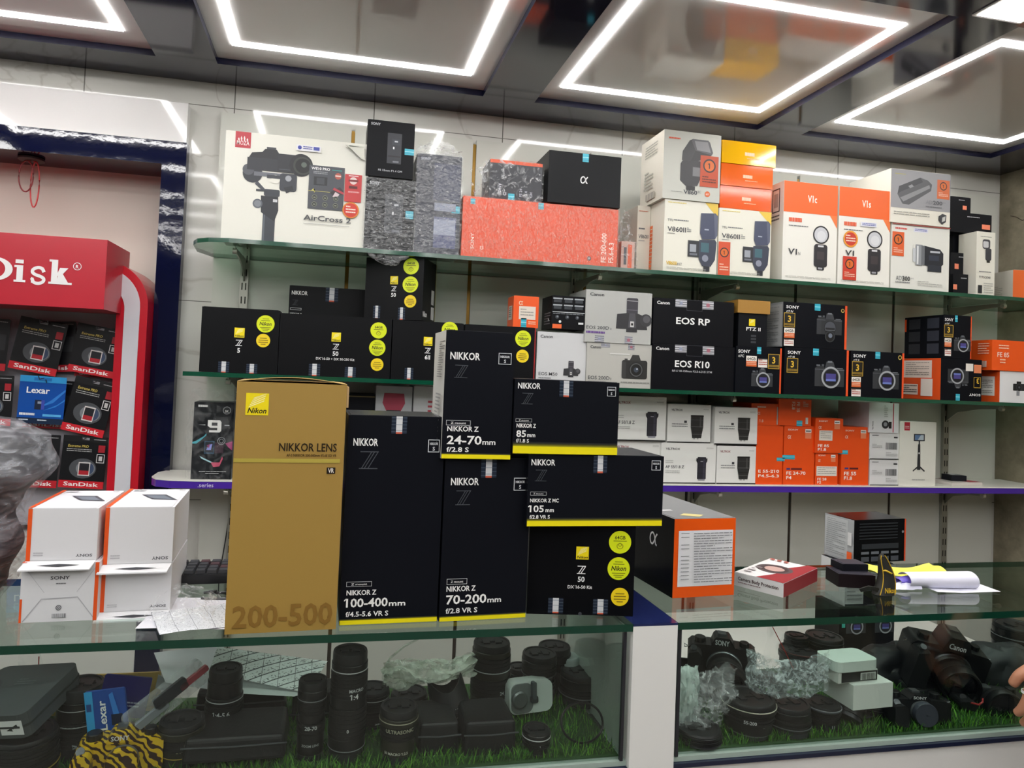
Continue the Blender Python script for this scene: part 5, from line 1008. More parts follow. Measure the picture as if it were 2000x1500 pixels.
# large serif lettering on the header
def serif_print():
    W, H = hx1+1.0, hz1-hz0; p = Print(W, H)
    def X(px): return (aty(px, 530, 2.02).x+.9+1.0)/W
    cap = .335; bl = .68; wt = 'eceaea'; k = H/W
    # D  i  s  k drawn with slab serifs
    def stem(u, v0, v1, w): p.rect(u, v0, u+w, v1, wt)
    uD = X(-42); wD = X(25)-uD
    out = [(uD+wD*.38, bl-cap*1.0)]; 
    stem(uD+wD*.14, bl-cap, bl, wD*.2); p.rect(uD, bl-cap, uD+wD*.45, bl-cap+.03, wt); p.rect(uD, bl-.03, uD+wD*.45, bl, wt)
    n = 16; ao, ai = [], []
    for i in range(n+1):
        a = -math.pi/2+math.pi*i/n; ao.append((uD+wD*.42+wD*.58*math.cos(a), bl-cap/2+cap/2*math.sin(a))); ai.append((uD+wD*.42+wD*.36*math.cos(a), bl-cap/2+(cap/2-.035)*math.sin(a)))
    for i in range(n): p.quad([ao[i], ao[i+1], ai[i+1], ai[i]], wt)
    xi = X(33); wi = X(53)-xi; stem(xi, bl-.235, bl, wi*.62); p.rect(xi-wi*.25, bl-.03, xi+wi*.9, bl, wt); p.rect(xi-wi*.25, bl-.235, xi+wi*.3, bl-.205, wt); p.rect(xi-.003, bl-.315, xi+wi*.64, bl-.262, wt)
    p.stroke([(.82,.72),(.7,.93),(.45,1.0),(.16,.88),(.1,.68),(.3,.53),(.6,.44),(.82,.3),(.78,.1),(.5,-.02),(.2,.05),(.08,.3)], X(61), bl, .22, wt, .2, sx=.92); p.rect(X(83), bl-.225, X(85.5), bl-.15, wt); p.rect(X(62), bl-.08, X(64.5), bl, wt)
    xk = X(101); stem(xk, bl-cap-.01, bl, wi*.62); p.rect(xk-wi*.25, bl-.03, xk+wi*.85, bl, wt); p.rect(xk-wi*.25, bl-cap-.01, xk+wi*.3, bl-cap+.02, wt)
    xe = X(138); p.quad([(xk+wi*.5, bl-.12), (xe-.02, bl-.235), (xe-.004, bl-.235), (xk+wi*.95, bl-.115)], wt); p.quad([(xk+wi*.7, bl-.14), (xk+wi*1.15, bl-.15), (xe-.001, bl), (xe-.026, bl)], wt); p.rect(xe-.036, bl-.03, xe+.004, bl, wt)
    p.ring(X(151), bl-.27, .055, .009, wt); p.t('R', X(151), bl-.243, .05, wt, 'c', .02)
    place_print(p, SD, (-1.0, -.1505, hz0), (1,0,0), (0,0,1), (0,-1,0))
serif_print()
# packs on hooks
def pack(name, lab, TL, W, H, rz2, kind, Y=2.14, grp=None, hook=True):
    W *= .86; H *= .9; Y = min(Y+.04, 2.222)
    """TL pixel of the hanging card's top centre; W,H metres; rz2 roll in the card's plane"""
    a = aty(TL[0], TL[1], Y); t = thing(name, lab, 'memory card pack', (a.x, Y, a.z), 0, grp, 0, rz2)
    b = MB(); col = {'sd': '15161a', 'lx': '0d4fa8', 'side': '1a1a1e'}[kind]
    b.prism(rrect(W, H, .003, 3, 0, -H/2), 0, .0012, mat(col, .3)); b.build('backing_card', t)
    p = Print(W, H)
    if kind == 'sd':
        p.rect(.0, .0, 1, .12, '101114'); p.rect(.42, .03, .58, .075, '8a8a90'); p.lines(.68, .05, .95, .08, 1, 'a9aaae'); p.t('Extreme PRO', .12, .22, .05, 'c9b45a', 'l', .03, fit=.46, shear=.1)
        p.lines(.1, .25, .66, .32, 2, 'b5b5b5', th=.35); p.rect(.8, .16, .95, .3, 'a51f2c'); p.frame(.78, .33, .96, .5, .012, 'dcdcdc'); p.rect(.83, .37, .91, .46, 'c9c9c9')
        p.circle(.5, .62, .24, '4a4d52', sy=.8, part='blister'); p.circle(.56, .62, .17, '7b8086', sy=.8, part='blister'); p.circle(.6, .62, .12, '3b4a66', part='blister')
        p.rect(.4, .5, .66, .76, 'd9d4d2', part='memory_card'); p.rect(.42, .52, .64, .7, '1d1e24', part='memory_card'); p.rect(.42, .66, .64, .74, 'b02430', part='memory_card')
        p.rect(0, .86, 1, 1, 'cc1f2d'); p.t('SanDisk', .5, .96, .075, 'f6efee', 'c', .035, fit=.78)
    elif kind == 'lx':
        p.rect(0, 0, 1, .13, '2f9fe0'); p.rect(.3, .03, .68, .1, '1b78c4'); p.t('Lexar', .16, .36, .13, 'f2f6fa', 'l', .03, fit=.5)
        p.quad([(.45,.66),(.7,.5),(1,.25),(1,.3),(.75,.55)], '2e7fd6'); p.quad([(.55,.72),(.85,.58),(1,.46),(1,.5),(.8,.64)], '2e7fd6'); p.rect(.36, .5, .54, .7, '14223e', part='memory_card'); p.rect(.42, .53, .5, .58, '8d9ab0', part='memory_card'); p.rect(.5, .5, .57, .7, '3f50b4', part='memory_card')
        p.lines(.05, .78, .38, .84, 1, 'e2eaf4', th=.8); p.rect(.55, .79, .95, .84, '59b4ee'); p.rect(0, .88, 1, 1, '0a2340'); p.lines(.05, .91, .25, .96, 1, 'cfd8e4'); p.lines(.45, .91, .65, .96, 1, 'cfd8e4')
    elif kind == 'side':
        p.lines(.6, .05, .95, .08, 1, 'a9aaae'); p.rect(.6, .3, .95, .6, '2b2c31'); p.rect(0, .86, 1, 1, 'b81c2a'); p.t('SanDisk', .5, .96, .075, 'f6efee', 'c', .035, fit=.78)
    place_print(p, t, (-W/2, -.0002, -H), (1,0,0), (0,0,1), (0,-1,0))
    if hook:
        b = MB(); b.tube([(0, 2.228-Y, -.004), (0, .01, -.004), (0, -.03, -.008), (0, -.038, .001)], .0014, mat('5b5b60', .3, .8)); b.build('peg_hook', t)
    return t
R_ = math.radians; G1 = 'card packs hanging in the alcove'
g = 'second packs hanging behind'
pack('memory_card_pack', 'black and red pack hung behind the white-mottled pack in the top row', (103, 628), .145, .165, R_(-3), 'side', 2.175, G1)
pack('memory_card_pack', 'black pack with twin cards and a white blotch, top row', (88, 626), .148, .170, R_(10), 'sd', 2.15, G1)
pack('memory_card_pack', 'black pack with a yellow-white card, top row touching the red frame', (198, 638), .145, .160, R_(9), 'sd', 2.15, G1)
pack('memory_card_pack', 'black and red pack showing below the yellow-white card pack', (196, 640), .135, .165, R_(2), 'side', 2.18, G1)
pack('memory_card_pack', 'blue memory card pack in the middle row', (86, 735), .142, .153, R_(2), 'lx', 2.15, G1)
pack('memory_card_pack', 'black pack half hidden behind the blue memory card pack', (100, 742), .15, .158, R_(2), 'side', 2.18, G1)
pack('memory_card_pack', 'black pack with silver swirl tilted in the middle row', (190, 742), .135, .180, R_(12), 'sd', 2.15, G1)
pack('memory_card_pack', 'black pack with silver swirl hanging straight in the bottom row', (169, 852), .140, .168, R_(3), 'sd', 2.15, G1)
pack('memory_card_pack', 'black pack mostly covered by the film-wrapped bundle, bottom row', (78, 848), .13, .17, R_(2), 'side', 2.15, G1)
pack('memory_card_pack', 'black pack cut by the picture edge in the top row', (-24, 620), .14, .165, R_(3), 'side', 2.15, G1)
pack('memory_card_pack', 'brown-toned pack cut by the picture edge in the middle row', (-14, 732), .13, .16, R_(1), 'sd', 2.15, G1)
# cable dangling from the alcove top
a = aty(62, 303, 2.31); t = thing('dangling_cable', 'looped red and black wire hanging from the alcove top', 'cable', (a.x, 2.31, 2.018))
b = MB(); b.lathe([(.001, -.006), (.036, -.006), (.036, 0), (.001, 0)], mat('2a0d10', .5), None, 24); b.build('ceiling_rose', t)
b = MB(); pts = [(0, 0, -.006)]
for i in range(24):
    a2 = i/23*math.pi*2; pts.append((-.012+.02*math.sin(a2), .0, -.055+.048*math.cos(a2)))
b.tube(pts, .0022, mat('7a1a20', .4)); b.build('wire_loop', t)
b = MB(); pts = [(0.004, .004, -.006)]
for i in range(24):
    a2 = i/23*math.pi*2; pts.append((.012+.012*math.sin(a2), .004, -.078+.07*math.cos(a2)))
b.tube(pts, .0022, mat('b02a2c', .4)); b.build('wire_loop', t)
# wires on the east wall end
a = aty(1950, 435, 2.2); t = thing('loose_wire', 'thin dark wire sticking out by the rough wall near the dark box heap', 'wire', (a.x-.06, 2.1, a.z))
b = MB(); b.tube([(0,0,0),(.05,.02,.004),(.1,.04,.0),(.12,.03,.006)], .0012, mat('38251f', .5)); b.build('wire', t)
# ---------------------------------------------------------------- counter, west part
SW = {'*': 'dfdfe2', 'L': 'ea5a20', 'T': 'e9e9ee'}
def swhite(lab, TL, TR, Y, zb, d, cols, rz=0, lid=True, front='up', **k):
    c = sh('camera_box', lab, TL, TR, Y, zb, d, cols, rz=rz, **k)
    def f(p):
        if front == 'up':
            p.rect(.0, .0, .06, 1, 'e8571e'); p.t('SONY', .72+.22, .88, .055, '55565c', 'l', .03, rot=math.pi, fit=.24); p.lines(.1, .84, .24, .92, 2, 'a9a9ae', th=.4)
        else:
            for q in ([(0,.0),(.3,.5)], [(1,.0),(.72,.5)]): (x0, y0), (x1, y1) = q; p.quad([(x0,y0),(x0+.006,y0),(x1+.006,y1),(x1,y1)], 'b9b9bd')
            p.quad([(.04,.98),(.27,.6),(.74,.58),(.97,.96),(.96,.97),(.735,.595),(.275,.615),(.05,.99)], 'b5b5ba')
            p.rect(.95, 0, 1, 1, 'e8571e'); p.rect(0, .6, .03, 1, 'e8571e'); p.t('SONY', .5, .28, .06, '4a4b50', 'c', .04, fit=.25); p.lines(.45, .34, .58, .38, 1, '8d8d92'); p.ring(.5, .76, .045, .012, '55565c'); p.ring(.5, .76, .02, .01, '55565c'); p.bars(.42, .86, .6, .93, '77787d', 16, 'dcdce0')
    pr(c, 'F', f)
    pr(c, 'T', lambda p: (p.quad([(.3,.35),(.55,.62),(.95,.66),(.7,.36)], '4a4c55'), p.quad([(.38,.4),(.57,.58),(.86,.62),(.68,.41)], '77808c'), p.rect(.0, .0, .06, 1, 'e8571e'), p.lines(.1, .06, .3, .22, 1, 'c9c9ce'), p.lines(.85, .08, .95, .16, 1, 'a9a9ae')))
    if lid:
        b = MB(); w = c.w/2; b.add([(-w-.0,-.001,.0),(w,-.001,.0),(w-.004,-.019,-.008),(-w-.004,-.019,-.008),(-w,-.001,-.002),(w,-.001,-.002),(w-.004,-.019,-.010),(-w-.004,-.019,-.010)], [(0,1,2,3)[::-1],(4,5,6,7),(3,2,6,7),(1,2,6,5),(0,3,7,4)], mat('ececef', .4))
        b.add([(-.03,-.012,-.0036),(.0,-.015,-.0046),(.03,-.012,-.0036),(.0,-.009,-.0026)], [(0,1,2,3)], mat('33343a', .4)); b.build('front_flap', c.root)
    return c
l1 = swhite('white camera box with a folded-flap front, lower of the stack nearest the film bundle', (44, 1100), (194, 1097), 1.14, ZT, .145, SW, rz=R_(2), lid=False, front='x')
u1 = swhite('white upside-down camera box, upper of the stack nearest the film bundle', (57, 992), (193, 992), 1.145, l1.zt+.001, .15, SW, rz=R_(2))
l2 = swhite('white upside-down camera box, lower of the stack beside the loose papers', (200, 1108), (336, 1098), 1.16, ZT+.006, .16, SW, rz=R_(3))
b = MB(); b.box((-l2.w/2, 0, -.006), (l2.w/2, .1, -.0004), mat('e4e4e8', .4)); b.build('bottom_flap', l2.root)
u2 = swhite('white upside-down camera box, upper of the stack beside the loose papers', (208, 992), (341, 988), 1.16, l2.zt+.001, .16, SW, rz=R_(3))
# film-wrapped dark bundle
def blob(name, lab, cat, C0, R0, m, m2, seed, spow=.7, n=(56, 44), amp=.012):
    t = thing(name, lab, cat, C0)
    def mk(k, a, mm, nm, sc):
        b = MB()
        def fn(u, v):
            th = u*2*math.pi; ph = (v-.5)*math.pi
            cx = math.copysign(abs(math.cos(th))**spow, math.cos(th))*math.cos(ph)**.7; cy = math.copysign(abs(math.sin(th))**spow, math.sin(th))*math.cos(ph)**.7; cz = math.copysign(abs(math.sin(ph))**.8, math.sin(ph))
            p = Vector((cx*R0[0], cy*R0[1], cz*R0[2]+R0[2]))*1.0; q = noise.noise_vector(Vector((cx, cy, cz))*sc+Vector((seed, 0, 0)))*a; z = p.z
            p = Vector((p.x*k, p.y*k, z))+q; p.z = max(p.z, .0005); return p
        b.grid(fn, n[0], n[1], mm); return b.build(nm, t)
    mk(.95, amp*.8, m, 'dark_contents', 3); mk(1.03, amp, m2, 'plastic_wrap', 9); return t
FB = film_mat('bundle_film', .12, .62, 20, stretch=(1, 1, 3.2), diff='c9ccd4', contrast=(.42, .8))
m, n, l, b_ = newm('dark_padded_cloth'); b_.inputs['Base Color'].default_value = hexc('1b1a20'); b_.inputs['Roughness'].default_value = .5
a = atz(-60, 1175, ZT)
t = thing('wrapped_bag', 'big dark padded bag bundled in clear plastic film at the counter end', 'bag', (a.x-.062, 1.235, ZT))
def bagshape(k, amp, mm, nm, sc, z0, z1, seed, push):
    b = MB()
    def fn(u, v):
        th = u*2*math.pi; z = z0+(z1-z0)*v
        prof = [(0,.10),(.12,.125),(.3,.145),(.48,.125),(.56,.135),(.72,.17),(.85,.155),(.95,.11),(1,.0)]
        for i in range(len(prof)-1):
            if prof[i][0] <= v <= prof[i+1][0]:
                f = (v-prof[i][0])/(prof[i+1][0]-prof[i][0]); f = f*f*(3-2*f); r = prof[i][1]*(1-f)+prof[i+1][1]*f; break
        x = math.copysign(abs(math.cos(th))**.8, math.cos(th))*r*k; y = math.copysign(abs(math.sin(th))**.8, math.sin(th))*r*.72*k
        q = noise.noise_vector(Vector((x*sc, y*sc, z*sc*1.4+seed)))*amp*min(1, 8*v+.05)
        return Vector((x+q.x+push*math.sin(v*3.1)**2*.0, y+q.y, max(z+q.z*.6, .0005)))
    b.grid(fn, 64, 56, mm); return b.build(nm, t)
HB = aty(20, 812, 1.2).z-ZT
bagshape(.93, .010, m, 'padded_bag', 9, 0, HB-.008, 1, 0)
bagshape(1.04, .007, FB, 'plastic_wrap', 16, 0, HB+.004, 4, 0)
pb = Print(.05, .02); pb.t('Nikon', .0, .9, .8, 'c9cacf', 'l', .03, rot=0); place_print(pb, t, (.085, -.118, .13), (.8,-.0,-.3), (0,0,1), (0,-1,0)) if 0 else None
# keyboard
a = atz(350, 1163, ZT); t = thing('keyboard', 'black computer keyboard lying among cables behind the gold box', 'keyboard', (a.x+.085, 1.275, ZT+.012), R_(2))
b = MB(); b.prismz(rrect(.22, .085, .008, 4, 0, .04), 0, .016, mat('15161a', .35)); b.build('keyboard_case', t, .002)
b = MB()
for i in range(11):
    for j in range(4): b.taper((-.104+i*.019, .004+j*.019, .0162), (-.104+i*.019+.0165, .004+j*.019+.0165, .0215), mat('3a3c42' if (i+j) % 5 else '4a3238', .45), .85)
b.build('key_rows', t)
t = thing('cable_tangle', 'tangle of dark cables under the keyboard', 'cable', (a.x+.09, 1.235, ZT))
b = MB(); r = random.Random(5)
for k in range(1):
    pts = [(-.05+.13*i/30+.012*math.sin(i*.9), .01*math.cos(i*.7)+.012*math.sin(i*.3), .005+.0035*math.sin(i*.5)) for i in range(31)]
    b.tube(pts, .0022, mat('2b2c30', .4))
b.build('cable', t)
b = MB(); b.tube([(-.05,-.012,.003),(0,-.02,.003),(.06,-.006,.003),(.1,.0,.004)], .0018, mat('3a3b40', .4)); b.build('cable', t)
t = thing('wall_cable', 'thin black cable hanging down the white boards behind the gold box', 'cable', (aty(445, 1000, 2.24).x, 2.243, ZT-.2))
b = MB(); P_ = [aty(452, 950, 2.243), aty(447, 1010, 2.243), aty(441, 1050, 2.243), aty(435, 1085, 2.243), aty(428, 1125, 2.243), aty(425, 1180, 2.243)]
b.tube([p-t.location for p in P_], .0016, mat('17181b', .4)); b.build('cable', t)
# papers and clear bag beside the gold box
def sheet(name, lab, cat, loc, w, d, rz, m, curl=.01, seed=0, prt=None, solid=.0004, n=(20, 16), grp=None):
    t = thing(name, lab, cat, loc, rz, grp); b = MB()
    def fn(u, v):
        x, y = (u-.5)*w, (v-.5)*d; z = curl*(.6+noise.noise(Vector((u*2.2+seed, v*2.2, seed)))*.7+.5*(u-.5)**2*2)
        return Vector((x, y, max(z, .0006)))
    b.grid(fn, n[0], n[1], m); b.build('sheet', t, solid=0)
    return t
M_PAPER = mat('e6e6ee', .6)
slab('wall_north_dado', (XW, 2.236, 0), (-.546, 2.39, .90), mat('d6d5d0', .3))
def printed_paper(name, base='dfe2ea', ink='6d727c', rows=26, cols=5, ax=1):
    m, n, l, b = newm(name); tc = n.new('ShaderNodeTexCoord'); sp = n.new('ShaderNodeSeparateXYZ'); l.new(tc.outputs['Generated'], sp.inputs[0])
    def band(o, k, th):
        a = n.new('ShaderNodeMath'); a.operation = 'MULTIPLY'; a.inputs[1].default_value = k; f = n.new('ShaderNodeMath'); f.operation = 'FRACT'; c = n.new('ShaderNodeMath'); c.operation = 'LESS_THAN'; c.inputs[1].default_value = th
        l.new(sp.outputs[o], a.inputs[0]); l.new(a.outputs[0], f.inputs[0]); l.new(f.outputs[0], c.inputs[0]); return c
    c1 = band(ax, rows, .12); c2 = band(0, cols, .03); c3 = band(ax, rows, .7); c4 = n.new('ShaderNodeTexNoise'); c4.inputs['Scale'].default_value = 38
    l.new(tc.outputs['Generated'], c4.inputs['Vector']); g = n.new('ShaderNodeMath'); g.operation = 'GREATER_THAN'; g.inputs[1].default_value = .6; l.new(c4.outputs['Fac'], g.inputs[0])
    mul = n.new('ShaderNodeMath'); mul.operation = 'MULTIPLY'; l.new(g.outputs[0], mul.inputs[0]); l.new(c3.outputs[0], mul.inputs[1])
    m1 = n.new('ShaderNodeMath'); m1.operation = 'MAXIMUM'; l.new(c1.outputs[0], m1.inputs[0]); l.new(c2.outputs[0], m1.inputs[1]); m2 = n.new('ShaderNodeMath'); m2.operation = 'MAXIMUM'; l.new(m1.outputs[0], m2.inputs[0]); l.new(mul.outputs[0], m2.inputs[1])
    mi = n.new('ShaderNodeMix'); mi.data_type = 'RGBA'; mi.inputs[6].default_value = hexc(base); mi.inputs[7].default_value = hexc(ink); l.new(m2.outputs[0], mi.inputs[0]); l.new(mi.outputs[2], b.inputs['Base Color']); b.inputs['Roughness'].default_value = .5; return m
M_TABLE = printed_paper('printed_table_paper', 'eceff4', '7d828c')
a = atz(395, 1205, ZT)
sheet('paper_sheet', 'white sheet with a grey printed table lying beside the gold box', 'paper', (a.x, 1.13, ZT), .13, .10, R_(20), M_TABLE, .006, 3)
sheet('paper_sheet', 'plain lavender-white sheet under the printed table sheet', 'paper', (a.x+.0, 1.16, ZT), .16, .14, R_(-5), M_PAPER, .002, 6)
t = thing('plastic_bag', 'flattened clear plastic bag between the white boxes and the gold box', 'plastic bag', (a.x-.03, 1.15, ZT+.012))
b = MB(); b.grid(lambda u, v: Vector(((u-.5)*.1, (v-.5)*.13, .004+.03*math.sin(u*3.1)*math.sin(v*3.1)))+noise.noise_vector(Vector((u*5, v*5, 2)))*.008, 26, 26, FILM_C); b.build('film', t)
# things on the east part of the counter
a = atz(1686, 1168, ZT)
c = carton('charger_box', 'small black box with white maker lettering beside the knotted camera strap', 'box', (a.x+.035, 1.20, ZT+.0003), .072, .055, .026, {'*': '1c1416', 'T': '2c2a33'}, rz=R_(-14)); cbz = ZT+.0268
c2 = carton('battery_charger', 'dark flat pack leaning over the small black box near the strap', 'box', (a.x+.05, 1.222, cbz), .055, .04, .014, {'*': '17181e', 'T': '33343e'}, rz=R_(-6))
# strap
t = thing('camera_strap', 'knotted black camera strap with yellow lettering on the counter', 'camera strap', (atz(1748, 1175, ZT).x+.012, 1.165, ZT))
b = MB(); M_ST = mat('16150f', .6); M_YE = mat('a8861c', .5)
def ribbon(pts, wv, th, m, me):
    P = [Vector(p) for p in pts]; vs, fs = [], []
    for k, p in enumerate(P):
        d = (P[min(k+1, len(P)-1)]-P[max(k-1, 0)]).normalized(); s = d.cross(Vector((0, 1, .15))).normalized(); nrm = s.cross(d)
        for q in (-1, 1): vs += [p+s*wv*q+nrm*th, p+s*wv*q-nrm*th]
    for k in range(len(P)-1):
        a, c = 4*k, 4*(k+1); fs += [(a, a+2, c+2, c), (a+1, c+1, c+3, a+3), (a, c, c+1, a+1), (a+2, a+3, c+3, c+2)]
    b.add(vs, fs, m, None, True)
    for q in (-1, 1): b.tube([P[k]+(P[min(k+1, len(P)-1)]-P[max(k-1, 0)]).normalized().cross(Vector((0, 1, .15))).normalized()*wv*q*.8 for k in range(len(P))], .0006, me)
def wv(v): return .0165*(1-v)**.6+.0055
def sy_(v): return .012*(1-v)+.004
b.grid(lambda u, v: Vector((wv(v)*math.cos(u*6.2832)+.006*math.sin(v*4), sy_(v)*math.sin(u*6.2832)-.004, .0008+.074*v)), 28, 18, M_ST)
b.lathe([(.001, 0), (.0055, 0), (.0035, .004), (.001, .006)], M_ST, Tr(.006*math.sin(4), -.004, .0735), 16); b.build('strap_loop', t)
b = MB()
for sg in (-1, 1): b.tube([(wv(v/12)*sg*.75+.006*math.sin(v/3), -sy_(v/12)*.68-.0045, .002+.074*v/12) for v in range(13)], .0008, mat('c9a326', .5))
b.tube([(.011*math.cos(a*.4)+.004, -.0048+.009*math.sin(a*.4), .045+.003*math.sin(a*.8)) for a in range(17)], .0018, mat('d8b42c', .5)); b.build('yellow_piping', t)
b = MB(); ribbon([(-.045,.004,.006),(-.034,-.006,.014),(-.02,-.010,.012),(-.012,-.008,.006)], .004, .0012, M_ST, mat('5d5a55', .5)); o = b.build('strap_end', t)
p = Print(.026, .012); p.t('Nikon', .02, .95, .85, 'e2b92c', 'l', .04, fit=.96); place_print(p, t, (-.0115, -.0205, .007), (1,0,0), (0,0,1), (0,-1,0))
# envelope and rolled papers
a = atz(1790, 1145, ZT)
sheet('envelope', 'yellow paper envelope lying under the rolled papers', 'envelope', (a.x+.02, 1.25, ZT), .17, .09, R_(-8), mat('e8df5a', .6), .022, 9)
t = thing('paper_roll', 'loosely rolled white papers with a violet print inside on the counter', 'paper', (atz(1850, 1155, ZT).x, 1.19, ZT), R_(-4))
b = MB()
def roll(u, v):
    a = .4+v*5.6; r = .016+.0012*v; taper = 1+.15*(u-.5)
    return Vector(((u-.5)*.15, r*taper*math.cos(a)*1.25, .0165+r*taper*math.sin(a)*.95))
b.grid(roll, 16, 34, mat('dedeee', .5)); b.build('rolled_sheet', t)
b = MB(); b.grid(lambda u, v: Vector((-.09+.05*u, .012*math.cos(v*6), .015+(.004+.010*u)*math.sin(v*6.2))), 8, 16, mat('6c5cc0', .4)); o = b.build('printed_sheet', t); o['label'] = 'violet printed sheet'
b = MB(); b.grid(lambda u, v: Vector((-.03+.14*u, -.035+.05*v, .001+.004*abs(u-.4))), 10, 6, mat('e8e8f2', .5)); b.build('flat_sheet', t)
b = MB(); b.grid(lambda u, v: Vector((-.11+.06*u, -.02+.045*v*(.4+.6*u), .004+.024*u*math.sin(v*3)))+noise.noise_vector(Vector((u*3, v*3, 1)))*.004, 12, 12, mat('dcdcf0', .4)); b.build('folded_sheet', t)
# ---------------------------------------------------------------- lenses and cameras inside the cases
M_LB = mat('0f1012', .36); M_LB2 = mat('17181b', .5); M_RB = mat('0a0b0c', .6); M_CAP = mat('1a1b1d', .42); M_LO = mat('1f1f14', .45)
def ring_text(root, txt, r, z, hh, ang, c='d9dadc', bold=.02):
    vs, fs, W = text_mesh(txt, bold); k = hh/CAPH; b = MB(); out = []
    for x, y in vs:
        a = ang+((x-W/2)*k)/r; rr = r+.0004; out.append((rr*math.sin(a), -rr*math.cos(a), z+y*k))
    b.add(out, fs, mat(c, .5)); return b.build('printed_lettering', root)
def lens_parts(t, r, h, style=0, cap=True, accent=None, txts=(), body=None, sc=None):
    B = body or M_LB
    segs = {0: [(0, .10, .92, 'm'), (.10, .22, 1, 'b'), (.22, .5, 1.03, 'z'), (.5, .60, .98, 'b'), (.60, .82, 1.0, 'f'), (.82, .90, .98, 'a'), (.90, 1, .94, 'c')],
            1: [(0, .08, .84, 'm'), (.08, .34, .9, 'b'), (.34, .48, .96, 'z'), (.48, .60, .9, 'b'), (.60, .80, .98, 'f'), (.80, .90, 1.0, 'a'), (.90, 1, .97, 'c')],
            2: [(0, .2, 1, 'm'), (.2, .55, 1.02, 'z'), (.55, .82, .98, 'a'), (.82, 1, .96, 'c')],
            3: [(0, .12, .9, 'c'), (.12, .3, .94, 'b'), (.3, .56, 1, 'z'), (.56, .66, .95, 'b'), (.66, .86, .9, 'a'), (.86, 1, .86, 'c')],
            4: [(0, .15, .8, 'm'), (.15, .45, .86, 'b'), (.45, .7, .94, 'z'), (.7, .86, 1, 'a'), (.86, 1, .96, 'c')]}[style]
    n = 0; b = MB(); prev = None
    for z0, z1, k, kind in segs:
        a, c, R = z0*h, z1*h, r*k
        if kind in 'mba':
            b.lathe([(R*.97, a), (R, a+.0008), (R, c-.0008), (R*.97, c)], B if kind != 'm' else mat('303236', .3, .4), None, 36)
    b.build('barrel', t)
    for z0, z1, k, kind in segs:
        a, c, R = z0*h, z1*h, r*k
        if kind in 'zf':
            q = MB(); nr = max(3, int((c-a)/.006)); pf = [(R*.985, a)]
            for i in range(nr):
                za = a+(c-a)*i/nr; zb_ = a+(c-a)*(i+1)/nr; pf += [(R, za+.0005), (R, zb_-.0012), (R*.975, zb_-.0010), (R*.975, zb_)]
            q.lathe(pf, M_RB, None, 72, rib=.022 if kind == 'z' else .012); q.build('zoom_ring' if kind == 'z' else 'focus_ring', t)
        if kind == 'c' and cap and z1 == 1:
            q = MB(); q.lathe([(R*.6, a), (R*.97, a), (R, a+.001), (R, c-.003), (R*.96, c), (R*.86, c), (R*.84, c-.0018), (.0005, c-.0018)], M_CAP, None, 48, caps=False)
            for s in (-1, 1): q.box((s*R*.45-.004*s-.006, -R*.28, c-.002), (s*R*.45-.004*s+.006, R*.28, c+.0004), M_CAP)
            q.box((-R*.62, -.0022, c-.002), (R*.62, .0022, c-.0003), M_RB); q.build('lens_cap', t)
        elif kind == 'c':
            q = MB(); q.lathe([(R*.6, a), (R, a), (R, c), (R*.9, c), (R*.85, c-.004), (R*.3, c-.010), (.0005, c-.008)], M_CAP, None, 40, caps=False); q.build('end_cap' if z0 == 0 else 'filter_rim', t)
    for z, col in (accent or ()):
        q = MB(); R = [r*k for z0, z1, k, kd in segs if z0 <= z <= z1][0]*1.012; q.lathe([(R*.97, z*h-.0007), (R, z*h-.0006), (R, z*h+.0006), (R*.97, z*h+.0007)], mat(col, .3, .3), None, 48, caps=False); q.build('accent_ring', t)
    for s, z, hh, ang, col in txts:
        R = max(r*k for z0, z1, k, kd in segs if z0-.02 <= z <= z1+.02)*1.012; ring_text(t, s, R, z*h, hh*h, ang, col)
GL = 'lenses stored in the display cases'
def lens(lab, px, yt, hw, Y, zb=None, style=0, accent=None, txts=(), body=None, tilt=0, roll=0, h=None, cap=True):
    zb = ZG+.001 if zb is None else zb; P = aty(px, yt, Y); r = (aty(px+hw, yt, Y).x-aty(px-hw, yt, Y).x)/2
    h = h or max(.02, P.z-zb-r*.12); t = thing('camera_lens', lab, 'camera lens', (P.x, Y, zb), 0, GL, R_(tilt), R_(roll))
    lens_parts(t, r, h, style, cap, accent, txts, body); t['h'] = 0; del t['h']; return t, zb+h, r
WH = 'dfe0e2'
def on(P): return P[1]
# west case -----------------------------------------------------------
def zpx(px, py, Y): return aty(px, py, Y).z
lens('black zoom lens with white ring standing on its cap under the printed paper', 442, 1299, 38, 1.20, zpx(442, 1448, 1.2), 3, ((.62, WH), (.35, 'b9babc')), (('1:4-5.6', .45, .06, 0, 'c9cacc'),))
lens('slim black lens in front of the black pouch, beside the tallest lens', 612, 1322, 29, 1.13, None, 1, ((.78, '8d8f92'),), (('28-70', .42, .05, 0, 'c4c6c8'), ('ZOOM LENS', .2, .03, 0, 'a9abad')))
lens('tall black telephoto lens with thin white ring beneath the big black box', 685, 1264, 36, 1.125, None, 0, ((.84, WH), (.12, '8d9094')), (('MACRO', .665, .03, .4, 'c9cacc'), ('1:4', .6, .05, .3, 'dcdcdc'), ('0', .3, .03, 0, 'dcdcdc')))
lens('dark lens half hidden behind the tall telephoto lens', 728, 1338, 34, 1.22, None, 1, ((.8, 'c9cacc'),), (('24-85mm', .15, .04, .4, 'c9cacc'),))
lens('olive-tinted lens with a silver ring beside the tall telephoto', 780, 1372, 38, 1.11, None, 4, ((.8, 'b9b6a0'),), (('ULTRASONIC', .62, .07, 0, 'a9a894'), ('50 MACRO 1:2.5', .2, .05, -.2, 'c9c9bc')), M_LO)
lens('black lens in the dark middle of the case under the lens hood', 866, 1378, 36, 1.19, None, 1, ((.8, '8d8f80'),), (('35', .3, .06, .3, 'a9a9a0'),), M_LO)
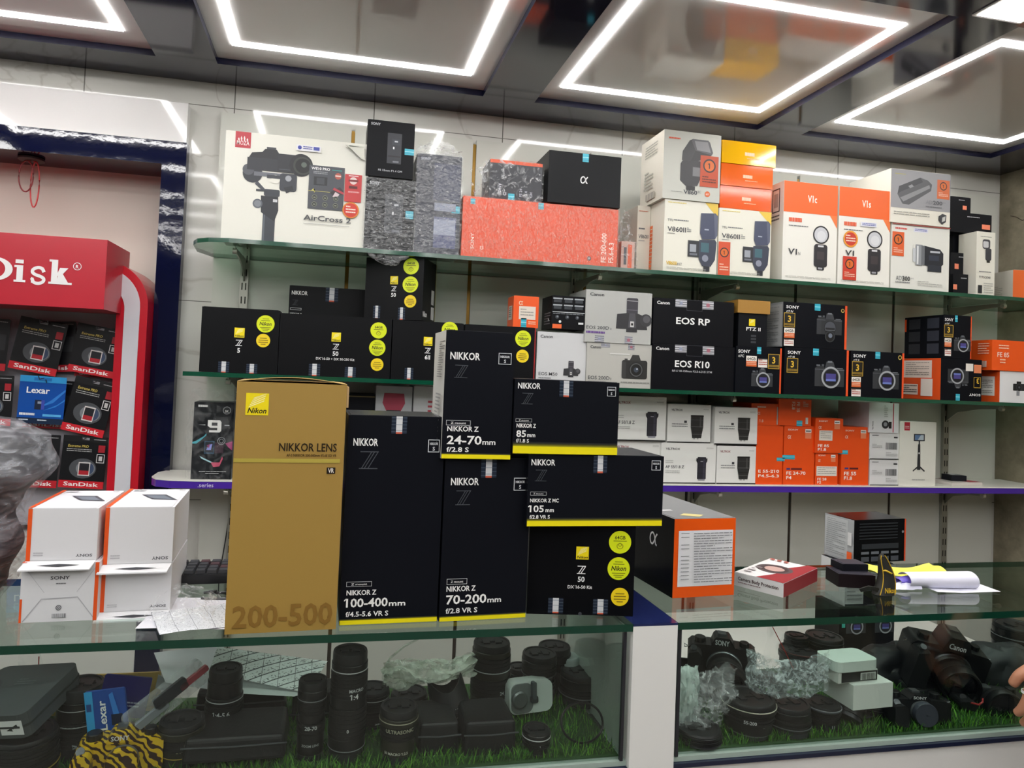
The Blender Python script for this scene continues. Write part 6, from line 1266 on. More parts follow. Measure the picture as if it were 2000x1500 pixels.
zs = ZG+.001
lens('tall dark lens with white ring and red foot ring in the rear row', 961, 1247, 37, 1.255, zs, 0, ((.62, WH), (.1, 'b04a44')), (('24 35', .3, .05, .5, 'c4c5c7'),), M_LO)
lens('round-shouldered black lens behind the small white camera', 1054, 1270, 33, 1.262, zs, 1, ((.62, '6d6f73'),), ())
lens('short black lens wedged between the red-ringed and round-shouldered lenses', 1016, 1298, 24, 1.305, zs, 2, ((.5, '6d6f73'),), ())
lens('black lens cap-up behind the round-shouldered one', 1083, 1256, 31, 1.31, zs, 4, (), ())
lens('squat black lens with wide cap near the white pillar', 1135, 1302, 39, 1.262, zs, 2, ((.3, '77797d'),), ())
lens('black lens with a bright white ring standing in front of the small white camera', 1048, 1418, 27, 1.10, None, 1, ((.72, 'e9eaec'),), (('1', .45, .08, 0, 'c9cacc'),))
lens('wide dark lens at the back under the milky bag', 800, 1345, 36, 1.24, None, 4, ((.5, '5d5f62'),), ())
lens('dark lens with stacked caps standing in the far corner of the west case', 160, 1328, 46, 1.185, None, 2, ((.72, 'c9cacc'), (.5, 'a9abad')), ())
lens('olive-tinted lens with a yellow ring beside the striped camera', 356, 1398, 46, 1.14, None, 4, ((.28, 'c4a84a'),), (('24-105', .42, .08, .3, 'a9a48c'),), M_LO)
lens('large dark lens with a yellow ring lying under the grey case', 50, 1420, 66, 1.13, None, 0, ((.3, 'b9a042'),), ())
# filter ring leaning on grass
a = aty(1137, 1468, 1.11); t = thing('filter_ring', 'thin black oval ring leaning in the grass near the pillar', 'lens filter', (a.x, 1.115, ZG+.006))
b = MB(); pts = [(.037*math.cos(i*math.pi/18), .012*math.sin(i*math.pi/18), .028+.028*math.sin(i*math.pi/18)) for i in range(37)]
b.tube(pts, .002, mat('111214', .3)); b.build('rim', t)
b = MB(); b.add([(x*.97, y*.97, .028+(z-.028)*.97) for x, y, z in pts[:36]], [tuple(range(36))], M_PANE); b.build('filter_glass', t)
# hood
a = aty(885, 1335, 1.2); t = thing('lens_hood', 'black petal lens hood lying under the crumpled white bag', 'lens hood', (a.x, 1.2, zpx(885, 1392, 1.2)), 0, None, R_(-12), R_(-14))
b = MB(); n_ = 48; vs = []; 
for i in range(n_):
    a_ = 2*math.pi*i/n_; hh = .052+.012*math.cos(2*a_); vs += [(.036*math.cos(a_), .036*math.sin(a_), 0), (.031*math.cos(a_), .031*math.sin(a_), hh), (.029*math.cos(a_), .029*math.sin(a_), hh), (.034*math.cos(a_), .034*math.sin(a_), 0)]
b.add(vs, [(4*i+k, 4*((i+1) % n_)+k, 4*((i+1) % n_)+(k+1) % 4, 4*i+(k+1) % 4) for i in range(n_) for k in range(4)], M_CAP, None, True); b.build('hood_shell', t)
b = MB(); b.lathe([(.001, .0), (.034, .0), (.034, .004), (.001, .004)], M_RB, None, 36); b.build('hood_cap', t)
ring_text(t, '- -', .0355, .012, .004, .2, 'd9dadc', .05)
# grey case with arrow sticker
a = aty(40, 1375, 1.12); t = thing('grey_case', 'flat grey hard case with a white arrow sticker, tilted on a lens', 'case', (a.x-.03, 1.11, zpx(40, 1425, 1.12)), R_(-18), None, R_(12), R_(-8))
b = MB(); b.prismz(rrect(.13, .12, .012, 4, 0, .05), 0, .036, mat('4a4e50', .45)); b.build('case_shell', t, .003)
b = MB(); b.prismz(rrect(.132, .122, .012, 4, 0, .05), .016, .019, mat('2c2f31', .5)); b.build('seam_band', t)
p = Print(.13, .12); p.circle(.14, .45, .16, '3a3d40'); p.circle(.14, .45, .11, '55595c'); p.lines(.45, .3, .7, .45, 3, '5d6264'); place_print(p, t, (-.065, -.01, .0362), (1,0,0), (0,1,0), (0,0,1))
p = Print(.035, .022); p.rect(0, 0, 1, 1, 'eeeeee', part='arrow_sticker'); p.quad([(.25,.7),(.75,.25),(.8,.5),(.5,.6),(.55,.75)], '17181a', part='arrow_sticker'); place_print(p, t, (.025, -.0102, .006), (1,0,0), (0,0,1), (0,-1,0))
# cardboard sheet and zip bag behind
a = aty(190, 1345, 1.30); t = thing('cardboard_sheet', 'tan cardboard sheet standing behind the stacked-cap lens', 'cardboard', (a.x, 1.31, ZG), 0, None, R_(3))
b = MB(); b.box((-.1, 0, 0), (.1, .003, zpx(190, 1316, 1.31)-ZG), mat('c9a45c', .6)); b.build('sheet', t)
def zipbag(lab, px0, py0, px1, py1, Y, line, m):
    A = aty(px0, py1, Y); B = aty(px1, py0, Y); t = thing('zip_bag', lab, 'plastic bag', ((A.x+B.x)/2, Y, A.z)); W, H = (B.x-A.x), B.z-A.z
    b = MB(); b.grid(lambda u, v: Vector(((u-.5)*W*(1-.6*v)-.1*W*v, .006*math.sin(u*3.1), H*v))+noise.noise_vector(Vector((u*4, v*4, px0)))*.004, 18, 18, m); b.build('film', t)
    b = MB(); b.tube([(line[0]*W, -.004, line[1]*H), ((line[0]+line[2])/2*W, -.006, (line[1]+line[3])/2*H), (line[2]*W, -.004, line[3]*H)], .0009, mat('b0302a', .4)); o = b.build('zip_strip', t); o['label'] = 'red zip line'; return t
FZ = film_mat('zip_film', .04, .26, 18, contrast=(.45, .75))
zipbag('clear zip bag with a red line near the tilted grey case', 10, 1272, 118, 1415, 1.22, (.15, .05, .1, .95), FZ)
zipbag('clear zip bag with a slanting red line behind the bubble pouch', 1484, 1216, 1566, 1320, 1.25, (.3, .1, -.25, .95), FZ)
# blue memory card packs
def lexar(lab, px, py, Y, rz, W, H, dark=False):
    a = aty(px, py, Y); t = thing('memory_card_pack', lab, 'memory card pack', a, 0, None, R_(-8), R_(rz))
    b = MB(); b.prism(rrect(W, H, .003, 3, 0, 0), 0, .004, mat('1c1a5c' if dark else '0f4aa0', .3)); b.build('backing_card', t); p = Print(W, H)
    if not dark: p.rect(0, 0, 1, .2, '2fa0e0'); p.rect(.6, .03, .75, .15, '184a8c'); p.t('Lexar', .2, .5, .2, 'f2f6fa', 'l', .03, fit=.6); p.quad([(.1,.75),(.9,.6),(.95,.7),(.2,.9)], '2e7fd6'); p.rect(.28, .62, .5, .9, '14223e', part='memory_card')
    else: p.lines(.3, .62, .85, .78, 2, 'a9abc0')
    place_print(p, t, (-W/2, -.0002, -H/2), (1,0,0), (0,0,1), (0,-1,0))
lexar('dark violet card pack leaning behind the bright blue one', 243, 1360, 1.17, 8, .07, .06, True)
lexar('bright blue memory card pack standing sideways inside the west case', 208, 1396, 1.14, -98, .075, .06)
# blister pack with tools
A = aty(248, 1425, 1.13); B = aty(398, 1305, 1.20); t = thing('blister_pack', 'long clear blister pack with a dark handle inside, leaning over the lenses', 'blister pack', A); D_ = B-A; q = D_.to_track_quat('X', 'Z'); t.rotation_euler = q.to_euler(); L_ = D_.length
b = MB(); b.prism(rrect(L_, .045, .008, 4, L_/2, 0), -.004, .006, film_mat('blister_plastic', .12, .35, 12)); b.build('blister', t)
b = MB(); b.prism(rrect(.055, .02, .004, 3, L_*.55, .004), -.006, .0, mat('33363c', .4)); b.build('tool_handle', t)
b = MB(); b.prism(rrect(.05, .010, .003, 3, L_*.85, .0), -.006, .0, mat('b8505c', .4)); b.build('tool_tip', t); b = MB(); b.prism(rrect(.06, .012, .003, 3, L_*.25, -.006), -.006, .0, mat('8d9298', .3)); b.build('tool_shaft', t)
# papers inside
def standing(name, lab, cat, pts, Y, m, dy=.0, bend=.01):
    P = [aty(x, y, Y+(dy if i < 2 else 0)) for i, (x, y) in enumerate(pts)]; O = P[3]; t = thing(name, lab, cat, O)
    def fn(u, v):
        a = P[0].lerp(P[1], u); c = P[3].lerp(P[2], u); p = c.lerp(a, v)-O; p.y += bend*math.sin(u*3.1)*math.sin(v*3.1)-abs(bend); return p
    b = MB(); b.grid(fn, 16, 12, m); b.build('sheet', t); return t
standing('paper_sheet', 'crumpled white paper leaning behind the blister pack', 'paper', ((302, 1272), (440, 1256), (420, 1345), (325, 1330)), 1.27, mat('f0f0f6', .6), .06, .006)
standing('paper_sheet', 'white folded card scrap under the crumpled paper', 'paper', ((312, 1312), (340, 1330), (345, 1352), (306, 1338)), 1.29, mat('d5d5da', .6))
standing('paper_sheet', 'slanting grey sheet with a dense printed table above the pouches', 'paper', ((425, 1262), (640, 1290), (600, 1352), (408, 1312)), 1.235, printed_paper('printed_table_grey', 'eef4f4', '4f5658', 9, 7, 2), .07, .003)
standing('paper_sheet', 'pale grey page under the slanting printed table', 'paper', ((415, 1300), (612, 1345), (575, 1355), (410, 1346)), 1.225, mat('dfe6e5', .5), .03)
# black pouches
def pouch(lab, x0, x1, yt, yb, Y, d, m=None, name='camera_pouch', cat='camera case'):
    A = aty(x0, yb, Y); B = aty(x1, yt, Y); t = thing(name, lab, cat, ((A.x+B.x)/2, Y, A.z)); w, h = B.x-A.x, B.z-A.z
    b = MB(); b.taper((-w/2, 0, 0), (w/2, d, h), m or mat('141517', .5, bump=.2, bscale=120), .94); b.build('pouch_body', t, .006, 3)
    b = MB(); b.tube([(-w/2-.001, -.0015, h*.72), (0, -.003, h*.7), (w/2+.001, -.0015, h*.72)], .0014, mat('3c3e41', .4)); b.build('zip', t); return t
pouch('black soft pouch between the paper table and the slim lens', 375, 560, 1345, 1436, 1.26, .06)
pouch('narrow black soft pouch behind the slim lens', 562, 652, 1350, 1500, 1.25, .06)
pouch('wide dark grey case on the grass under the soft pouch', 352, 560, 1436, 1497, 1.10, .10)
pouch('low black case in the front row below the red-footed lens', 905, 1012, 1408, 1492, 1.10, .09)
pouch('low black case behind the leaning filter ring', 1078, 1196, 1428, 1478, 1.15, .07)
pouch('dark flat case between the olive lens and the low black case', 815, 900, 1412, 1495, 1.11, .09)
# striped camera
def camera(name, lab, loc, rz, W, H, D, brand='SONY', m=None, lens=None, capm=None, dslr=False, rx=0, ry=0, strap=False):
    t = thing(name, lab, 'camera', loc, rz, None, rx, ry); B = m or mat('111214', .5, bump=.15, bscale=200); B2 = mat('0e0f11', .38) if not m else m
    b = MB(); k = .86
    pts = [(-W/2+.004, 0), (W/2-.006, 0), (W/2, .01), (W/2, H*.78), (W/2-.008, H*.84), (W*.2, H*.86), (-W*.18, H*.86), (-W*.44, H*.84), (-W/2, H*.76), (-W/2, .006)]
    b.prism(pts, -D*.3, D*.45, B2); b.build('camera_body', t, .004, 3)
    b = MB(); b.prism([(-W/2-.002, .004), (-W*.3, .002), (-W*.29, H*.72), (-W*.36, H*.82), (-W/2, H*.76)], -D*.85, -D*.25, B); b.build('hand_grip', t, .006, 3)
    hp = H*(1.12 if dslr else 1.06)
    b = MB(); b.prism([(-W*.17, H*.84), (-W*.12, hp-.004), (-W*.09, hp), (W*.1, hp), (W*.13, hp-.004), (W*.2, H*.84)], -D*(.5 if dslr else .36), D*.3, B2); b.build('viewfinder_hump', t, .003, 3)
    b = MB(); b.box((-W*.06, -D*.1, hp), (W*.06, D*.2, hp+.003), mat('77797c', .3, .7)); b.build('hot_shoe', t)
    for s, r, x in ((0, .011, -W*.32), (1, .009, W*.33)):
        b = MB(); b.lathe([(r, 0), (r*1.02, .002), (r, .009), (r*.9, .010)], M_LB, Tr(x, D*.05, H*.84), 28, rib=.05); b.build('control_dial', t)
    b = MB(); b.cyl((-W*.42, -D*.55, H*.8), (-W*.42, -D*.6, H*.845), .006, mat('55575b', .3, .6)); b.build('shutter_button', t)
    mx, mz = W*.04, H*.42; MM = Tr(mx, -D*.3, mz) @ Rx(math.pi/2)
    b = MB(); R = H*(.44 if capm and not lens and brand == 'SONY' and m is None else .36); b.lathe([(R, 0), (R*1.0, .004), (R*.94, .006), (R*.9, .006)], mat('8f9296' if not dslr else '4a4c50', .3, .7), MM, 40); b.build('lens_mount', t)
    if capm:
        b = MB(); b.lathe([(R*.97, .004), (R*1.0, .006), (R*1.0, .014), (R*.95, .016), (.001, .016)], capm, MM, 44, caps=False); b.build('body_cap', t)
    if lens:
        L, rr = lens; root = thing_part = None
        b = MB(); b.lathe([(R*.95, .004), (rr*.93, .01), (rr*.95, L*.35), (rr, L*.37), (rr, L*.4)], M_LB, MM, 44); b.lathe([(rr*.99, L*.62), (rr*1.02, L*.64), (rr*1.02, L-.004), (rr*.98, L), (rr*.88, L), (rr*.84, L-.006)], M_LB, MM, 44, caps=False); LBO = b.build('lens_barrel', t)
        b = MB(); b.lathe([(rr*1.0, L*.4), (rr*1.03, L*.41), (rr*1.03, L*.61), (rr*1.0, L*.62)], M_RB, MM, 72, rib=.02); b.build('zoom_ring', LBO)
        b = MB(); b.lathe([(rr*.84, L-.008), (rr*.5, L-.004), (.001, L-.002)], mat('0b0d12', .08, coat=1), MM, 36, caps=False); b.build('front_glass', LBO)
    if brand:
        p = Print(W*.26, H*.12); p.t(brand, .5, .95, .9, 'dcdddf', 'c', .04, fit=.8); place_print(p, t, (W*.0-W*.13, -D*(.5 if dslr else .36), H*.9), (1,0,0), (0,0,1), (0,-1,0))
    for s in (-1, 1):
        b = MB(); b.tube([(s*(W/2+.001), 0, H*.72), (s*(W/2+.007), 0, H*.75), (s*(W/2+.006), 0, H*.68), (s*(W/2+.001), 0, H*.7)], .0012, mat('8f9195', .3, .8)); b.build('strap_lug', t)
    return t
m, n, l, b_ = newm('tiger_skin'); tc = n.new('ShaderNodeTexCoord'); w_ = n.new('ShaderNodeTexWave'); w_.inputs['Scale'].default_value = 42; w_.inputs['Distortion'].default_value = 9; w_.inputs['Detail'].default_value = 2; w_.bands_direction = 'DIAGONAL'
l.new(tc.outputs['Object'], w_.inputs['Vector']); r_ = n.new('ShaderNodeValToRGB'); e = r_.color_ramp.elements; e[0].position = .38; e[0].color = hexc('2e1a10'); e[1].position = .52; e[1].color = hexc('d8b21c'); x = e.new(.45); x.color = hexc('8a4a18')
l.new(w_.outputs['Fac'], r_.inputs[0]); l.new(r_.outputs[0], b_.inputs['Base Color']); b_.inputs['Roughness'].default_value = .35
a = aty(228, 1500, 1.10)
camera('mirrorless_camera', 'camera covered in yellow and brown tiger stripes', (a.x, 1.12, ZG+.001), R_(6), .118, zpx(228, 1436, 1.10)-ZG-.004, .05, 'SONY', m, None, m)
# crumpled white bag and small camera
def crumple(name, lab, cat, px0, py0, px1, py1, Y, m, amp, seed, fn2=None, D=.03, n=(36, 26), part='film'):
    A = aty(px0, py1, Y); B = aty(px1, py0, Y); t = thing(name, lab, cat, ((A.x+B.x)/2, Y, A.z)); W, H = B.x-A.x, B.z-A.z
    for s in (0, 1):
        def fn(u, v):
            x = (u-.5)*W; z = v*H; bulge = D*(math.sin(u*math.pi)*math.sin(v*math.pi))**.6 if 0 < u < 1 and 0 < v < 1 else 0
            p = Vector((x, (-bulge if s == 0 else bulge*.8), z)); q = noise.noise_vector(Vector((u*6+seed, v*5, s*3)))*amp+noise.noise_vector(Vector((u*17+seed, v*15, s*5)))*amp*.4; p += q
            if fn2: p = fn2(p, u, v, W, H)
            return p
        if s == 0: b = MB()
        b.grid(fn, n[0], n[1], m)
    b.build(part, t); return t
FWH = film_mat('milky_film', .3, .85, 16, diff='dfe6d8', contrast=(.4, .6))
crumple('plastic_bag', 'crumpled milky plastic bag draped over the lens hood', 'plastic bag', 748, 1285, 925, 1345, 1.23, FWH, .012, 3, lambda p, u, v, W, H: Vector((p.x, p.y, p.z*(.55+.45*abs(math.cos(u*2.2)))+.02*u)))
def tube_bag(): pass
P_ = [aty(x, y, 1.26) for x, y in ((756, 1335), (748, 1312), (762, 1285), (790, 1262), (818, 1247))]
t = thing('plastic_strap', 'thin translucent strip arching up from the milky bag', 'plastic strip', P_[0]); b = MB(); b.tube([p-P_[0] for p in P_], .0022, FWH); b.build('strip', t)
a = aty(1046, 1396, 1.18)
t = thing('compact_camera', 'small white and silver camera propped in front of the round-shouldered lens', 'camera', (a.x, 1.205, zpx(1046, 1392, 1.205)), R_(8), None, R_(-6))
W_ = aty(1092, 1360, 1.19).x-aty(1003, 1360, 1.19).x; H_ = .055
b = MB(); b.prism(rrect(W_, H_, .014, 5, 0, H_/2), 0, .026, mat('dfe8e2', .3, coat=.4)); b.build('camera_body', t, .003, 3)
b = MB(); b.prism(rrect(W_*.5, H_*.92, .013, 5, -W_*.22, H_/2), -.003, 0, mat('7d8482', .3, .3)); b.build('silver_face', t, .001)
b = MB(); b.lathe([(.015, 0), (.015, .006), (.012, .008), (.001, .007)], mat('6d7472', .25, .5), Tr(-W_*.3, -.003, H_*.5) @ Rx(math.pi/2), 36, caps=False); b.build('lens_ring', t)
b = MB(); b.prism(rrect(.008, .03, .003, 3, W_*.02, H_*.75), -.012, -.003, mat('4d5456', .4)); b.prism(rrect(.014, .012, .003, 3, W_*.04, H_*.45), -.008, -.003, mat('3a3f40', .4)); b.build('hinge_lever', t, .001)
a = aty(1113, 1290, 1.29); t = thing('white_cap', 'pale translucent round cap between the rear-row lenses', 'lens cap', (a.x, 1.30, zs)); b = MB(); b.lathe([(.022, 0), (.0225, .03), (.0225, zpx(1113, 1284, 1.29)-zs-.004), (.020, zpx(1113, 1284, 1.29)-zs), (.001, zpx(1113, 1284, 1.29)-zs)], mat('c9d4d2', .4), None, 32, caps=False); b.build('cap', t)
b = MB(); b.lathe([(.0235, .0), (.0235, .006)], mat('b5c0be', .4), None, 32); b.build('rim', t)
# east case -----------------------------------------------------------
a = aty(1420, 1330, 1.22)
zc1 = zpx(1420, 1345, 1.24)
pouch('black lens pouch under the camera with the mounted lens', 1372, 1475, 1346, 1440, 1.24, .05)
camera('mirrorless_camera', 'mirrorless camera with a fat zoom lens, strap behind, at the pillar end', (a.x+.012, 1.262, zpx(1420, 1334, 1.262)), R_(-28), .128, zpx(1430, 1237, 1.262)-zpx(1420, 1334, 1.262)-.004, .052, 'SONY', None, (.085, .036), None, rx=R_(4))
t = thing('camera_strap', 'black camera strap heaped against the white pillar', 'camera strap', (aty(1340, 1300, 1.24).x, 1.27, zpx(1340, 1312, 1.27)))
b = MB(); ribbon([(-.035, 0, .02), (-.01, -.01, .026), (.02, -.005, .02), (.035, 0, .0)], .009, .0015, mat('1a1b20', .5), mat('33353c', .5)); ribbon([(-.035, .01, .012), (0, -.0, .012), (.03, .005, .008)], .008, .0015, mat('15161a', .5), mat('2c2e34', .5)); b.build('strap', t)
pouch('black block the strap heap rests on beside the pillar', 1322, 1362, 1312, 1440, 1.26, .04)
# tissue + film
crumple('tissue_bag', 'white tissue pouch standing against the pillar beside crinkled film', 'tissue', 1316, 1300, 1365, 1412, 1.12, mat('c9d8d3', .55), .005, 8, D=.012, part='tissue')
crumple('plastic_bag', 'crinkled clear film bundled beside the white tissue pouch', 'plastic bag', 1345, 1308, 1436, 1392, 1.115, film_mat('grey_film', .12, .7, 22, contrast=(.45, .66)), .012, 11, D=.02)
crumple('plastic_bag', 'clear film scrap hanging below the white tissue pouch', 'plastic bag', 1314, 1390, 1408, 1448, 1.11, film_mat('grey_film_low', .1, .6, 22, contrast=(.45, .68)), .010, 15, D=.012)
lens('short black lens cap-up in the grass by the pillar', 1362, 1436, 42, 1.105, None, 2, (), ())
crumple('bubble_pouch', 'glittering clear bubble pouch lying across the lenses', 'bubble wrap pouch', 1458, 1280, 1620, 1362, 1.105, film_mat('bubble_film', .12, .75, 70, diff='d5e0e2', contrast=(.47, .66)), .006, 21, lambda p, u, v, W, H: Vector((p.x, p.y, p.z+(.018*(2*u-1)**2)-.012*u)), D=.016)
lens('wide black lens with a cream ring at its rear, under the bubble pouch', 1462, 1352, 46, 1.115, None, 4, ((.84, 'd9d6c4'), (.12, '77797b')), (('55-200', .5, .09, -.5, 'c9cacc'), ('· ·', .36, .06, .1, 'dcdcdc')))
lens('black lens with grey lettering beside the cream-ringed lens', 1538, 1364, 38, 1.115, None, 2, ((.3, '6d7074'),), ())
lens('dark blue-black lens with fine silver rings, under the pouch corner', 1606, 1366, 30, 1.115, None, 1, ((.9, '9a9da4'), (.86, '5d6068')), (('I I', .2, .12, 0, 'a9acb2'),), mat('12141d', .35))
t = lens('tilted black hooded lens lying in front of the white boxes', 1655, 1388, 26, 1.11, ZG+.012, 4, (), (), tilt=-20, roll=35, h=.05)
lens('black lens under the pouch beside the capped camera body', 1500, 1332, 30, 1.27, None, 2, ((.6, '55575b'),), ())
# lenses behind
lens('brown-black lens cap showing behind the zip bag', 1556, 1237, 20, 1.325, zpx(1556, 1268, 1.325), 2, (), ())
lens('wide dark lens lying behind the zip bag with a reddish rim', 1562, 1262, 34, 1.30, ZG+.0, 4, ((.97, '6a3434'),), ())
lens('flat-topped dark lens behind the bubble pouch', 1610, 1236, 31, 1.31, ZG+.0, 2, ((.9, '55575a'),), ())
# camera with body cap
a = aty(1786, 1437, 1.108)
camera('mirrorless_camera', 'camera body with a large round grey cap and orange mount ring', (a.x, 1.108, ZG+.003), R_(-14), .115, zpx(1786, 1350, 1.108)-ZG-.008, .05, 'SONY', None, None, mat('3b3e48', .45), rx=R_(-4))
b = MB()
# white cartons in the case
a = aty(1692, 1378, 1.16); za = zpx(1692, 1378, 1.13)
pouch('black block under the white carton in the middle of the east case', 1655, 1715, 1384, 1436, 1.13, .05)
YC = 1.088
cwh = carton('small_carton', 'plain white carton resting above the capped camera', 'box', (aty(1705, 1378, YC).x, YC, zpx(1705, 1384, YC)), aty(1745, 1360, YC).x-aty(1664, 1360, YC).x, .07, zpx(1705, 1336, YC)-zpx(1705, 1384, YC), {'*': 'dfe4de'}, rz=R_(3))
zz = zpx(1705, 1336, YC)+.0015
c2 = carton('lens_cap_box', 'smaller white box with a black barcode label on the plain carton', 'box', (aty(1682, 1335, YC).x, YC+.008, zz), aty(1722, 1330, YC).x-aty(1640, 1330, YC).x, .05, zpx(1672, 1314, YC)-zz, {'*': 'd6dbd5'}, rz=R_(4), top='none')
pr(c2, 'F', lambda p: (p.rect(.08, .1, .99, .95, '1b1d1e'), p.rect(.56, .22, .95, .86, 'c9cfca'), p.bars(.58, .3, .94, .86, '2a2b2b', 14, None)))
b = MB(); b.prismz(rrect(c2.w+.006, .056, .012, 4, -.002, .025), c2.h, c2.h+.018, mat('cfdcd5', .4)); b.build('rounded_lid', c2.root, .003)
# heaped straps and cloth
def heap(name, lab, cat, px, py, yb, hw, Y, D, m, seed):
    A = aty(px-hw, yb, Y); B = aty(px+hw, py, Y); t = thing(name, lab, cat, ((A.x+B.x)/2, Y, A.z)); W, H = (B.x-A.x)/2, B.z-A.z
    b = MB()
    def fn(u, v):
        th = u*2*math.pi; ph = v*math.pi/2; p = Vector((W*math.cos(th)*math.cos(ph)**.5, D*math.sin(th)*math.cos(ph)**.5, H*math.sin(ph)**.8)); q = noise.noise_vector(p*38+Vector((seed,0,0)))*.010*min(1, v*4+.1)
        return Vector((p.x+q.x, p.y+q.y, max(p.z+q.z, 0)))
    b.grid(fn, 48, 22, m); b.build('folds', t); return t
MC1 = mat('151619', .45, bump=.2, bscale=60)
heap('black_cloth', 'heap of black straps and cloth behind the white boxes', 'cloth', 1750, 1256, 1400, 105, 1.285, .045, MC1, 4)
heap('camera_bag', 'dark grey creased bag at the far end of the east case', 'camera bag', 1950, 1256, 1412, 80, 1.245, .06, mat('24272a', .5, bump=.25, bscale=40), 9)
# DSLRs
lens('dark lens lying low behind the capped camera body', 1700, 1392, 34, 1.16, None, 2, ((.6, '4d4f52'),), ())
pouch('black folded pouch between the capped camera and the DSLR pair', 1800, 1862, 1368, 1418, 1.15, .05)
camera('dslr_camera', 'big tilted black DSLR with lens towards the glass, upper of two', (aty(1845, 1345, 1.21).x, 1.235, zpx(1850, 1332, 1.235)), R_(-22), .150, .112, .07, 'Canon', None, (.06, .036), None, True, rx=R_(12), ry=R_(10))
pouch('black box the tilted DSLR sits on', 1790, 1905, 1342, 1430, 1.19, .07)
camera('dslr_camera', 'black DSLR with red grip accent beside the tilted one', (aty(1922, 1440, 1.155).x, 1.155, ZG+.004), R_(-20), .145, zpx(1925, 1340, 1.155)-ZG-.01, .07, 'Nikon', None, (.04, .034), None, True)
a = aty(1858, 1372, 1.1); t = thing('strap_end', 'narrow red strap end on the black DSLR grip', 'strap', (aty(1906, 1372, 1.085).x, 1.082, zpx(1906, 1372, 1.082))); b = MB(); b.tube([(-.014, 0, 0), (0, -.003, -.003), (.012, 0, 0), (.014, .002, .006)], .0016, mat('a02c2c', .4)); b.build('cord', t)
lens('dark lens with fine rings at the picture edge of the east case', 1985, 1214, 32, 1.30, zpx(1985, 1262, 1.30), 2, ((.5, '8d8f92'),), ())
# ---------------------------------------------------------------- hand at the edge of the east case
M_SKIN = mat('b07a5e', .5); 
hx = aty(2000, 1338, .985)
PX, PY = hx.x+.40, .60
t = thing('person', 'person in brown sweater reaching a ringed hand down in front of the display case', 'person', (PX, PY, 0), 0)
def skin(name, chain, m, parent, sub=2):
    vs = []; es = []; rs = []
    for ch in chain:
        pi = None
        for p in ch:
            p_, r = Vector(p[:3]), p[3]; idx = None
            for i, v in enumerate(vs):
                if (v-p_).length < 1e-5: idx = i
            if idx is None: vs.append(p_); rs.append(r); idx = len(vs)-1
            if pi is not None: es.append((pi, idx))
            pi = idx
    me = bpy.data.meshes.new(name); me.from_pydata([tuple(v) for v in vs], es, []); o = bpy.data.objects.new(name, me); COL.objects.link(o); o.parent = parent; me.materials.append(m)
    s = o.modifiers.new('skin', 'SKIN'); s.use_smooth_shade = True
    L = me.skin_vertices[0] if me.skin_vertices else None
    if L is None:
        me.attributes; 
    for i, r in enumerate(rs): me.skin_vertices[0].data[i].radius = (r, r)
    me.skin_vertices[0].data[0].use_root = True
    q = o.modifiers.new('sub', 'SUBSURF'); q.levels = q.render_levels = sub; return o
HO = Vector((hx.x-PX, .965-PY, hx.z))                 # knuckles of the reaching hand
def fingers(pal, kn, base, curl, sc=1):
    out = []
    for k, (p, L) in enumerate(zip(kn, (.9, 1.0, .95, .78))):
        d = (Vector(base)+Vector((.05*(k-1.5), 0, 0))).normalized(); q1 = Vector(p)+d*.036*L; d2 = (d+Vector(curl)).normalized(); q2 = q1+d2*.024*L; d3 = (d2+Vector(curl)*1.1).normalized(); q3 = q2+d3*.018*L
        out.append([(*pal, .022), (*p, .0105), (*q1, .0090), (*q2, .0082), (*q3, .0070)])
    return out
pal = HO+Vector((.040, 0, .028)); wr = HO+Vector((.072, -.014, .085)); elb = Vector((-.20, .14, 1.10)); sho = Vector((-.17, .02, 1.40)); 
pal2 = Vector((.27, .05, .74)); wr2 = Vector((.265, .03, .83)); el2 = Vector((.25, -.02, 1.10)); sh2 = Vector((.17, .0, 1.40))
pel = (0, 0, .93, .110); w1 = (0, .0, 1.08, .095); ch_ = (0, .01, 1.27, .110); nk = (0, .025, 1.47, .050); hd0 = (0, .045, 1.535, .062); hd1 = (0, .06, 1.60, .080); hd2 = (0, .05, 1.67, .066)
chain = [[pel, w1, ch_, nk, hd0, hd1, hd2], [ch_, (-.10, .01, 1.39, .055), (*sho, .046), (*elb, .038), (*wr, .024), (*pal, .022)], [ch_, (.10, .01, 1.39, .055), (*sh2, .046), (*el2, .038), (*wr2, .024), (*pal2, .022)]]
kn1 = [HO+Vector(v) for v in ((-.002, .004, .012), (.014, .006, -.002), (.034, .006, -.010), (.053, .004, -.008))]
chain += fingers(pal, kn1, (-.05, .12, -1), (.02, .28, .04))
th1 = HO+Vector((.016, .014, .034)); chain.append([(*pal, .022), (*th1, .0115), (*(th1+Vector((-.020, .012, -.020))), .0098), (*(th1+Vector((-.026, .020, -.042))), .0080)])
kn2 = [pal2+Vector(v) for v in ((-.020, .018, -.040), (-.006, .020, -.044), (.010, .018, -.042), (.024, .014, -.036))]
chain += fingers(pal2, kn2, (0, .1, -1), (-.1, .22, .05)); th2 = pal2+Vector((-.028, .022, -.008)); chain.append([(*pal2, .022), (*th2, .0115), (*(th2+Vector((-.010, .012, -.024))), .0098), (*(th2+Vector((-.010, .018, -.044))), .008)])
for sg in (-1, 1): chain.append([pel, (sg*.085, 0, .86, .092), (sg*.10, .02, .50, .060), (sg*.105, 0, .10, .040), (sg*.108, .03, .045, .038), (sg*.115, .15, .035, .028)])
skin('body', chain, M_SKIN, t)
SWT = mat('3a2a22', .85, bump=.3, bscale=150); TRO = mat('20242e', .8)
g = lambda p, k: (p[0], p[1], p[2], p[3]+k)
mid = elb.lerp(wr, .80); mid2 = el2.lerp(wr2, .80)
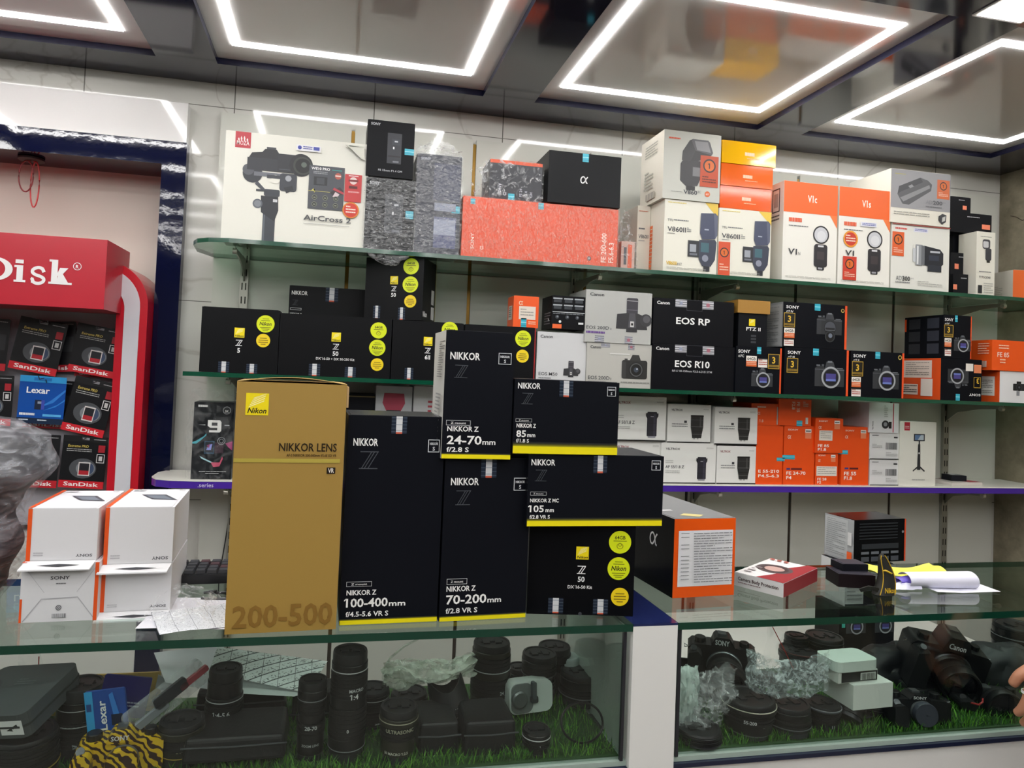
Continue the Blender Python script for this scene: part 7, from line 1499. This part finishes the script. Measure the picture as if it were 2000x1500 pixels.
skin('sweater', [[(0, 0, .84, .150), (0, 0, .98, .148), (0, 0, 1.08, .140), (0, .01, 1.27, .150), (0, .02, 1.43, .080)], [(0, .01, 1.27, .150), (-.10, .01, 1.39, .085), (*sho, .066), (*elb, .050), (*mid, .037)], [(0, .01, 1.27, .150), (.10, .01, 1.39, .085), (*sh2, .066), (*el2, .050), (*mid2, .037)]], SWT, t)
skin('trousers', [[(0, 0, 1.06, .118), (0, 0, .90, .135)]]+[[(0, 0, .90, .135), (sg*.088, 0, .84, .104), (sg*.10, .02, .50, .074), (sg*.105, 0, .09, .062)] for sg in (-1, 1)], TRO, t)
b = MB()
for sg in (-1, 1):
    b = MB(); b.lathe([(.02, 0), (.052, .002), (.055, .02), (.05, .05), (.035, .085), (.01, .095)], mat('1b1b1d', .5), Tr(sg*.112, .06, 0) @ Matrix.Diagonal((.85, 2.3, .85, 1)), 28); b.build('shoe', t)
HC0 = Vector((0, .055, 1.615))
b = MB(); b.grid(lambda u, v: HC0+Vector((.090*math.cos(u*6.2832)*math.sin(v*(1.6+.6*max(0, -math.sin(u*6.2832)))), -.010+.102*math.sin(u*6.2832)*math.sin(v*(1.6+.6*max(0, -math.sin(u*6.2832)))), .020+.105*math.cos(v*(1.6+.6*max(0, -math.sin(u*6.2832))))))+noise.noise_vector(Vector((u*20, v*8, 3)))*.004, 40, 18, mat('15110e', .6)); b.build('hair', t)
FZ_ = .140
b = MB(); b.lathe([(.001, 0), (.010, .002), (.012, .008), (.006, .03), (.001, .04)], M_SKIN, Tr(0, FZ_-.012, 1.585), 14); b.build('nose', t)
for sg in (-1, 1):
    b = MB(); b.lathe([(.001, -.009), (.007, -.006), (.0095, 0), (.007, .006), (.001, .009)], mat('e9e4dc', .2), Tr(sg*.030, FZ_-.018, 1.622), 16); b.lathe([(.001, -.004), (.004, -.002), (.0045, 0), (.004, .002), (.001, .004)], mat('2a1a12', .15), Tr(sg*.030, FZ_-.010, 1.620), 12); b.build('eye', t)
    b = MB(); b.lathe([(.001, -.03), (.014, -.018), (.017, .0), (.014, .02), (.001, .03)], M_SKIN, Tr(sg*.083, .05, 1.605) @ Matrix.Diagonal((.45, 1, 1, 1)), 16); b.build('ear', t)
b = MB(); b.tube([(-.022, FZ_-.022, 1.557), (-.01, FZ_-.013, 1.553), (.01, FZ_-.013, 1.553), (.022, FZ_-.022, 1.557)], .004, mat('8f5348', .5)); b.build('mouth', t)
k1 = kn1[0]; dd = (Vector((-.05, .12, -1))+Vector((-.075, 0, 0))).normalized(); q = k1+dd*.020
b = MB(); b.lathe([(.0105, -.002), (.0118, -.0022), (.0118, .0022), (.0105, .002)], mat('ececee', .35, .3), Matrix.Translation(q) @ dd.to_track_quat('Z', 'Y').to_matrix().to_4x4(), 28, caps=False); o = b.build('ring', t, solid=.001); o['label'] = 'silver finger ring'
# ---------------------------------------------------------------- light and view
w = bpy.data.worlds.new('room_air'); w.use_nodes = True; S.world = w; w.node_tree.nodes['Background'].inputs[0].default_value = (.9, .93, 1, 1); w.node_tree.nodes['Background'].inputs[1].default_value = .25
S.view_settings.view_transform = 'Standard'; S.view_settings.look = 'None'; S.view_settings.gamma = 1; S.view_settings.use_curve_mapping = False; S.view_settings.exposure = -0.04
S.cycles.max_bounces = 10; S.cycles.transparent_max_bounces = 24; S.cycles.glossy_bounces = 4; S.cycles.diffuse_bounces = 4; S.cycles.caustics_reflective = False; S.cycles.caustics_refractive = False; S.cycles.sample_clamp_indirect = 6
